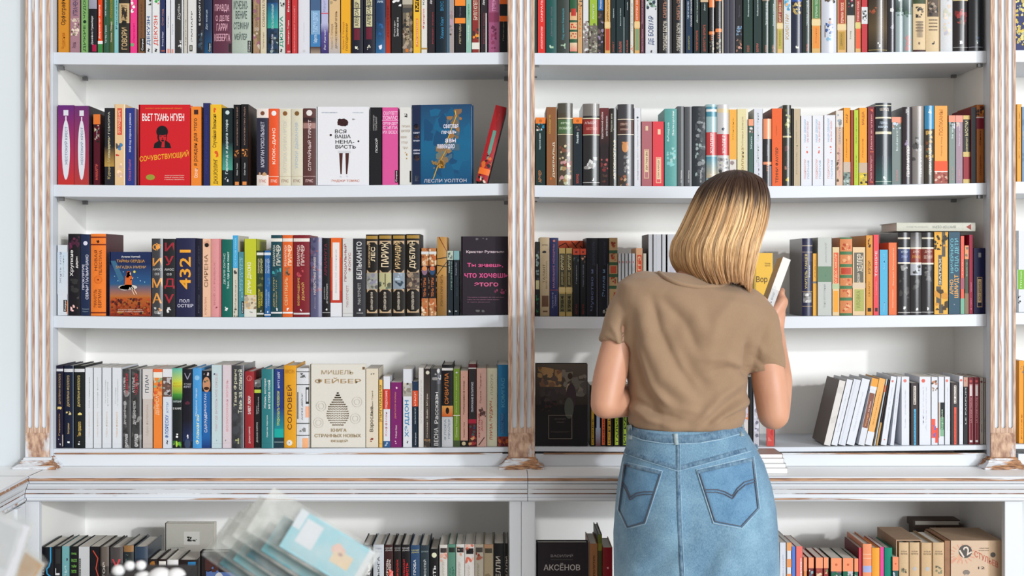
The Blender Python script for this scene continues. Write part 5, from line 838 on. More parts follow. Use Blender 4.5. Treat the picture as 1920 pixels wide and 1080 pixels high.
1005 1102 681.7 F 1c191c|g .5 1 332c28 5a5048;g 0 .5 141317 201c20;P .03 .5 .72 .96 9a7850,7a5844,5a4a44,a88458;P .5 .98 .6 .96 6a6660,55504c,7a746a;P .05 .6 .5 .7 3a3236,2c2628,453c3c;P .1 .4 .42 .55 3a2424,1c1a20;e .64 .66 .055 .1 b09a80;e .68 .6 .1 .16 3c3034;e .64 .46 .09 .13 50544c;e .66 .85 .045 .04 3a2a24;r .24 .7 .085 .09 8a8074;r .24 .7 .37 .375 8a8074;r .24 .25 .085 .37 8a8074;r .69 .7 .085 .37 8a8074;h .36 .58 .32 .335 6a625c ДЖОРДЖ;h .4 .55 .28 .295 6a625c ЭЛИОТ;h .29 .65 .16 .18 564e4a МИДДЛМАРЧ|very dark book facing out with a painted lady and framed title
1106.5 1116.2 722 P 1a1614|r .25 .75 .02 1 c8a030;t .04 .45 2a2014 .35 .65 СИЯНИЕ|black book with amber spine strip below the left elbow
1116.8 1126.2 722 P 24304a|r .2 .85 .02 1 a8b8d0;g 0 .3 7a4a50 a8b8d0|black book with pale blue spine strip below the left elbow
1126.6 1137 722 P 1c1614|r .2 .75 .02 1 e8683c;t .04 .5 4a1a14 .3 .65 ЗЕЛЁНАЯ|black book with orange red spine strip below the left elbow
1137.4 1150 722 P 1a1616|r .15 .6 .02 1 e0a838;t .04 .5 2a2014 .25 .55 КЭРРИ|black book with golden spine strip below the left elbow
1150.4 1164.6 722 P 1c181c|r .2 .65 .02 1 b4cc3c;t .04 .5 2a3014 .3 .6 ТАЛИС|black book with yellow green spine strip below the left elbow
1165 1180 720 P 1c2420|r .25 .65 .02 1 9cb83c;t .04 .5 1a2a14 .3 .6 ИГРА|black book with olive lime spine strip beside the waist
1393 1403.5 712 P dcd6d2|b .4 .6 e08a60;n .1 .9 .1 .9 12 98a,ccd,d98|white book with orange marks beside the waist
1404 1412 706 P 16161a||tall narrow black book behind the right arm
1412.4 1424 706 P c9c8d2|n .1 .9 0 .7 14 99a,dde,778|grey white mottled book behind the right arm
1437 1452 745 P e0605a,rot=-14,side=4a3a3a|n .2 .8 .1 .9 6 d04a4a,f08a80|coral spined book standing aslant below the right elbow
1543.5 1557 714 P e2dfdc,lean=13.5,side=6a5a52|n .1 .9 .3 .9 2 d8d5d2|white leaning book with brown photo cover, first of the leaning row
1557.4 1570 712 P e4e8f0,lean=13.5|t .2 .8 d6dae4 .4 .6 Le roman|white leaning book, second of the leaning row
1570.3 1585.2 712 P dfe4ee,lean=13.5|r .3 .35 0 1 c9cfda|white leaning book, third of the leaning row
1585.6 1602 711 P e4e9f2,lean=13.5|t .2 .8 d6dce6 .4 .6 Gallimard|wide white leaning book, fourth of the leaning row
1608 1621 710 P e0e4ec,lean=12|b .88 1 f0a848;r .1 .9 .26 .78 8a5a4c;t .28 .48 f0b060 .4 .65 Voyage;t .5 .66 fdc .4 .6 au bout;b .83 .88 e6e8ee|white leaning book with brown middle panel
1621.3 1634.6 710 P eeb468,lean=12|b 0 .2 e4e8f0;t .3 .8 d09040 .45 .6 Simenon|apricot leaning book with white foot
1638.2 1641.6 710 P c0ccd8,lean=10.5|b .8 .9 c86a50|very thin pale blue leaning book
1642 1645.6 712 P 3a2c28,lean=10.5|b 0 .35 c89a58|very thin dark leaning book with tan foot
1650.6 1662.5 706 P e4e9f2,lean=8.5|o .4 .93 .18 e07a70;o .5 .08 .12 e08a70;t .2 .85 d0d6e2 .45 .58 folio|wide white leaning book with red disc near its top
1668.4 1676.5 706 P dfe4ee,lean=6|t .3 .8 d0d4e0 .45 .6 Proust|white leaning book, last one of the leaning row
1690 1705.5 706 P e3e7f0|o .45 .94 .2 e08078;t .25 .8 d0d6e2 .4 .6 La peste|upright white book with red disc, beside the leaning row
1708 1722 717.5 P 40383a|r .35 .7 .65 .95 e6e0d8;t .66 .94 40383a .42 .62 MAUPASSANT;r .4 .68 0 .58 5ab4dc;t .03 .54 2a80b0 .45 .62 FRANÇAIS|dark grey book with sky blue label
1723.6 1745.6 706 P e3e7f0|o .35 .94 .16 e06a60;t .3 .85 d0d6e2 .3 .4 Marcel;t .2 .85 d6dae6 .55 .65 Albertine|wide upright white book with red disc
1746.2 1758.8 706.5 P e2e5ee|n .05 .95 .78 .95 12 654,998,c86;r 0 .6 .1 .38 f06050;r .6 1 .03 .25 e85848;n .3 .7 .1 .3 5 6a70c0|white book with red and violet patches at its foot
1759.6 1771 706 P e3e7f0|r .3 .95 .12 .62 5a8a6a;r .3 .95 .4 .62 1e2424;t .22 .52 b8e0b8 .45 .8 topiques;r 0 .15 .1 .62 a87848;r .3 .95 .12 .22 8ab898|white book with green and black pasted label
1771.4 1782 706 P e3e7f0|o .4 .94 .25 e8887c;t .2 .85 d6dae6 .45 .6 Camus|upright white book between the green labelled and dark coral one
1783 1797.6 716.7 P 40383a|r .4 .7 .66 .95 e6e0d8;t .67 .94 40383a .46 .64 LE BON;r .42 .72 0 .6 e8604c;t .03 .5 b83a2c .48 .64 FRANÇAIS|dark grey book with coral red label
1798.2 1806.3 705 P e3e7f0|o .5 .94 .3 e07a70;t .3 .85 c0c6d2 .45 .6 Le rouge|narrow white book with red disc
1806.6 1815.4 707 P 2c2c32|b .86 1 c8a090;n .3 .7 .92 .96 2 e06050;t .3 .84 ddd .4 .6 LE PARFUM|narrow black book with beige top
1815.8 1826.2 707 P 7a2430|r .2 .75 .04 .9 c88a90;r .27 .68 .06 .88 7a2430;r .25 .7 .72 .88 e8dcdc;t .32 .7 d9a0a8 .38 .6 LA CHARTREUSE;o .45 .94 .25 c85a5a;r .25 .75 .03 .06 eee|dark red framed book, left of a pair
1826.6 1836.6 707 P 7a2430|r .2 .75 .04 .9 c88a90;r .27 .68 .06 .88 7a2430;r .25 .7 .72 .88 e8dcdc;t .32 .7 d9a0a8 .38 .6 LA CHARTREUSE;o .45 .94 .25 c85a5a;r .25 .75 .03 .06 eee|dark red framed book, right of a pair
1837 1844.5 708 P c2bab2|o .45 .94 .3 7a3a3a;t .18 .3 333 .4 .65 RENAN;t .35 .8 999 .4 .6 Souvenirs|narrow taupe book beside the dark red pair
1844.8 1847.8 708 P bdb5ad|o .5 .93 .35 9a3a3a;t .18 .4 333 .4 .7 CREVEL|narrow taupe book, last beside the right upright
#5L
79 101 1025.5 H 1c1c22|S;t .35 .8 e8e8e8 .02 .2 БРОСАЯ ТЕНЬ|black book with bright cyan wave line
101.8 115 1024 H 1e1e22|t .35 .72 e8e8ea .15 .8 хег;r .2 .9 .78 .97 333|black book with huge white letters
116 130.7 1024 P 78b4b8|t .35 .75 c8e4e8 .35 .65 НОЧИ;n .6 .9 .78 .85 1 334|aqua blue book on the lower shelf
131.2 146.8 1024 H 151617|h .2 .8 .89 .92 8ad060 ПИЩ;h .2 .85 .8 .84 8ad060 РАССО;h .2 .8 .73 .77 8ad060 ТАЙМ;h .2 .8 .66 .7 8ad060 ПУСТО|black book with green stencil lettering
147.3 168.5 1025 P d3d6d8|r .05 .2 .55 .85 1a1a1a;t .56 .84 eee .08 .17 Corpus|wide white book with black tab on the lower shelf
169 187.4 1024.5 P 17151a|l .3 .95 .8 .85 d8503a;l .8 .85 .6 .72 d8503a;l .6 .72 .9 .6 d8503a;h .1 .9 .35 .45 eee А|black book with jagged red line
188 204.8 1024.5 G 3a3430|b .75 1 6a6058;t .3 .8 d8d0c8 .25 .6 ТОЛСТОЙ|grey brown glossy book on the lower shelf
207 231 1025.5 G 2a2226|b .8 1 4a4444;h .15 .85 .72 .85 d8404a У;n .1 .9 .4 .6 6 444|black glossy book with big red letter
232 251 1022 G 182024|b .92 1 9a7040;n .2 .8 .75 .9 8 566,233;h .25 .75 .7 .78 6a9a90 Л|dark glossy book with tan striped top
252.5 277.5 1024 G 1c2f44|n .2 .7 .7 .82 10 d83040,c02030;b .85 1 2a4058|dark blue glossy book with red mark
278 296 1048 H 241c1c|n .1 .9 .9 .97 4 a87030|short black book with pale page top, first of four
296.5 313 1048 H 2a1f1d|r .1 .9 .85 .97 e8e6e0|short dark brown book with white spine top, second of four
313.5 335 1049 H d8d4cc|b 0 .6 543;b .9 1 eee|short white spined book, third of four
335.5 371 1049 H 241a1a|r .5 .9 .85 .97 2a7ab0|short dark book with blue patch, last of four
310 402 981 F c3c0b6,y=.17|r .38 .7 .74 .9 d9d7d0;n .44 .66 .78 .84 10 333,444,222;h .1 .4 .7 .71 888 в этой книге много;h .1 .8 .62 .63 888 чувства тревога любовь и страх все как у людей;h .1 .55 .55 .56 888 о чём история;h .1 .55 .5 .51 888 о любви и смерти;r .56 .8 .3 .55 222;n .6 .75 .35 .5 6 777,999;r .85 .95 .46 .52 333|grey cream book turned back outwards with a price sticker
376 463 1034 F 211a1c|g .05 .6 5a6a90 3a4a80;r .12 .88 .1 .8 5470a8;P .1 .9 .72 .9 241a1c,4a2c28,332022;e .4 .52 .13 .2 c9ccd2;e .36 .55 .05 .03 15151a;e .46 .55 .05 .03 15151a;e .7 .5 .14 .17 20202a;o .74 .55 .05 444|dark book facing out with a pale head in sunglasses and a camera
463.7 473.8 1036 P d02e2c|t .2 .95 fdd .3 .65 ВСЕ ЛАСМЕРТИ|red book with white capitals, first of three behind the blue packets
474.2 484 1036 P d02e2c|t .2 .95 fdd .3 .65 ВСЕ ЛАСМЕРТИ|red book with white capitals, second of three behind the blue packets
484.4 493.8 1036 P d02e2c|t .2 .95 fdd .3 .65 ВСЕ ЛАСМЕРТИ|red book with white capitals, third of three behind the blue packets
494.2 514.6 1036 P d4d4d2|n .3 .6 .3 .5 2 444|white book behind the blue packets
680.5 698.2 1021 H 33363a|n .1 .9 .6 .98 16 111,888,bbb;t .3 .75 eee .5 .8 Люди;b 0 .5 7a9aa0|black and white patterned book beside the blue packets
700 720 1020.5 H c3cad2|h .2 .8 .9 .92 aab ИАН;t .55 .85 222 .4 .6 ВЬЮГА;n .2 .9 .2 .5 12 c06a60,99a,b88;h .2 .8 .94 .96 aab РЭНКИН|silver grey book with small black title
721 737.4 1021 H 3a2020|h .1 .9 .92 .94 ccc ДЖО;h .1 .9 .95 .97 ccc НЕСБЁ;t .6 .82 e8d8d0 .2 .45 КРОВЬ;t .65 .82 e8d8d0 .5 .75 МЕРК;n 0 1 .2 .6 20 d8502c,f0b040,a02a1c,222;n .5 1 .5 .85 6 d8502c,e88|fiery red and orange book
738.7 752.4 1021 H 211b1d|h .1 .9 .92 .94 aaa ДЖО;h .1 .9 .95 .97 aaa НЕСБЁ;t .5 .82 c83028 .3 .7 Призрак;h .1 .9 .38 .46 ddd С|black book with red title, left one of two
753 769.3 1021 H 18161a|h .1 .9 .92 .94 ccc ДЖО;h .1 .9 .95 .97 ccc НЕСБЁ;t .5 .82 d82c34 .15 .45 Кровная;t .55 .78 d82c34 .52 .8 месть;h .1 .9 .38 .46 eee С|black book with red title in two lines, right one of two
770 787.3 1022 H 2f4c70|h .1 .9 .9 .92 c9c070 ДЖО;h .1 .9 .93 .95 c9c070 НЕСБЁ;t .3 .82 e4e6ea .3 .65 ТАНЦОР У ГРОБА|slate blue book with white capital title
788.2 805 1022 H 2c3a42|h .1 .9 .91 .93 899 ДИВЕР;t .3 .82 d0d4d4 .35 .65 ЛОМИТЕЛЬ КОСТЕЙ|dark slate book with white capital title
806.3 822.4 1029 H 17171a|o .5 .92 .3 dcdcc0;t .3 .78 e8e8e8 .35 .7 НА МЕСТЬ|black book with cream disc and white capitals
824.2 839.6 1021 H d3d0ca|n .05 .95 .78 .98 12 d8806a,c9a090,e0b0a0;r .1 .9 .9 .96 3a3434;t .3 .8 b8b4ac .3 .65 ДОНАТО КАРРИЗИ|white book with dark label and pink flecks, left of the green one
840 855 1020 H 5a8a78|r .1 .9 .9 .96 24302c;t .3 .7 3a6a5a .2 .4 ДОНАТО;t .3 .72 2f5f50 .5 .8 КАРРИЗИ|sage green book with black label
855.4 871 1020 H d3d2ce|n .05 .95 .85 .98 8 d8907a,c9b0a0;r .1 .9 .9 .96 2c2a2c;t .3 .78 b4b0aa .25 .6 ДОНАТО КАРРИЗИ|white book with dark label, right of the green one
871.6 889.8 1020 H d9d4d0|n .05 .95 .75 1 14 e08a70,d8705a,e8b8a8;r .15 .9 .88 .95 181618;t .3 .74 c4b8b4 .3 .6 ДОНАТО КАРРИЗИ;n .3 .5 .35 .4 2 555|white book with orange spatter and black label
890.3 907 1020 H b8b0a0|r .1 .9 .9 .96 4a4440;n .1 .9 .8 .9 6 8a3a2c,a8604c;t .3 .76 948c7c .25 .55 ДОНАТО КАРРИЗИ|beige book with dark label and red specks
907.5 925 1020 H a8987c|n .1 .9 .5 .8 6 98886c,8a7a60;r .1 .9 .89 .95 4a4438;b .95 1 b08a6a|plain tan book with dark label
925.5 945.8 1018.5 H 131318|t .3 .84 c8c0b4 .2 .65 КОННЕЛЛИ|wide black book with tall beige capitals
946.4 953 1018.5 H 131318|t .3 .84 c8c0b4 .3 .8 КОННЕЛЛИ|narrow black book with beige capitals, last before the stile
#5R
1006.6 1103.5 1016.5 F 29242c|h .27 .7 .82 .86 9a9498 ВАСИЛИЙ;h .13 .84 .66 .75 c9c4c4 АКСЁНОВ;r .27 .7 .79 .793 777;g 0 .4 3a3034 29242c|charcoal book facing out with pale capital name
1104.5 1120.5 1019 H a8744c|t .3 .86 2a1c14 .4 .7 СОЛОВЬЁВ-ПОЛИТИК|tan brown book with black capitals beside the charcoal facing one
1121 1129 1002 H 4a4a28,side=2c302c|b .9 1 6a7228;b .82 .9 8a8430|narrow tall olive book
1130 1148.5 1026 H b8905c|b .55 1 8a1622;n .4 .6 .68 .75 1 daa;t .3 .5 543 .4 .6 Дом|red topped book with tan lower half beside the skirt
1462 1475 1017 P dfe4ee|t .3 .85 b8c4dc .4 .6 ЗА СТЕНОЙ;n .2 .7 .3 .4 3 d88|white book with pale blue lettering beside the skirt
1475.3 1484.2 1017 P e4e6ec|b .9 1 f0a868;b .7 .8 f0a060;b .5 .62 f09a58;b .3 .42 f0a060;b .1 .22 f0a060|white and orange checked book
1484.7 1492 1024.6 P 5c80d8|b .2 .45 c9d4f0|thin cornflower blue book
1492.4 1505.6 1024 P f07a70|r .6 .9 .2 .85 f8b0a8;t .3 .8 fff .65 .85 АВТОБИО|coral pink book beside the blue one
1507 1513.5 1045 P e89a5c|b .8 1 f8a078;n .1 .9 .5 .8 5 d8b070,c98;b 0 .5 9a3a40;r .3 .6 0 .5 e8d0c0|narrow pocket book with orange top, first of the short row
1516 1526 1045 P 7a3038|b .84 1 f8a078;n .1 .9 .62 .82 6 8ab8c0,567,bcc;r .3 .6 0 .5 e8d0c8|pocket book with orange top and pale blue picture
1529.6 1543 1045 P a04a44|b .84 1 f8a078;n .1 .9 .6 .82 8 e8d0b0,d8a080,c05a4a;r .3 .6 0 .5 e8d0c8|pocket book with orange top and cream picture
1544.6 1553.7 1045 P a04040|b .84 1 f8a078;n .1 .9 .6 .82 6 7a8a5a,d8b890;r .3 .6 0 .5 e8d0c8|pocket book with orange top and olive picture
1558 1578.2 1046 P 1f6a50|b .8 1 f89a70;o .5 .9 .12 c64;n .02 .98 .55 .8 14 c9c4cc,a0686a,556;r .45 .6 0 .45 b8e0d0|wide green pocket book with orange top, left of a pair
1580.4 1600 1046 P 1f6a50|b .8 1 f89a70;o .5 .9 .12 c64;n .02 .98 .55 .8 14 c9c4cc,a0686a,556;r .45 .6 0 .45 b8e0d0|wide green pocket book with orange top, right of a pair
1602 1609.5 1047 P 2f6a54|b .8 1 f89a70;n .05 .95 .5 .8 8 cdb,8a9,dcc;r .4 .6 0 .45 b8e0d0|narrow green pocket book with orange top
1610 1617.5 1026.6 P e0485c,side=7a1c24||thin raspberry red book with dark cover side
1618 1634.4 1019.4 H f09a70|b .65 .73 a8b4e0;b .87 .875 fdc;b .82 .825 fdc|peach orange book with pale violet band
1635 1649.3 1026.6 H f0a83c|b 0 .35 e8e4dc;n .4 .55 .38 .42 1 c82|amber yellow book with white foot
1649.8 1658 1025.5 P e0509a|t .1 .45 fce .4 .65 Любовь|thin magenta pink book
1658.5 1673 1026.6 H 0f8a72|b 0 .38 ecdcc8;o .5 .45 .14 9dc|emerald green book with cream foot
1673.6 1685 1044 P 2f5a5a|b .8 1 f8946c;o .5 .9 .15 c54;n .05 .95 .55 .78 8 ccd,334,88a|pocket book with orange top beside the tan slipcase
1686 1704 1016.6 H d3b690|h .2 .8 .88 .9 8a7a64 ИЛЬФ;h .15 .85 .85 .87 7a6a54 ПЕТРОВ;n .2 .8 .62 .72 10 6a6450,8a8a70;h .25 .75 .4 .43 a98 ЗОЛОТОЙ|tan spined book with an ink sketch, first of four
1705.5 1724.3 1016.6 H d3b690|h .2 .8 .88 .9 8a7a64 ИЛЬФ;h .15 .85 .85 .87 7a6a54 ПЕТРОВ;o .5 .68 .2 bbb;h .3 .75 .42 .5 d8683c 12;h .25 .75 .36 .38 a98 СТУЛЬЕВ|tan spined book with an orange number, second of four
1728 1749 1017 H d3b48c|h .2 .8 .88 .9 8a7a64 ИЛЬФ;h .15 .85 .85 .87 7a6a54 ПЕТРОВ;o .5 .68 .2 bbb;h .3 .75 .42 .5 d8683c 12;h .25 .75 .36 .38 a98 СТУЛЬЕВ|tan spined book with an orange number, third of four
1749.6 1770.5 1016.6 H d3b690|h .2 .8 .88 .9 8a7a64 ИЛЬФ;h .15 .85 .85 .87 7a6a54 ПЕТРОВ;n .2 .8 .62 .72 10 6a6450,8a8a70;h .25 .75 .4 .43 a98 ЗОЛОТОЙ|tan spined book with an ink sketch, last of four
#R1
1903 1922 -25 F 2a3468|n .02 .98 .05 .95 60 d8c050,e8d880,cbb560,2a3468,b8b890|navy book facing out with dense yellow line drawing
#R2
1906.5 1915.5 195 P f0a838|t .3 .9 c87a20 .4 .6 Роман|orange yellow book beyond the right pilaster
1916 1926 200 P 7a9ac0|n .1 .9 .1 .9 8 9ab,68a|pale blue book beyond the right pilaster
#R3
1908 1940 432 F e0e4ea|b .28 .52 7ab83c;n .05 .2 .1 .2 4 333;t .3 .5 dec .15 .25 Птица|white book facing out with a bright green block
#R4
1910 1921 676 P f0a030|n .3 .9 .85 .95 4 6a8a3a,987;t .05 .35 c07818 .4 .6 Роман|orange book with a small green emblem beyond the right pilaster
1921.5 1930 685 P 2a2a30||dark book at the frame edge beyond the right pilaster
"""
load(BOOKS)

# ------------------------------------------------------------------ the woman
YC = -0.42
def finish(mb, name, mat, voxel, smooth, parent, disp=None, org=(0, 0, 0)):
    """closes overlapping volumes into one continuous skin (voxel remesh), smooths it and links it"""
    t = mb.build('tmp', mat, None, (0, 0, 0), 0, False)
    r = t.modifiers.new('r', 'REMESH'); r.mode = 'VOXEL'; r.voxel_size = voxel; r.adaptivity = 0.0
    s = t.modifiers.new('s', 'SMOOTH'); s.factor = 0.5; s.iterations = smooth
    dg = bpy.context.evaluated_depsgraph_get()
    me = bpy.data.meshes.new_from_object(t.evaluated_get(dg)); old = t.data
    bpy.data.objects.remove(t); bpy.data.meshes.remove(old)
    n = len(me.vertices); co = np.zeros(n * 3); me.vertices.foreach_get('co', co); co = co.reshape(-1, 3)
    if disp is not None:
        no = np.zeros(n * 3); me.vertices.foreach_get('normal', no); no = no.reshape(-1, 3)
        co = co + no * disp(co, no)[:, None]
    me.vertices.foreach_set('co', (co - np.array(org)).ravel())
    me.polygons.foreach_set('use_smooth', [True] * len(me.polygons)); me.update(); me.name = name
    ob = bpy.data.objects.new(name, me); COL.objects.link(ob); ob.parent = parent
    return ob
def tube(mb, pts, rad, seg=20, cap=True, flat=(False, False), flatten=1.0):
    pts = [Vector(p) for p in pts]; rows = []
    up = Vector((0.13, 0.31, 0.94))
    def ring(c, d, r):
        a = d.cross(up)
        if a.length < 1e-3: a = d.cross(Vector((1, 0, 0)))
        a.normalize(); bq = a.cross(d).normalized()
        return [c + a * (r * math.cos(2 * math.pi * i / seg)) + bq * (r * flatten * math.sin(2 * math.pi * i / seg)) for i in range(seg)]
    n = len(pts)
    ds = []
    for i in range(n):
        d = (pts[min(i + 1, n - 1)] - pts[max(i - 1, 0)]).normalized(); ds.append(d)
    if not flat[0]:
        for k in range(4, 0, -1):
            t = k / 4.5 * math.pi / 2; rows.append(ring(pts[0] - ds[0] * rad[0] * math.sin(t), ds[0], rad[0] * math.cos(t)))
    for p, d, r in zip(pts, ds, rad): rows.append(ring(p, d, r))
    if not flat[1]:
        for k in range(1, 5):
            t = k / 4.5 * math.pi / 2; rows.append(ring(pts[-1] + ds[-1] * rad[-1] * math.sin(t), ds[-1], rad[-1] * math.cos(t)))
    mb.grid(rows, close=True); mb.face(rows[0][::-1]); mb.face(rows[-1])
def spline(pts, rad, n=8):
    P = [Vector(p) for p in pts]; out = []; rr = []
    for i in range(len(P) - 1):
        p0, p1, p2, p3 = P[max(i - 1, 0)], P[i], P[i + 1], P[min(i + 2, len(P) - 1)]
        for k in range(n):
            t = k / n
            out.append(0.5 * ((2 * p1) + (p2 - p0) * t + (2 * p0 - 5 * p1 + 4 * p2 - p3) * t * t + (3 * p1 - p0 - 3 * p2 + p3) * t ** 3))
            rr.append(rad[i] * (1 - t) + rad[i + 1] * t)
    out.append(P[-1]); rr.append(rad[-1])
    return out, rr
def ell(mb, c, r, rot=None, seg=24):
    rows = []
    for i in range(1, 16):
        t = math.pi * i / 16
        row = []
        for k in range(seg):
            a = 2 * math.pi * k / seg
            v = Vector((r[0] * math.sin(t) * math.cos(a), r[1] * math.sin(t) * math.sin(a), r[2] * math.cos(t)))
            if rot: v = rot @ v
            row.append(Vector(c) + v)
        rows.append(row)
    mb.grid(rows, close=True); mb.face(rows[0][::-1]); mb.face(rows[-1])

def skin_mat():
    m, nt, b, N = nodes_of('skin')
    tc = N('ShaderNodeTexCoord'); n = N('ShaderNodeTexNoise'); n.inputs['Scale'].default_value = 18; n.inputs['Detail'].default_value = 5
    nt.links.new(tc.outputs['Object'], n.inputs['Vector'])
    mx = N('ShaderNodeMix', data_type='RGBA'); mx.inputs[6].default_value = HX('b58268'); mx.inputs[7].default_value = HX('c8987d')
    nt.links.new(n.outputs['Fac'], mx.inputs[0]); nt.links.new(mx.outputs[2], b.inputs['Base Color'])
    b.inputs['Roughness'].default_value = 0.5; b.inputs['Subsurface Weight'].default_value = 0.12
    b.inputs['Subsurface Radius'].default_value = (0.02, 0.008, 0.004); b.inputs['Subsurface Scale'].default_value = 0.5
    return m
def cloth_mat(name, c1, c2, weave, rough=0.85, bump=0.15, big=6.0):
    m, nt, b, N = nodes_of(name)
    tc = N('ShaderNodeTexCoord')
    n = N('ShaderNodeTexNoise'); n.inputs['Scale'].default_value = big; n.inputs['Detail'].default_value = 8; n.inputs['Roughness'].default_value = 0.6
    nt.links.new(tc.outputs['Object'], n.inputs['Vector'])
    mp = N('ShaderNodeMapping'); mp.inputs['Scale'].default_value = (weave, weave, weave * 0.35); nt.links.new(tc.outputs['Object'], mp.inputs['Vector'])
    f = N('ShaderNodeTexNoise'); f.inputs['Scale'].default_value = 1.0; f.inputs['Detail'].default_value = 4; f.inputs['Roughness'].default_value = 0.7
    nt.links.new(mp.outputs[0], f.inputs['Vector'])
    ad = N('ShaderNodeMath', operation='ADD'); nt.links.new(n.outputs['Fac'], ad.inputs[0]); nt.links.new(f.outputs['Fac'], ad.inputs[1])
    mr = N('ShaderNodeMapRange'); mr.inputs[1].default_value = 0.7; mr.inputs[2].default_value = 1.3; nt.links.new(ad.outputs[0], mr.inputs[0])
    mx = N('ShaderNodeMix', data_type='RGBA'); mx.inputs[6].default_value = HX(c1); mx.inputs[7].default_value = HX(c2)
    nt.links.new(mr.outputs[0], mx.inputs[0]); nt.links.new(mx.outputs[2], b.inputs['Base Color'])
    b.inputs['Roughness'].default_value = rough; b.inputs['Specular IOR Level'].default_value = 0.2
    b.inputs['Sheen Weight'].default_value = 0.15
    bp = N('ShaderNodeBump'); bp.inputs['Strength'].default_value = bump; bp.inputs['Distance'].default_value = 0.001
    nt.links.new(f.outputs['Fac'], bp.inputs['Height']); nt.links.new(bp.outputs[0], b.inputs['Normal'])
    return m
M['skin'] = skin_mat()
M['tee'] = cloth_mat('tan_jersey', '887059', '967d65', 900, 0.9, 0.1)
M['denim'] = cloth_mat('washed_denim', '3c6282', '86aabf', 700, 0.85, 0.4, 9.0)
M['denim_d'] = cloth_mat('denim_pocket', '40688a', '759dba', 700, 0.85, 0.35, 14.0)
M['seam'] = cloth_mat('denim_seam', '30506e', '7896ab', 300, 0.85, 0.3, 60.0)
M['seam_edge'] = cloth_mat('denim_worn_edge', '6f94ae', 'a3bccb', 300, 0.85, 0.2, 40.0)
M['stitch'] = plain('stitch_thread', '4d4f5c', 0.8, 0.15, 200)
M['loop'] = cloth_mat('denim_loop', '6f8793', 'a5b4b8', 300, 0.85, 0.2, 60.0)

ORG = (PX(1303, YC), YC, 0.0)
W = thing('person', 'woman with blonde bob, tan T-shirt and denim skirt standing with her back turned', 'person', ORG)

# --- body: one continuous skin
b = MB()
def loft(mb, rings, n=40, p=2.3, shrink=0.0):
    """rings: (py, px_left, px_right, y centre, depth back, depth front, tilt px per px)"""
    rows = []
    for py, xl, xr, yc, db, df, tilt in rings:
        s = PXM * D / (D + yc); cx = (xl + xr) / 2; a = (xr - xl) / 2 / s - shrink; row = []
        for i in range(n):
            t = 2 * math.pi * i / n; c, q = math.cos(t), math.sin(t)
            x = a * math.copysign(abs(c) ** (2 / p), c); dep = (df if q > 0 else db) - shrink
            y = dep * math.copysign(abs(q) ** (2 / p), q)
            row.append((PX(cx, yc) + x, yc + y, PZ(py, yc) - tilt * x))
        rows.append(row)
    mb.grid(rows, close=True); mb.face(rows[0]); mb.face(rows[-1][::-1])
TORSO = [(517, 1240, 1362, -.392, .058, .05, .15), (526, 1205, 1392, -.398, .075, .06, .15), (537, 1178, 1420, -.404, .088, .07, .16),
         (554, 1157, 1438, -.41, .098, .085, .16), (580, 1152, 1440, -.414, .106, .1, .12), (620, 1156, 1428, -.418, .113, .115, .06),
         (660, 1165, 1413, YC, .116, .12, .03), (716, 1177, 1398, YC, .112, .115, 0), (755, 1179, 1400, YC, .113, .11, 0),
         (780, 1177, 1396, YC, .117, .11, 0), (793, 1179, 1390, YC, .116, .108, 0), (800, 1184, 1385, YC, .108, .1, 0)]
loft(b, TORSO + [(860, 1180, 1415, YC, .11, .1, 0), (950, 1172, 1436, YC, .11, .1, 0)], shrink=0.016)
tube(b, *spline([P3(1303, 548, -.405), P3(1322, 510, -.39), P3(1352, 462, -.365)], [.055, .052, .052]))
HC = P3(1368, 418, -.352); face_dir = Vector((0.36, 0.86, -0.36)).normalized()
HR = face_dir.to_track_quat('Y', 'Z').to_matrix()
ell(b, HC, (.074, .092, .104), HR)
ell(b, HC + HR @ Vector((0, .03, -.055)), (.055, .06, .06), HR)                         # jaw
tube(b, [HC + HR @ Vector((0, .088, .008)), HC + HR @ Vector((0, .105, -.028))], [.008, .012])   # nose
for sx in (-1, 1):
    ell(b, HC + HR @ Vector((sx * .076, -.005, -.012)), (.008, .018, .03), HR)            # ear
    tube(b, [HC + HR @ Vector((sx * .018, .088, .022)), HC + HR @ Vector((sx * .045, .078, .022))], [.008, .007])   # brow
tube(b, [HC + HR @ Vector((-.02, .085, -.055)), HC + HR @ Vector((0, .094, -.054)), HC + HR @ Vector((.02, .085, -.055))], [.006, .008, .006])
ell(b, HC + HR @ Vector((0, .078, -.088)), (.022, .02, .02), HR)                         # chin
# arms
def arm(pts, rad): tube(b, *spline(pts, rad))
LE = P3(1135, 757, -.462)
arm([P3(1186, 565, -.415), P3(1160, 640, -.43), P3(1143, 710, -.45), LE], [.038, .036, .0375, .0335])
arm([LE, P3(1178, 751, -.385), P3(1232, 744, -.31), P3(1262, 738, -.275)], [.0335, .037, .029, .024])
RE = P3(1450, 776, -.455)
arm([P3(1414, 580, -.415), P3(1430, 650, -.43), P3(1443, 720, -.45), RE], [.038, .036, .0385, .0355])
arm([RE, P3(1454, 715, -.385), P3(1452, 660, -.30), P3(1450, 622, -.245)], [.0355, .038, .03, .025])
def hand(wrist, palm, knuckles, mids, tips, thumb, r=.0088):
    tube(b, [wrist, palm], [.025, .026], flatten=0.75)
    ctr = sum((Vector(k) for k in knuckles), Vector()) / 4
    tube(b, [palm, ctr], [.027, .022], flatten=0.7)
    for i, (k, m_, t) in enumerate(zip(knuckles, mids, tips)):
        s = (1.0, 1.04, 1.0, 0.88)[i]
        tube(b, [Vector(palm) * 0.35 + Vector(k) * 0.65, k, m_, t], [r * 1.15 * s, r * 1.12 * s, r * s, r * .82 * s], 12)
    tube(b, thumb, [r * 1.5, r * 1.15, r * .9], 12)
yk = -.232
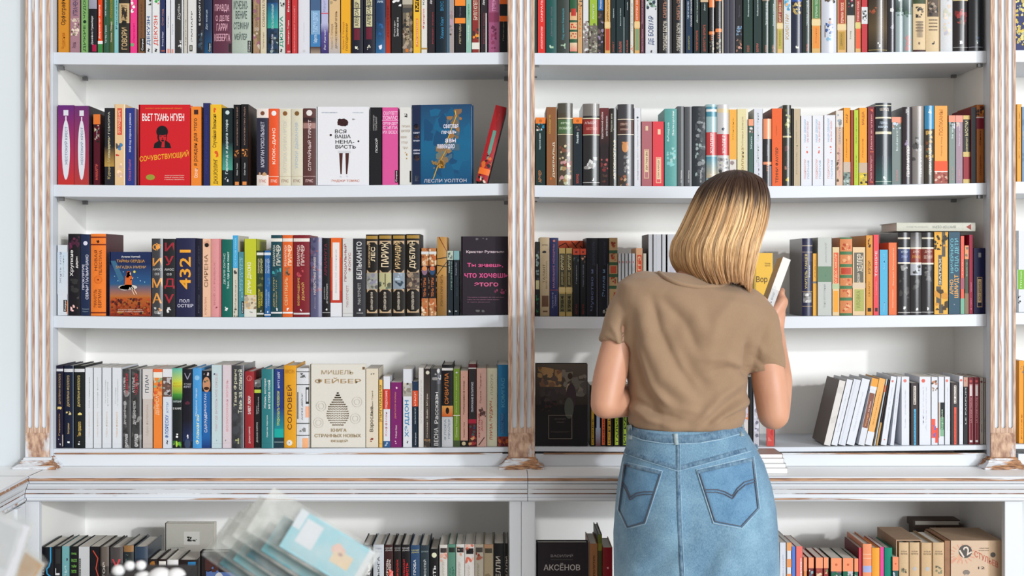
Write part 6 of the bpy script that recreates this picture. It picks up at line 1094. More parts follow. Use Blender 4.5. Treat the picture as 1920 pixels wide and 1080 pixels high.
hand(P3(1450, 622, -.245), P3(1453, 588, -.236),
     [P3(1464, 551, yk), P3(1465.5, 564, yk), P3(1465, 577, yk), P3(1463, 590, yk)],
     [P3(1466, 545, yk + .03), P3(1468, 558, yk + .033), P3(1467, 571, yk + .032), P3(1464, 585, yk + .028)],
     [P3(1448, 541, yk + .044), P3(1446, 553, yk + .05), P3(1444, 566, yk + .048), P3(1444, 580, yk + .042)],
     [P3(1440, 606, -.236), P3(1412, 602, -.262), P3(1402, 584, -.29)])
hand(P3(1262, 738, -.275), P3(1290, 732, -.25),
     [P3(1312, 722, -.232), P3(1314, 730, -.228), P3(1313, 738, -.228), P3(1309, 746, -.232)],
     [P3(1328, 716, -.222), P3(1331, 727, -.217), P3(1329, 738, -.218), P3(1322, 749, -.224)],
     [P3(1336, 706, -.23), P3(1340, 718, -.228), P3(1338, 731, -.23), P3(1330, 745, -.234)],
     [P3(1285, 722, -.255), P3(1296, 704, -.262), P3(1308, 696, -.262)])
# legs
for sx in (-1, 1):
    hx = ORG[0] + sx * .085
    tube(b, *spline([(hx, YC + .0, .84), (hx - sx * .01, YC + .005, .62), (hx - sx * .02, YC + .01, .45), (hx - sx * .02, YC - .015, .3), (hx - sx * .022, YC - .01, .09)], [.085, .07, .052, .05, .034]))
    tube(b, *spline([(hx - sx * .022, YC - .03, .05), (hx - sx * .015, YC + .06, .045), (hx - sx * .005, YC + .15, .035)], [.034, .034, .026]))
finish(b, 'body', 'skin', 0.0042, 5, W, None, ORG)
for sx in (-1, 1):
    hx = ORG[0] + sx * .085; b = MB()
    tube(b, *spline([(hx - sx * .022, YC - .045, .055), (hx - sx * .015, YC + .06, .05), (hx - sx * .005, YC + .165, .04)], [.045, .045, .038]), flatten=0.9)
    for i, v in enumerate(b.v):
        if v[2] < 0.002: b.v[i] = (v[0], v[1], 0.002)
    finish(b, 'shoe', plain('white_shoe_%d' % (sx + 1), 'dcdad6', 0.6), 0.006, 3, W, None, ORG)
for sx in (-1, 1):
    b = MB(); ell(b, HC + HR @ Vector((sx * .032, .079, .006)), (.0125, .0125, .0125), HR, 16)
    b.build('eye', plain('eye_%d' % (sx + 1), 'e8e6e2', 0.2), W, ORG, 0, False)
    b = MB(); ell(b, HC + HR @ Vector((sx * .032, .0885, .004)), (.006, .004, .006), HR, 12)
    b.build('iris', plain('iris_%d' % (sx + 1), '4a5a62', 0.2), W, ORG, 0, False)
b = MB(); tube(b, [HC + HR @ Vector((-.02, .091, -.056)), HC + HR @ Vector((0, .1, -.0545)), HC + HR @ Vector((.02, .091, -.056))], [.003, .0045, .003], 10)
b.build('lips', plain('lip_skin', 'b8685e', 0.45), W, ORG, 0, False)

# --- T-shirt
b = MB(); loft(b, TORSO)
def sleeve(pts, rad): tube(b, *spline(pts, rad), seg=28, flat=(False, True))
sleeve([P3(1206, 556, -.41), P3(1183, 590, -.417), P3(1160, 651, -.43)], [.058, .054, .0475])
sleeve([P3(1396, 585, -.412), P3(1418, 615, -.417), P3(1434, 698, -.436)], [.058, .054, .0455])
FOLDS = [  # px polyline, width px, height m
    ([(1204, 575), (1214, 640), (1245, 705), (1296, 752)], 16, .0075), ([(1222, 560), (1236, 620), (1270, 690), (1306, 740)], 9, -.005),
    ([(1186, 590), (1190, 660), (1206, 730), (1240, 790)], 10, -.005), ([(1192, 640), (1222, 720), (1262, 770)], 8, .004),
    ([(1396, 712), (1350, 745), (1310, 790)], 9, .006), ([(1398, 735), (1352, 770), (1318, 800)], 8, -.005), ([(1402, 752), (1362, 778), (1330, 800)], 7, .005),
    ([(1400, 700), (1370, 690), (1330, 700)], 8, -.004), ([(1394, 690), (1360, 672), (1315, 672)], 9, .004), ([(1404, 765), (1380, 778), (1352, 790)], 5, -.004),
    ([(1180, 760), (1215, 785), (1262, 800)], 7, .005), ([(1184, 745), (1225, 772), (1290, 792)], 6, -.004),
    ([(1250, 545), (1300, 585), (1330, 640)], 14, .004), ([(1240, 560), (1285, 605), (1310, 660)], 9, -.004), ([(1380, 560), (1345, 600), (1335, 650)], 12, .003),
    ([(1404, 640), (1402, 680), (1398, 706)], 6, -.009), ([(1166, 600), (1168, 640), (1174, 676)], 6, -.009),
    ([(1418, 640), (1432, 662), (1452, 672)], 7, .003), ([(1412, 668), (1432, 684), (1458, 688)], 5, -.003),
    ([(1146, 610), (1158, 628), (1164, 650)], 6, .003), ([(1270, 640), (1300, 700), (1330, 730)], 12, -.003), ([(1225, 735), (1270, 765), (1320, 775)], 8, .003),
    ([(1131, 632), (1150, 643), (1169, 651)], 2.2, -.0022), ([(1402, 690), (1434, 691), (1470, 690)], 2.2, -.0022)]
def seg_dist(px, py, pts):
    best = np.full(len(px), 1e9); tt = np.zeros(len(px)); n = len(pts) - 1
    for i in range(n):
        (ax, ay), (bx, by) = pts[i], pts[i + 1]; dx, dy = bx - ax, by - ay
        t = np.clip(((px - ax) * dx + (py - ay) * dy) / (dx * dx + dy * dy), 0, 1)
        d = np.hypot(px - ax - t * dx, py - ay - t * dy); k = d < best
        best[k] = d[k]; tt[k] = (i + t[k]) / n
    return best, tt
def tee_disp(co, no):
    s = PXM * D / (D + co[:, 1]); px = CX + co[:, 0] * s; py = CY - (co[:, 2] - ZC) * s
    h = np.zeros(len(co))
    for pts, wd, ht in FOLDS:
        d, t = seg_dist(px, py, pts)
        h += 1.5 * ht * np.exp(-(d / wd) ** 2) * np.clip(np.sin(np.pi * np.clip(t * 0.86 + 0.07, 0, 1)) * 1.6, 0, 1)
    h += 0.0016 * np.sin(px * 0.09 + py * 0.05 + 2 * np.sin(py * 0.04)) * np.sin(py * 0.045 - px * 0.03)
    return np.where(no[:, 1] < 0.25, h, 0.0)
tee = finish(b, 't_shirt', 'tee', 0.0042, 6, W, tee_disp, ORG)
_tv = np.zeros(len(tee.data.vertices) * 3); tee.data.vertices.foreach_get('co', _tv); _tv = _tv.reshape(-1, 3) + np.array(ORG)
_ts = PXM * D / (D + _tv[:, 1]); _tpx = CX + _tv[:, 0] * _ts; _tpy = CY - (_tv[:, 2] - ZC) * _ts
def tee_y(px, py):
    k = np.argsort(np.hypot(_tpx - px, _tpy - py) + np.where(_tv[:, 1] > -.40, 1e3, 0))[:4]
    return float(_tv[k, 1].min())
b = MB()
cp = [(1236, 512), (1250, 522), (1275, 532), (1312, 538), (1345, 536), (1364, 531)]
tube(b, *spline([P3(x, y, tee_y(x, y) + .001) for x, y in cp], [.0055] * 6, 5), seg=10)
b.build('collar', 'tee', W, ORG, 0, False)

# --- denim skirt
SK = np.array([(797, 1181, 1388, .112), (815, 1177, 1401, .116), (836, 1176, 1413, .123), (865, 1168, 1428, .133), (908, 1160, 1442, .146), (948, 1156, 1449.5, .152),
               (1000, 1152, 1454, .152), (1080, 1153, 1457, .148), (1180, 1158, 1456, .145), (1275, 1160, 1452, .143)])
def sk(py):
    return [np.interp(py, SK[:, 0], SK[:, i]) for i in (1, 2, 3)]
SS = PXM * D / (D + YC)
def sk_back(x, py):
    """y of the skirt's back surface at world x and at the height whose silhouette row is py"""
    xl, xr, d = sk(py); a = (xr - xl) / 2 / SS; xc = PX((xl + xr) / 2, YC)
    q = np.clip(abs(x - xc) / a, 0, 1)
    y = YC - d * (1 - q ** 2.3) ** (1 / 2.3)
    px = CX + x * SS
    for cx in (1235, 1365): y -= .010 * np.exp(-((px - cx) / 48) ** 2 - ((py - 965) / 55) ** 2)
    y += .006 * np.exp(-((px - 1272) / 18) ** 2 - ((py - 960) / 60) ** 2)
    for pts, wd, ht in (([(1262, 985), (1225, 1030), (1185, 1060)], 17, .016), ([(1330, 985), (1300, 1040), (1270, 1078)], 16, .016), ([(1255, 900), (1215, 1000)], 20, -.003), ([(1340, 1010), (1310, 1075)], 16, -.005)):
        d_, t_ = seg_dist(np.atleast_1d(px), np.atleast_1d(py), pts)
        y = y + (ht * np.exp(-(d_ / wd) ** 2) * np.sin(np.pi * np.clip(t_ * .8 + .1, 0, 1)))[0]
    return float(np.ravel(y)[0])
def surf(px, py, lift=0.0):
    y = YC - .12
    for _ in range(6):
        x, z = PX(px, y), PZ(py, y); row = CY - (z - ZC) * SS
        y = sk_back(x, row)
    y -= lift
    return P3(px, py, y)
b = MB(); rows = []; NA = 120
for py in list(np.linspace(797, 1080, 80)) + list(np.linspace(1090, 1275, 14)):
    xl, xr, d = sk(py); a = (xr - xl) / 2 / SS; xc = PX((xl + xr) / 2, YC); row = []
    for i in range(NA):
        t = 2 * math.pi * i / NA; c, q = math.cos(t), math.sin(t)
        x = xc + a * math.copysign(abs(c) ** (2 / 2.3), c)
        y = YC + (d - .015) * abs(q) ** (2 / 2.3) if q > 0 else sk_back(x, py)
        row.append((x, y, ZC - (py - CY) / SS))
    rows.append(row)
b.grid(rows, close=True)
skirt = b.build('skirt', 'denim', W, ORG, 0, False)
sol = skirt.modifiers.new('thickness', 'SOLIDIFY'); sol.thickness = 0.0015; sol.offset = -1
def ribbon(pts, wd, lift, name, mat, par, n=10):
    """raised strip lying on the skirt along px points, WD px wide"""
    P = [Vector((x, y)) for x, y in pts]; S2 = []
    for i in range(len(P) - 1):
        for k in range(n): S2.append(P[i].lerp(P[i + 1], k / n))
    S2.append(P[-1]); b = MB(); rows = []
    for i, p in enumerate(S2):
        d = (S2[min(i + 1, len(S2) - 1)] - S2[max(i - 1, 0)]).normalized(); q = Vector((-d.y, d.x)) * wd / 2
        rows.append([surf(*(p + q), -.0003), surf(*(p + q * .85), lift + .0012), surf(*(p - q * .85), lift + .0012), surf(*(p - q), -.0003)])
    b.grid(rows)
    return b.build(name, mat, par, ORG, 0, False)
ribbon([(1178, 806), (1205, 816), (1240, 822), (1272, 824), (1310, 822), (1350, 815), (1390, 803)], 17, .0022, 'waistband', 'seam', W)
ribbon([(1177, 815), (1205, 825.5), (1240, 831), (1272, 832.5), (1310, 831), (1350, 824), (1397, 811)], 2.2, .003, 'waistband_stitching', 'seam_edge', W)
ribbon([(1170, 846), (1215, 861), (1271, 878)], 9, .0016, 'yoke_seam', 'seam', W); ribbon([(1271, 878), (1330, 862), (1380, 848), (1421, 837)], 9, .0016, 'yoke_seam', 'seam', W)
ribbon([(1169, 850), (1215, 866), (1271, 883.5), (1330, 867.5), (1380, 853.5), (1422, 842)], 1.6, .0022, 'yoke_edge', 'seam_edge', W)
ribbon([(1271.5, 833), (1271.5, 880), (1272.5, 942), (1275, 1010), (1279, 1085)], 8, .0016, 'centre_seam', 'seam', W)
ribbon([(1275.5, 833), (1275.5, 880), (1277, 942), (1279.5, 1010), (1283.5, 1085)], 1.4, .0022, 'centre_seam_edge', 'seam_edge', W)
for x, y0, y1 in ((1266.5, 813, 834), (1390, 788, 818), (1180, 797, 824)): ribbon([(x, y0), (x + 1, (y0 + y1) / 2), (x + 2, y1)], 9, .0042, 'belt_loop', 'loop', W, 5)
def pocket(poly, hem, stitch, arcs):
    bm = bmesh.new(); f = bm.faces.new([bm.verts.new((x, y, 0)) for x, y in poly])
    bmesh.ops.triangulate(bm, faces=[f])
    for _ in range(4): bmesh.ops.subdivide_edges(bm, edges=bm.edges[:], cuts=1, use_grid_fill=True)
    edge = {v.index for v in bm.verts if v.is_boundary}; bm.verts.index_update()
    edge = {v.index for v in bm.verts if v.is_boundary}
    b = MB(); vs = [surf(v.co.x, v.co.y, -.0002 if v.index in edge else .0030) for v in bm.verts]
    b.v = [tuple(v) for v in vs]
    for f in bm.faces: b.f.append(tuple(v.index for v in f.verts)); b.c.append((1, 1, 1, 1)); b.m.append(0); b.sm.append(True)
    bm.free()
    p = b.build('back_pocket', 'denim_d', W, ORG, 0, False)
    ribbon(hem, 8, .0040, 'pocket_hem', 'seam', p, 8)
    c = Vector((sum(x for x, _ in poly) / len(poly), sum(y for _, y in poly) / len(poly)))
    ins = lambda k: [tuple(Vector(q) + (c - Vector(q)) * k) for q in poly]
    ribbon([poly[0]] + list(poly[1:]) + [poly[0]], 2.2, .0030, 'pocket_edge', 'seam_edge', p, 6)
    q = ins(.07); ribbon(q + [q[0]], 2.0, .0038, 'pocket_stitching', 'stitch', p, 6)
    for a in arcs: ribbon(a, 2.0, .0044, 'arc_stitching', 'stitch', p, 6)
pocket([(1169, 866), (1242, 883), (1210, 982), (1175, 992), (1158, 955)], [(1169, 870), (1205, 879), (1240, 887)], None,
       [[(1167, 902), (1174, 914), (1181, 932)], [(1181, 932), (1192, 925), (1207, 922), (1224, 922)], [(1166, 907), (1173, 919), (1180, 937)], [(1181, 937), (1192, 930), (1207, 927), (1223, 927)]])
pocket([(1306, 881), (1414, 856), (1425, 954), (1391, 991), (1338, 981)], [(1308, 885), (1360, 873), (1413, 861)], None,
       [[(1320, 918), (1345, 918), (1360, 922), (1374, 930)], [(1374, 930), (1383, 916), (1396, 904), (1417, 898)], [(1322, 923), (1345, 923), (1360, 927), (1374, 935)], [(1374, 935), (1384, 921), (1398, 909), (1418, 903)]])

# --- hair: a solid under-layer and combed strands, brown at the roots and blonde below
HRG = np.array([(318.5, 1377, 1381, .004), (321, 1362, 1397, .032), (327, 1344, 1412, .058), (338, 1326, 1429, .078), (350, 1312, 1436, .088), (366, 1302, 1440, .096), (386, 1292, 1441, .101), (414, 1279, 1437, .104),
                (433, 1270, 1432, .105), (453, 1259, 1425, .107), (474, 1254.5, 1420, .11), (498, 1257, 1413, .116), (515, 1267, 1408, .12), (530, 1280, 1405, .122), (556, 1286, 1403, .122)])
def hr(py): return [np.interp(py, HRG[:, 0], HRG[:, i]) for i in (1, 2, 3)]
YH = -.362; SHH = PXM * D / (D + YH)
def hpoint(py, th, f):
    xl, xr, dp = hr(py); cx = (xl + xr) / 2
    yc = YH - np.interp(py, [320, 400, 530], [0.0, .004, .016])
    return ((cx - CX) / SHH + f * (xr - xl) / 2 / SHH * math.cos(th), yc + f * dp * math.sin(th), ZC - (py - CY) / SHH)
b = MB(); rows = []
for py in np.linspace(320, 520, 40):
    rows.append([hpoint(py, 2 * math.pi * i / 48, 0.86) for i in range(48)])
b.grid(rows, close=True); b.face(rows[0])
M['hair_under'] = plain('hair_under_layer', '80603f', 0.6, 0.3, 60)
hb_ = b.build('hair', 'hair_under', W, ORG, 0, False)
TIPX = np.array([(1250, 492), (1257, 502), (1264, 512), (1277, 524), (1309, 530), (1342, 529), (1365, 527), (1380, 534), (1395, 546), (1410, 553)])
def make_hair():
    R = random.Random(11); NS, NP = 11000, 16
    hc = bpy.data.hair_curves.new('hair_strands'); hc.add_curves([NP] * NS)
    pos = np.zeros((NS * NP, 3)); rad = np.zeros(NS * NP); col = np.zeros((NS * NP, 4)); k = 0
    dark, mid, light, low, brown = (np.array(HX(c)) for c in ('3b261a', 'c99d69', 'f0d09c', 'a06a3a', '664630'))
    clumps = [(R.uniform(0, 2 * math.pi), R.random(), R.random(), R.uniform(-1, 1)) for _ in range(520)]
    for i in range(NS):
        ct, c1, c2, c3 = clumps[R.randrange(len(clumps))]
        th = ct + R.gauss(0, .016); f = 1.0 - .13 * R.random() ** 1.5 - .03 * c2
        tipx = CX + hpoint(505, th, f)[0] * SHH
        back = math.sin(th) < 0.35
        end = float(np.interp(tipx, TIPX[:, 0], TIPX[:, 1])) - 16 * R.random() ** 2.2 - 7 * c1 * c2 + 4 * R.random() - 5 * abs(c3) * c2
        if not back: end -= 10
        root = 318.7 + 10 * R.random() ** 2 + (6 if f < .93 else 0)
        droot = 359 + 16 * c1 + 26 * c3 * c3 + R.gauss(0, 6) + 14 * max(0, math.cos(th) + .35)
        base = mid * (1 - c2) + light * c2
        side = max(0.0, -math.cos(th))
        if c1 < .26 + .22 * side: base = base * .45 + brown * .55
        for j in range(NP):
            t = j / (NP - 1); py = root + (end - root) * (t ** 1.35)
            tq = th + .05 * c3 * t + .02 * math.sin(7 * t + 9 * c1) * t
            ff = f * (1 + .012 * math.sin(5 * t + 6 * c2)) + (.02 * R.random() * t ** 4)
            if t > .9: ff -= (.05 + .06 * c2) * (t - .9) / .1 * (1 if math.cos(th) < .3 else .2)
            p = hpoint(py, tq, ff)
            pos[k] = (p[0] - ORG[0], p[1] - ORG[1], p[2] - ORG[2]); rad[k] = .00062 * (1 - .55 * t ** 3)
            m_ = 1 / (1 + math.exp(-(py - droot) / 5.0)); lo = max(0, (py - 455) / 75) * .55
            cc = base * (1 - lo) + low * lo
            col[k] = dark * (1 - m_) + cc * m_; col[k, 3] = 1; k += 1
    hc.attributes['position'].data.foreach_set('vector', pos.astype(np.float32).ravel())
    ra = hc.attributes.get('radius') or hc.attributes.new('radius', 'FLOAT', 'POINT'); ra.data.foreach_set('value', rad.astype(np.float32))
    ca = hc.attributes.new('Col', 'FLOAT_COLOR', 'POINT'); ca.data.foreach_set('color', col.astype(np.float32).ravel())
    m, nt, bs, N = nodes_of('hair_strands')
    at = N('ShaderNodeAttribute', attribute_name='Col'); nt.links.new(at.outputs['Color'], bs.inputs['Base Color'])
    bs.inputs['Roughness'].default_value = 0.38; bs.inputs['Specular IOR Level'].default_value = 0.45
    hc.materials.append(m)
    o = bpy.data.objects.new('hair_strands', hc); COL.objects.link(o); o.parent = hb_; tag(o, kind='stuff')
make_hair()

# --- the book she holds up
def held_book():
    root, (w, h, d) = book(1000, 1017, 480, 'P', 'd9dadd', 'b .47 1 f0f0ee;n .1 .9 .47 .52 5 e4e4e2;t .08 .42 9aa0a8 .35 .6 Роман ВОР', {'ls': 'e0b44a', 'side': 'd9dadd'}, '3R',
                           'paperback with pale spine and yellow cover held up in her hand', None)
    root.location = P3(1428, 592, -.324); root.rotation_euler = (math.radians(-4), math.radians(21), 0)
    root.scale = (0.82, 0.52, 0.94)
held_book()

# ------------------------------------------------------------------ lying books
def lay(root, loc, rz=0.0):
    root.location = loc; root.rotation_euler = (0, math.pi / 2, rz)
def lying(px0, px1, py0, py1, y, kind, base, items, opt, label, group):
    """a book on its side, spine to the viewer, head of the spine at the far end of the row"""
    s = PXM * D / (D + y); L = (px1 - px0) / s; T = (py1 - py0) / s
    a = 1000.0
    root, (w, h, d) = book(a, a + T * PXM * (D + .012) / D / 1.0, SHELF_REF - L * PXM, kind, base, items, opt, '3R', label, group)
    root.location = (PX(px0, y), y, PZ(py0, y) ); root.rotation_euler = (0, math.pi / 2, 0)
    return root
SHELF_REF = shelf_py('3R', 1004)
lying(1681, 1829, 417.6, 433.6, .012, 'H', 'cfd0c4', 'd .45 .75 8a9088 .35 .65 ВИКТОР СЕРЖ;d .12 .4 b0b4ac .4 .6 ПОЛНОЧЬ ВЕКА;b .84 .841 b8b8ac;p 9c4038 .5 .88 .15 .945 .85 .945', {}, 'pale grey green book lying flat on top of the glossy black books, third right shelf', None)
def slab_book(x0, x1, y0, y1, z0, t, cover, label, group, wob=0.0):
    """a closed book lying flat with its page edges to the viewer"""
    c = ((x0 + x1) / 2, (y0 + y1) / 2, z0); r = thing('paperback_book', label, 'book', c, group, (0, 0, wob))
    b = MB(); hc = HX(cover)
    b.box(x0, x1, y0, y1, z0 + t - .001, z0 + t, hc); b.box(x0, x1, y0, y1, z0, z0 + .001, hc); b.box(x1 - .001, x1, y0, y1, z0, z0 + t, hc)
    b.build('cover', 'matte', r, c)
    b = MB(); b.box(x0, x1 - .001, y0 + .0005, y1, z0 + .001, z0 + t - .001); b.build('page_block', 'page_white', r, c, 0, False)
    return r
M['page_white'] = plain('white_page_edges', 'dfe0e0', 0.85, 0.03, 300)
zz = ZC0 + .0004; LB = ('lowest thick white book in the pile on the countertop by the skirt', 'second thick white book up in the pile on the countertop by the skirt',
                    'third thick white book up in the pile on the countertop by the skirt', 'topmost book with a brownish cover in the pile on the countertop')
for i, (px1, t, cv) in enumerate(((1477, .0135, 'dcdcda'), (1474, .011, 'd8d8d6'), (1471, .012, 'dedede'), (1469, .0105, 'b59a90'))):
    slab_book(PX(1384, -.11), PX(px1, -.11), -.112 + .003 * i, -.008, zz, t, cv, LB[i], 'books piled on the countertop', 0.0); zz += t + .0003

# boxed set with a big number on its front, dark book behind it
o = P3(1830, 1080, -.09); o.z = ZS5 + .0004
bx = thing('book_box', 'large beige card box with a dark number disc, at the end of the base cabinet', 'box', (PX(1830, -.09), -.09, o.z))
x0, x1 = PX(1783, -.09), PX(1879, -.09); zt = PZ(1013.5, -.09); y1 = .06
b = MB(); ic = HX('c8a98c')
b.box(x0, x1, -.09, y1, o.z, zt, ic)
fw, fh = x1 - x0, zt - o.z
F = Face(b, lambda u, v, L: (x0 + u * fw, -.09 - L, o.z + v * fh), 1, fw, fh)
F.draw('b 0 1 d9bfa6;r .72 1 0 1 cdb092;n .0 .25 .72 .85 8 dda890,e0b090')
for i in range(16):
    t = 2 * math.pi * i / 16; F.line(.22 + .16 * math.cos(t), .84 + .075 * math.sin(t), .22 + .26 * math.cos(t), .84 + .12 * math.sin(t), 'dda088', .0012)
F.draw('o .28 .87 .13 5a5654'); co, fs = glyphs('12'); L = F.lift() + .0002
n = len(b.v); ca, sa = math.cos(.55), math.sin(.55)
for gx, gy in co:
    px_, py_ = (gx - .5) * .026, (gy - .5) * .022; b.v.append((x0 + .28 * fw + px_ * ca - py_ * sa, -.09 - L, o.z + .87 * fh + px_ * sa + py_ * ca))
for f in fs: b.f.append(tuple(n + i for i in f)); b.c.append(HX('e8dccf')); b.m.append(0); b.sm.append(False)
co, fs = glyphs('СТУЛЬЕВ'); L = F.lift() + .0002; n = len(b.v)
for gx, gy in co: b.v.append((x0 + (.46 + .46 * gx) * fw, -.09 - L, o.z + (.73 + .075 * gy - .06 * gx + .08 * (1 - gx)) * fh))
for f in fs: b.f.append(tuple(n + i for i in f)); b.c.append(HX('c9705a')); b.m.append(0); b.sm.append(False)
F.draw('h .56 .74 .9 .915 7a6a5c ИЛЬЯ ИЛЬФ;h .54 .74 .875 .89 7a6a5c ЕВГЕНИЙ ПЕТРОВ;o .82 .83 .05 55504c;h .53 .66 .66 .69 4a4440 12;e .3 .62 .07 .03 8a8078;e .3 .55 .06 .05 c9b8a8;e .3 .4 .13 .12 b8a090;n .2 .42 .3 .5 10 b08a70,9a8878,c8a080;e .6 .45 .1 .13 c4c0bc;n .48 .72 .3 .58 12 aaa,98a0a8,b89880,c8a088;n .8 .95 .4 .55 6 8a7a6a,b08a70')
b.build('box_shell', 'matte', bx, (PX(1830, -.09), -.09, o.z))
b = MB(); b.box(x0 - .0145, x0 - .0015, -.088, y1 - .01, o.z, zt - .001); b.build('box_spine_edge', plain('worn_card_edge', '8a6448', 0.7, 0.35, 60), bx, (PX(1830, -.09), -.09, o.z), 0, False)
# slipcase round the first two tan books
xs0, xs1 = PX(1685, -.09) - .003, PX(1725, -.09) + .003; zt = PZ(1014.5, -.09)
sc = thing('slipcase', 'tan card slipcase holding two of the tan spined books', 'box', ((xs0 + xs1) / 2, 0, ZS5 + .0003))
b = MB()
for q in ((xs0 - .002, xs0, -.086, .065, ZS5 + .0004, zt), (xs1, xs1 + .002, -.086, .065, ZS5 + .0004, zt), (xs0 - .002, xs1 + .002, -.086, .065, zt, zt + .002), (xs0, xs1, .063, .065, ZS5 + .0004, zt)): b.box(*q)
b.build('case_shell', plain('tan_card', 'a98d74', 0.8, 0.12, 50), sc, ((xs0 + xs1) / 2, 0, ZS5 + .0003), 0, False)
# dark books lying on top of hidden ones behind
YB = .185
o = (PX(1764, YB), YB, PZ(985, YB) - .004)
r = thing('hardcover_book', 'dark brown book lying flat at the back of the right base cabinet', 'book', o, 'books stored at the back of the base cabinet')
zlo, zhi = PZ(984.5, YB), PZ(975, YB)
b = MB(); b.box(PX(1712, YB), PX(1800, YB), YB, .235, zhi - .003, zhi); b.box(PX(1712, YB), PX(1807, YB), YB, .235, zlo - .004, zlo); b.box(PX(1712, YB), PX(1716, YB), YB, .235, zlo, zhi - .003)
b.build('cover', plain('dark_brown_cloth', '4a352c', 0.6, 0.2, 80), r, o, 0, False)
b = MB(); b.box(PX(1716, YB) + .0003, PX(1798, YB), YB + .002, .233, zlo + .0002, zhi - .0032); b.build('page_block', 'paper', r, o, 0, False)
for k in range(2):
    xa = PX(1716 + 50 * k, YB)
    b = MB(); r = thing('hardcover_book', ('first', 'second')[k] + ' brown upright book under the flat dark one at the cabinet back', 'book', (xa, YB, ZS5 + .0003), 'books stored at the back of the base cabinet')
    b.box(xa, xa + .055, YB + .002, .235, ZS5 + .0004, zlo - .0045); b.build('cover', plain('brown_cloth_%d' % k, '4a3830', 0.6, 0.2, 80), r, (xa, YB, ZS5 + .0003), 0, False)

# ------------------------------------------------------------------ display table in the near foreground, out of focus
def clear_mat():
    m, nt, bs, N = nodes_of('clear_plastic_bag')
    tr = N('ShaderNodeBsdfTransparent'); tr.inputs[0].default_value = (.93, .94, .93, 1)
    df = N('ShaderNodeBsdfPrincipled'); df.inputs['Base Color'].default_value = HX('d6d8d6'); df.inputs['Roughness'].default_value = 0.22
    tc = N('ShaderNodeTexCoord'); nz = N('ShaderNodeTexNoise'); nz.inputs['Scale'].default_value = 26; nz.inputs['Detail'].default_value = 5
    nt.links.new(tc.outputs['Object'], nz.inputs['Vector'])
    mr = N('ShaderNodeMapRange'); mr.inputs[1].default_value = .35; mr.inputs[2].default_value = .75; mr.inputs[3].default_value = .08; mr.inputs[4].default_value = .42
    nt.links.new(nz.outputs['Fac'], mr.inputs[0])
    mx = N('ShaderNodeMixShader'); nt.links.new(mr.outputs[0], mx.inputs[0]); nt.links.new(tr.outputs[0], mx.inputs[1]); nt.links.new(df.outputs[0], mx.inputs[2])
    bp = N('ShaderNodeBump'); bp.inputs['Strength'].default_value = .6; bp.inputs['Distance'].default_value = .004
    nt.links.new(nz.outputs['Fac'], bp.inputs['Height']); nt.links.new(bp.outputs[0], df.inputs['Normal'])
    nt.links.new(mx.outputs[0], nt.nodes['Material Output'].inputs[0])
    return m
M['bag'] = clear_mat()
M['wood_tray'] = plain('pale_tray_wood', 'b08e68', 0.6, 0.15, 30)
YT = -1.42; ZT = 0.74
t = thing('display_table', 'display table in the near foreground, only the goods on it showing', 'table', (-.28, YT, 0))
b = MB(); b.box(-.92, .35, YT - .32, YT + .3, ZT - .03, ZT); b.build('tabletop', 'wood_tray', t, (-.28, YT, 0), .003, False)
for x in (-.87, .3):
    for y in (YT - .28, YT + .26):
        b = MB(); b.box(x - .025, x + .025, y - .025, y + .025, 0.0005, ZT - .03); b.build('leg', 'wood_tray', t, (-.28, YT, 0), .002, False)
def packet(pa, ang, L, Wd, y, tilt, card, label, header=.35, extras=None, bagl=True):
    """carded item in a clear bag: lower edge tucked in the tray; pa = px of the card's centre"""
    c = P3(pa[0], pa[1], y); r = thing('bagged_packet', label, 'packet', c, 'bagged packets in the tray')
    r.rotation_euler = Euler((math.radians(tilt), math.radians(ang), 0), 'XYZ')
    b = MB(); b.box(-L / 2, L / 2, -.004, .004, -Wd / 2, Wd / 2, HX(card)); cm = b
    if extras: Face(b, lambda u, v, q: (-L / 2 + u * L, -.004 - q, -Wd / 2 + v * Wd), 1, L, Wd).draw(extras)
    b.build('card', 'matte', r)
    if bagl:
        b = MB(); n = 14; x0, x1 = -L / 2 - header * L, L / 2 + .006; rows = []
        R = random.Random(int(pa[0]))
        for sgn in (-1, 1):
            rows = []
            for i in range(n + 1):
                x = x0 + (x1 - x0) * i / n; th = .0075 if i > n * header / (1 + header) - 1 else .0025
                rows.append([(x, sgn * (0.0 if k in (0, 6) else th + R.uniform(-.0015, .0015)), -Wd / 2 - .005 + (Wd + .01) * k / 6) for k in range(7)])
            b.grid(rows)
        b.build('bag', 'bag', r, (0, 0, 0), 0, False)
    return r
packet((614, 1030), 31, .118, .058, -1.46, -14, '9ed2e0', 'nearest pale blue carded packet with white label and beige figure, in a clear bag', .42,
       'r 0 .1 .55 1 dfe6f0;r .12 .34 .28 .88 dfe3ec;e .62 .6 .09 .13 e8b8a8;r .58 .82 .3 .62 e8cba4;e .6 .66 .05 .1 eec0b0;e .66 .55 .03 .04 b08080;r .93 1 0 1 dfe4ea')
for k, (px_, py_, cd, nm) in enumerate(((584, 1046, '5fa4b0', 'second'), (556, 1057, '2f6a78', 'third'), (529, 1066, '6fb0ba', 'fourth'), (502, 1075, '3f7c86', 'rearmost'))):
    packet((px_, py_), 33 + k, .13, .056, -1.435 + .025 * k, -14, cd, nm + ' pale blue carded packet in the fanned row, counted from the nearest', .34 - .04 * k)
tr = thing('tray', 'shallow wooden tray holding the bagged packets on the display table', 'tray', (PX(590, YT), YT, ZT + .0005), None)
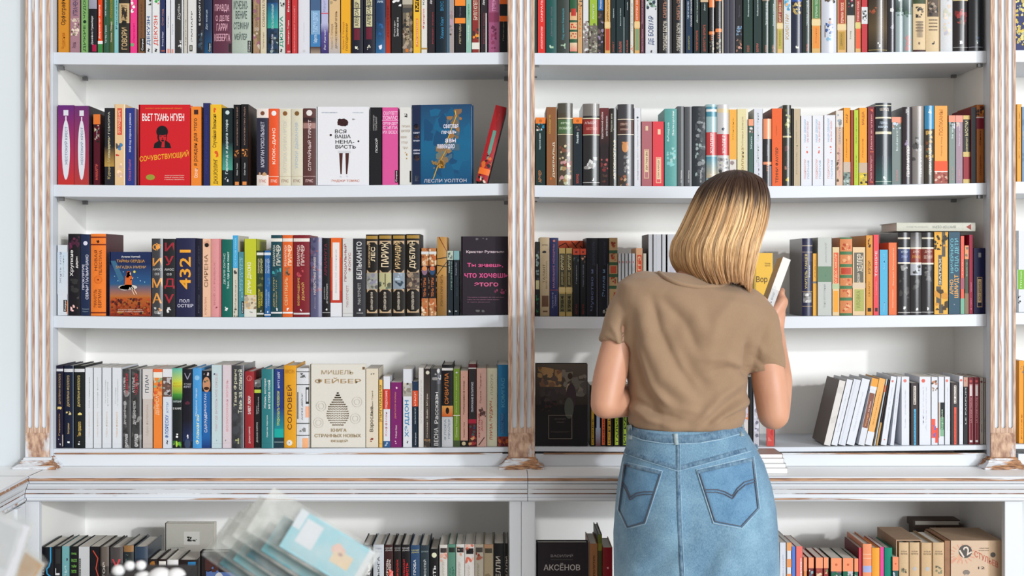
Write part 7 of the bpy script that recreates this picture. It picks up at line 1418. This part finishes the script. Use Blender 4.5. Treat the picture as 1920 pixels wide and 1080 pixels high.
b = MB(); o = (PX(590, YT), YT, ZT + .0005)
b.box(o[0] - .17, o[0] + .15, YT - .10, YT + .11, o[2], o[2] + .008); b.build('tray_floor', 'wood_tray', tr, o, 0, False)
for q in ((-.17, .15, -.10, -.092), (-.17, .15, .102, .11)):
    b = MB(); b.box(o[0] + q[0], o[0] + q[1], YT + q[2], YT + q[3], o[2] + .008, o[2] + .12); b.build('tray_side', 'wood_tray', tr, o, .001, False)
for q in ((-.17, -.162), (.142, .15)):
    b = MB(); b.box(o[0] + q[0], o[0] + q[1], YT - .092, YT + .102, o[2] + .008, o[2] + .12); b.build('tray_side', 'wood_tray', tr, o, .001, False)
# white bagged goods at the far left edge and a box of black and white packets beside them
packet((-52, 1064), -72, .15, .115, -1.62, -12, 'e2e6ee', 'large white bagged packet at the lower left edge of the view', .12, 'r .6 .95 .1 .35 d4d8e0;r .3 .6 .6 .66 c4c8d2;n .2 .5 .2 .5 3 ecd8dc')
packet((6, 1088), -58, .10, .075, -1.5, -12, 'd8d4cc', 'smaller clear bagged packet beside the large white one', .4, 'b 0 .4 d0a878')
bb = thing('box', 'low black box with pale rounded lids, out of focus in the near foreground', 'box', (PX(285, YT), YT, ZT + .0005))
o = (PX(285, YT), YT, ZT + .0005)
b = MB(); b.box(PX(200, YT), PX(350, YT), YT - .06, YT + .06, o[2], PZ(1078, YT)); b.build('box_body', plain('black_card', '1c1a1c', 0.6), bb, o, .002, False)
for k, (px_, py_, rr) in enumerate(((222, 1070, .009), (243, 1061, .0075), (264, 1060, .0075), (300, 1086, .018), (330, 1082, .014), (268, 1088, .014))):
    l = thing('jar_lid', 'small pale round lid ' + ('at the near corner of', 'second along', 'third along', 'largest on', 'at the far end of', 'half sunk in')[k] + ' the low black box', 'lid', P3(px_, py_, YT), 'pale lids on the black box')
    b = MB(); ell(b, P3(px_, py_, YT), (rr, rr, rr * .9), None, 16); b.build('lid', plain('pale_plastic_%d' % k, 'dedede', 0.4), l, P3(px_, py_, YT), 0, False)
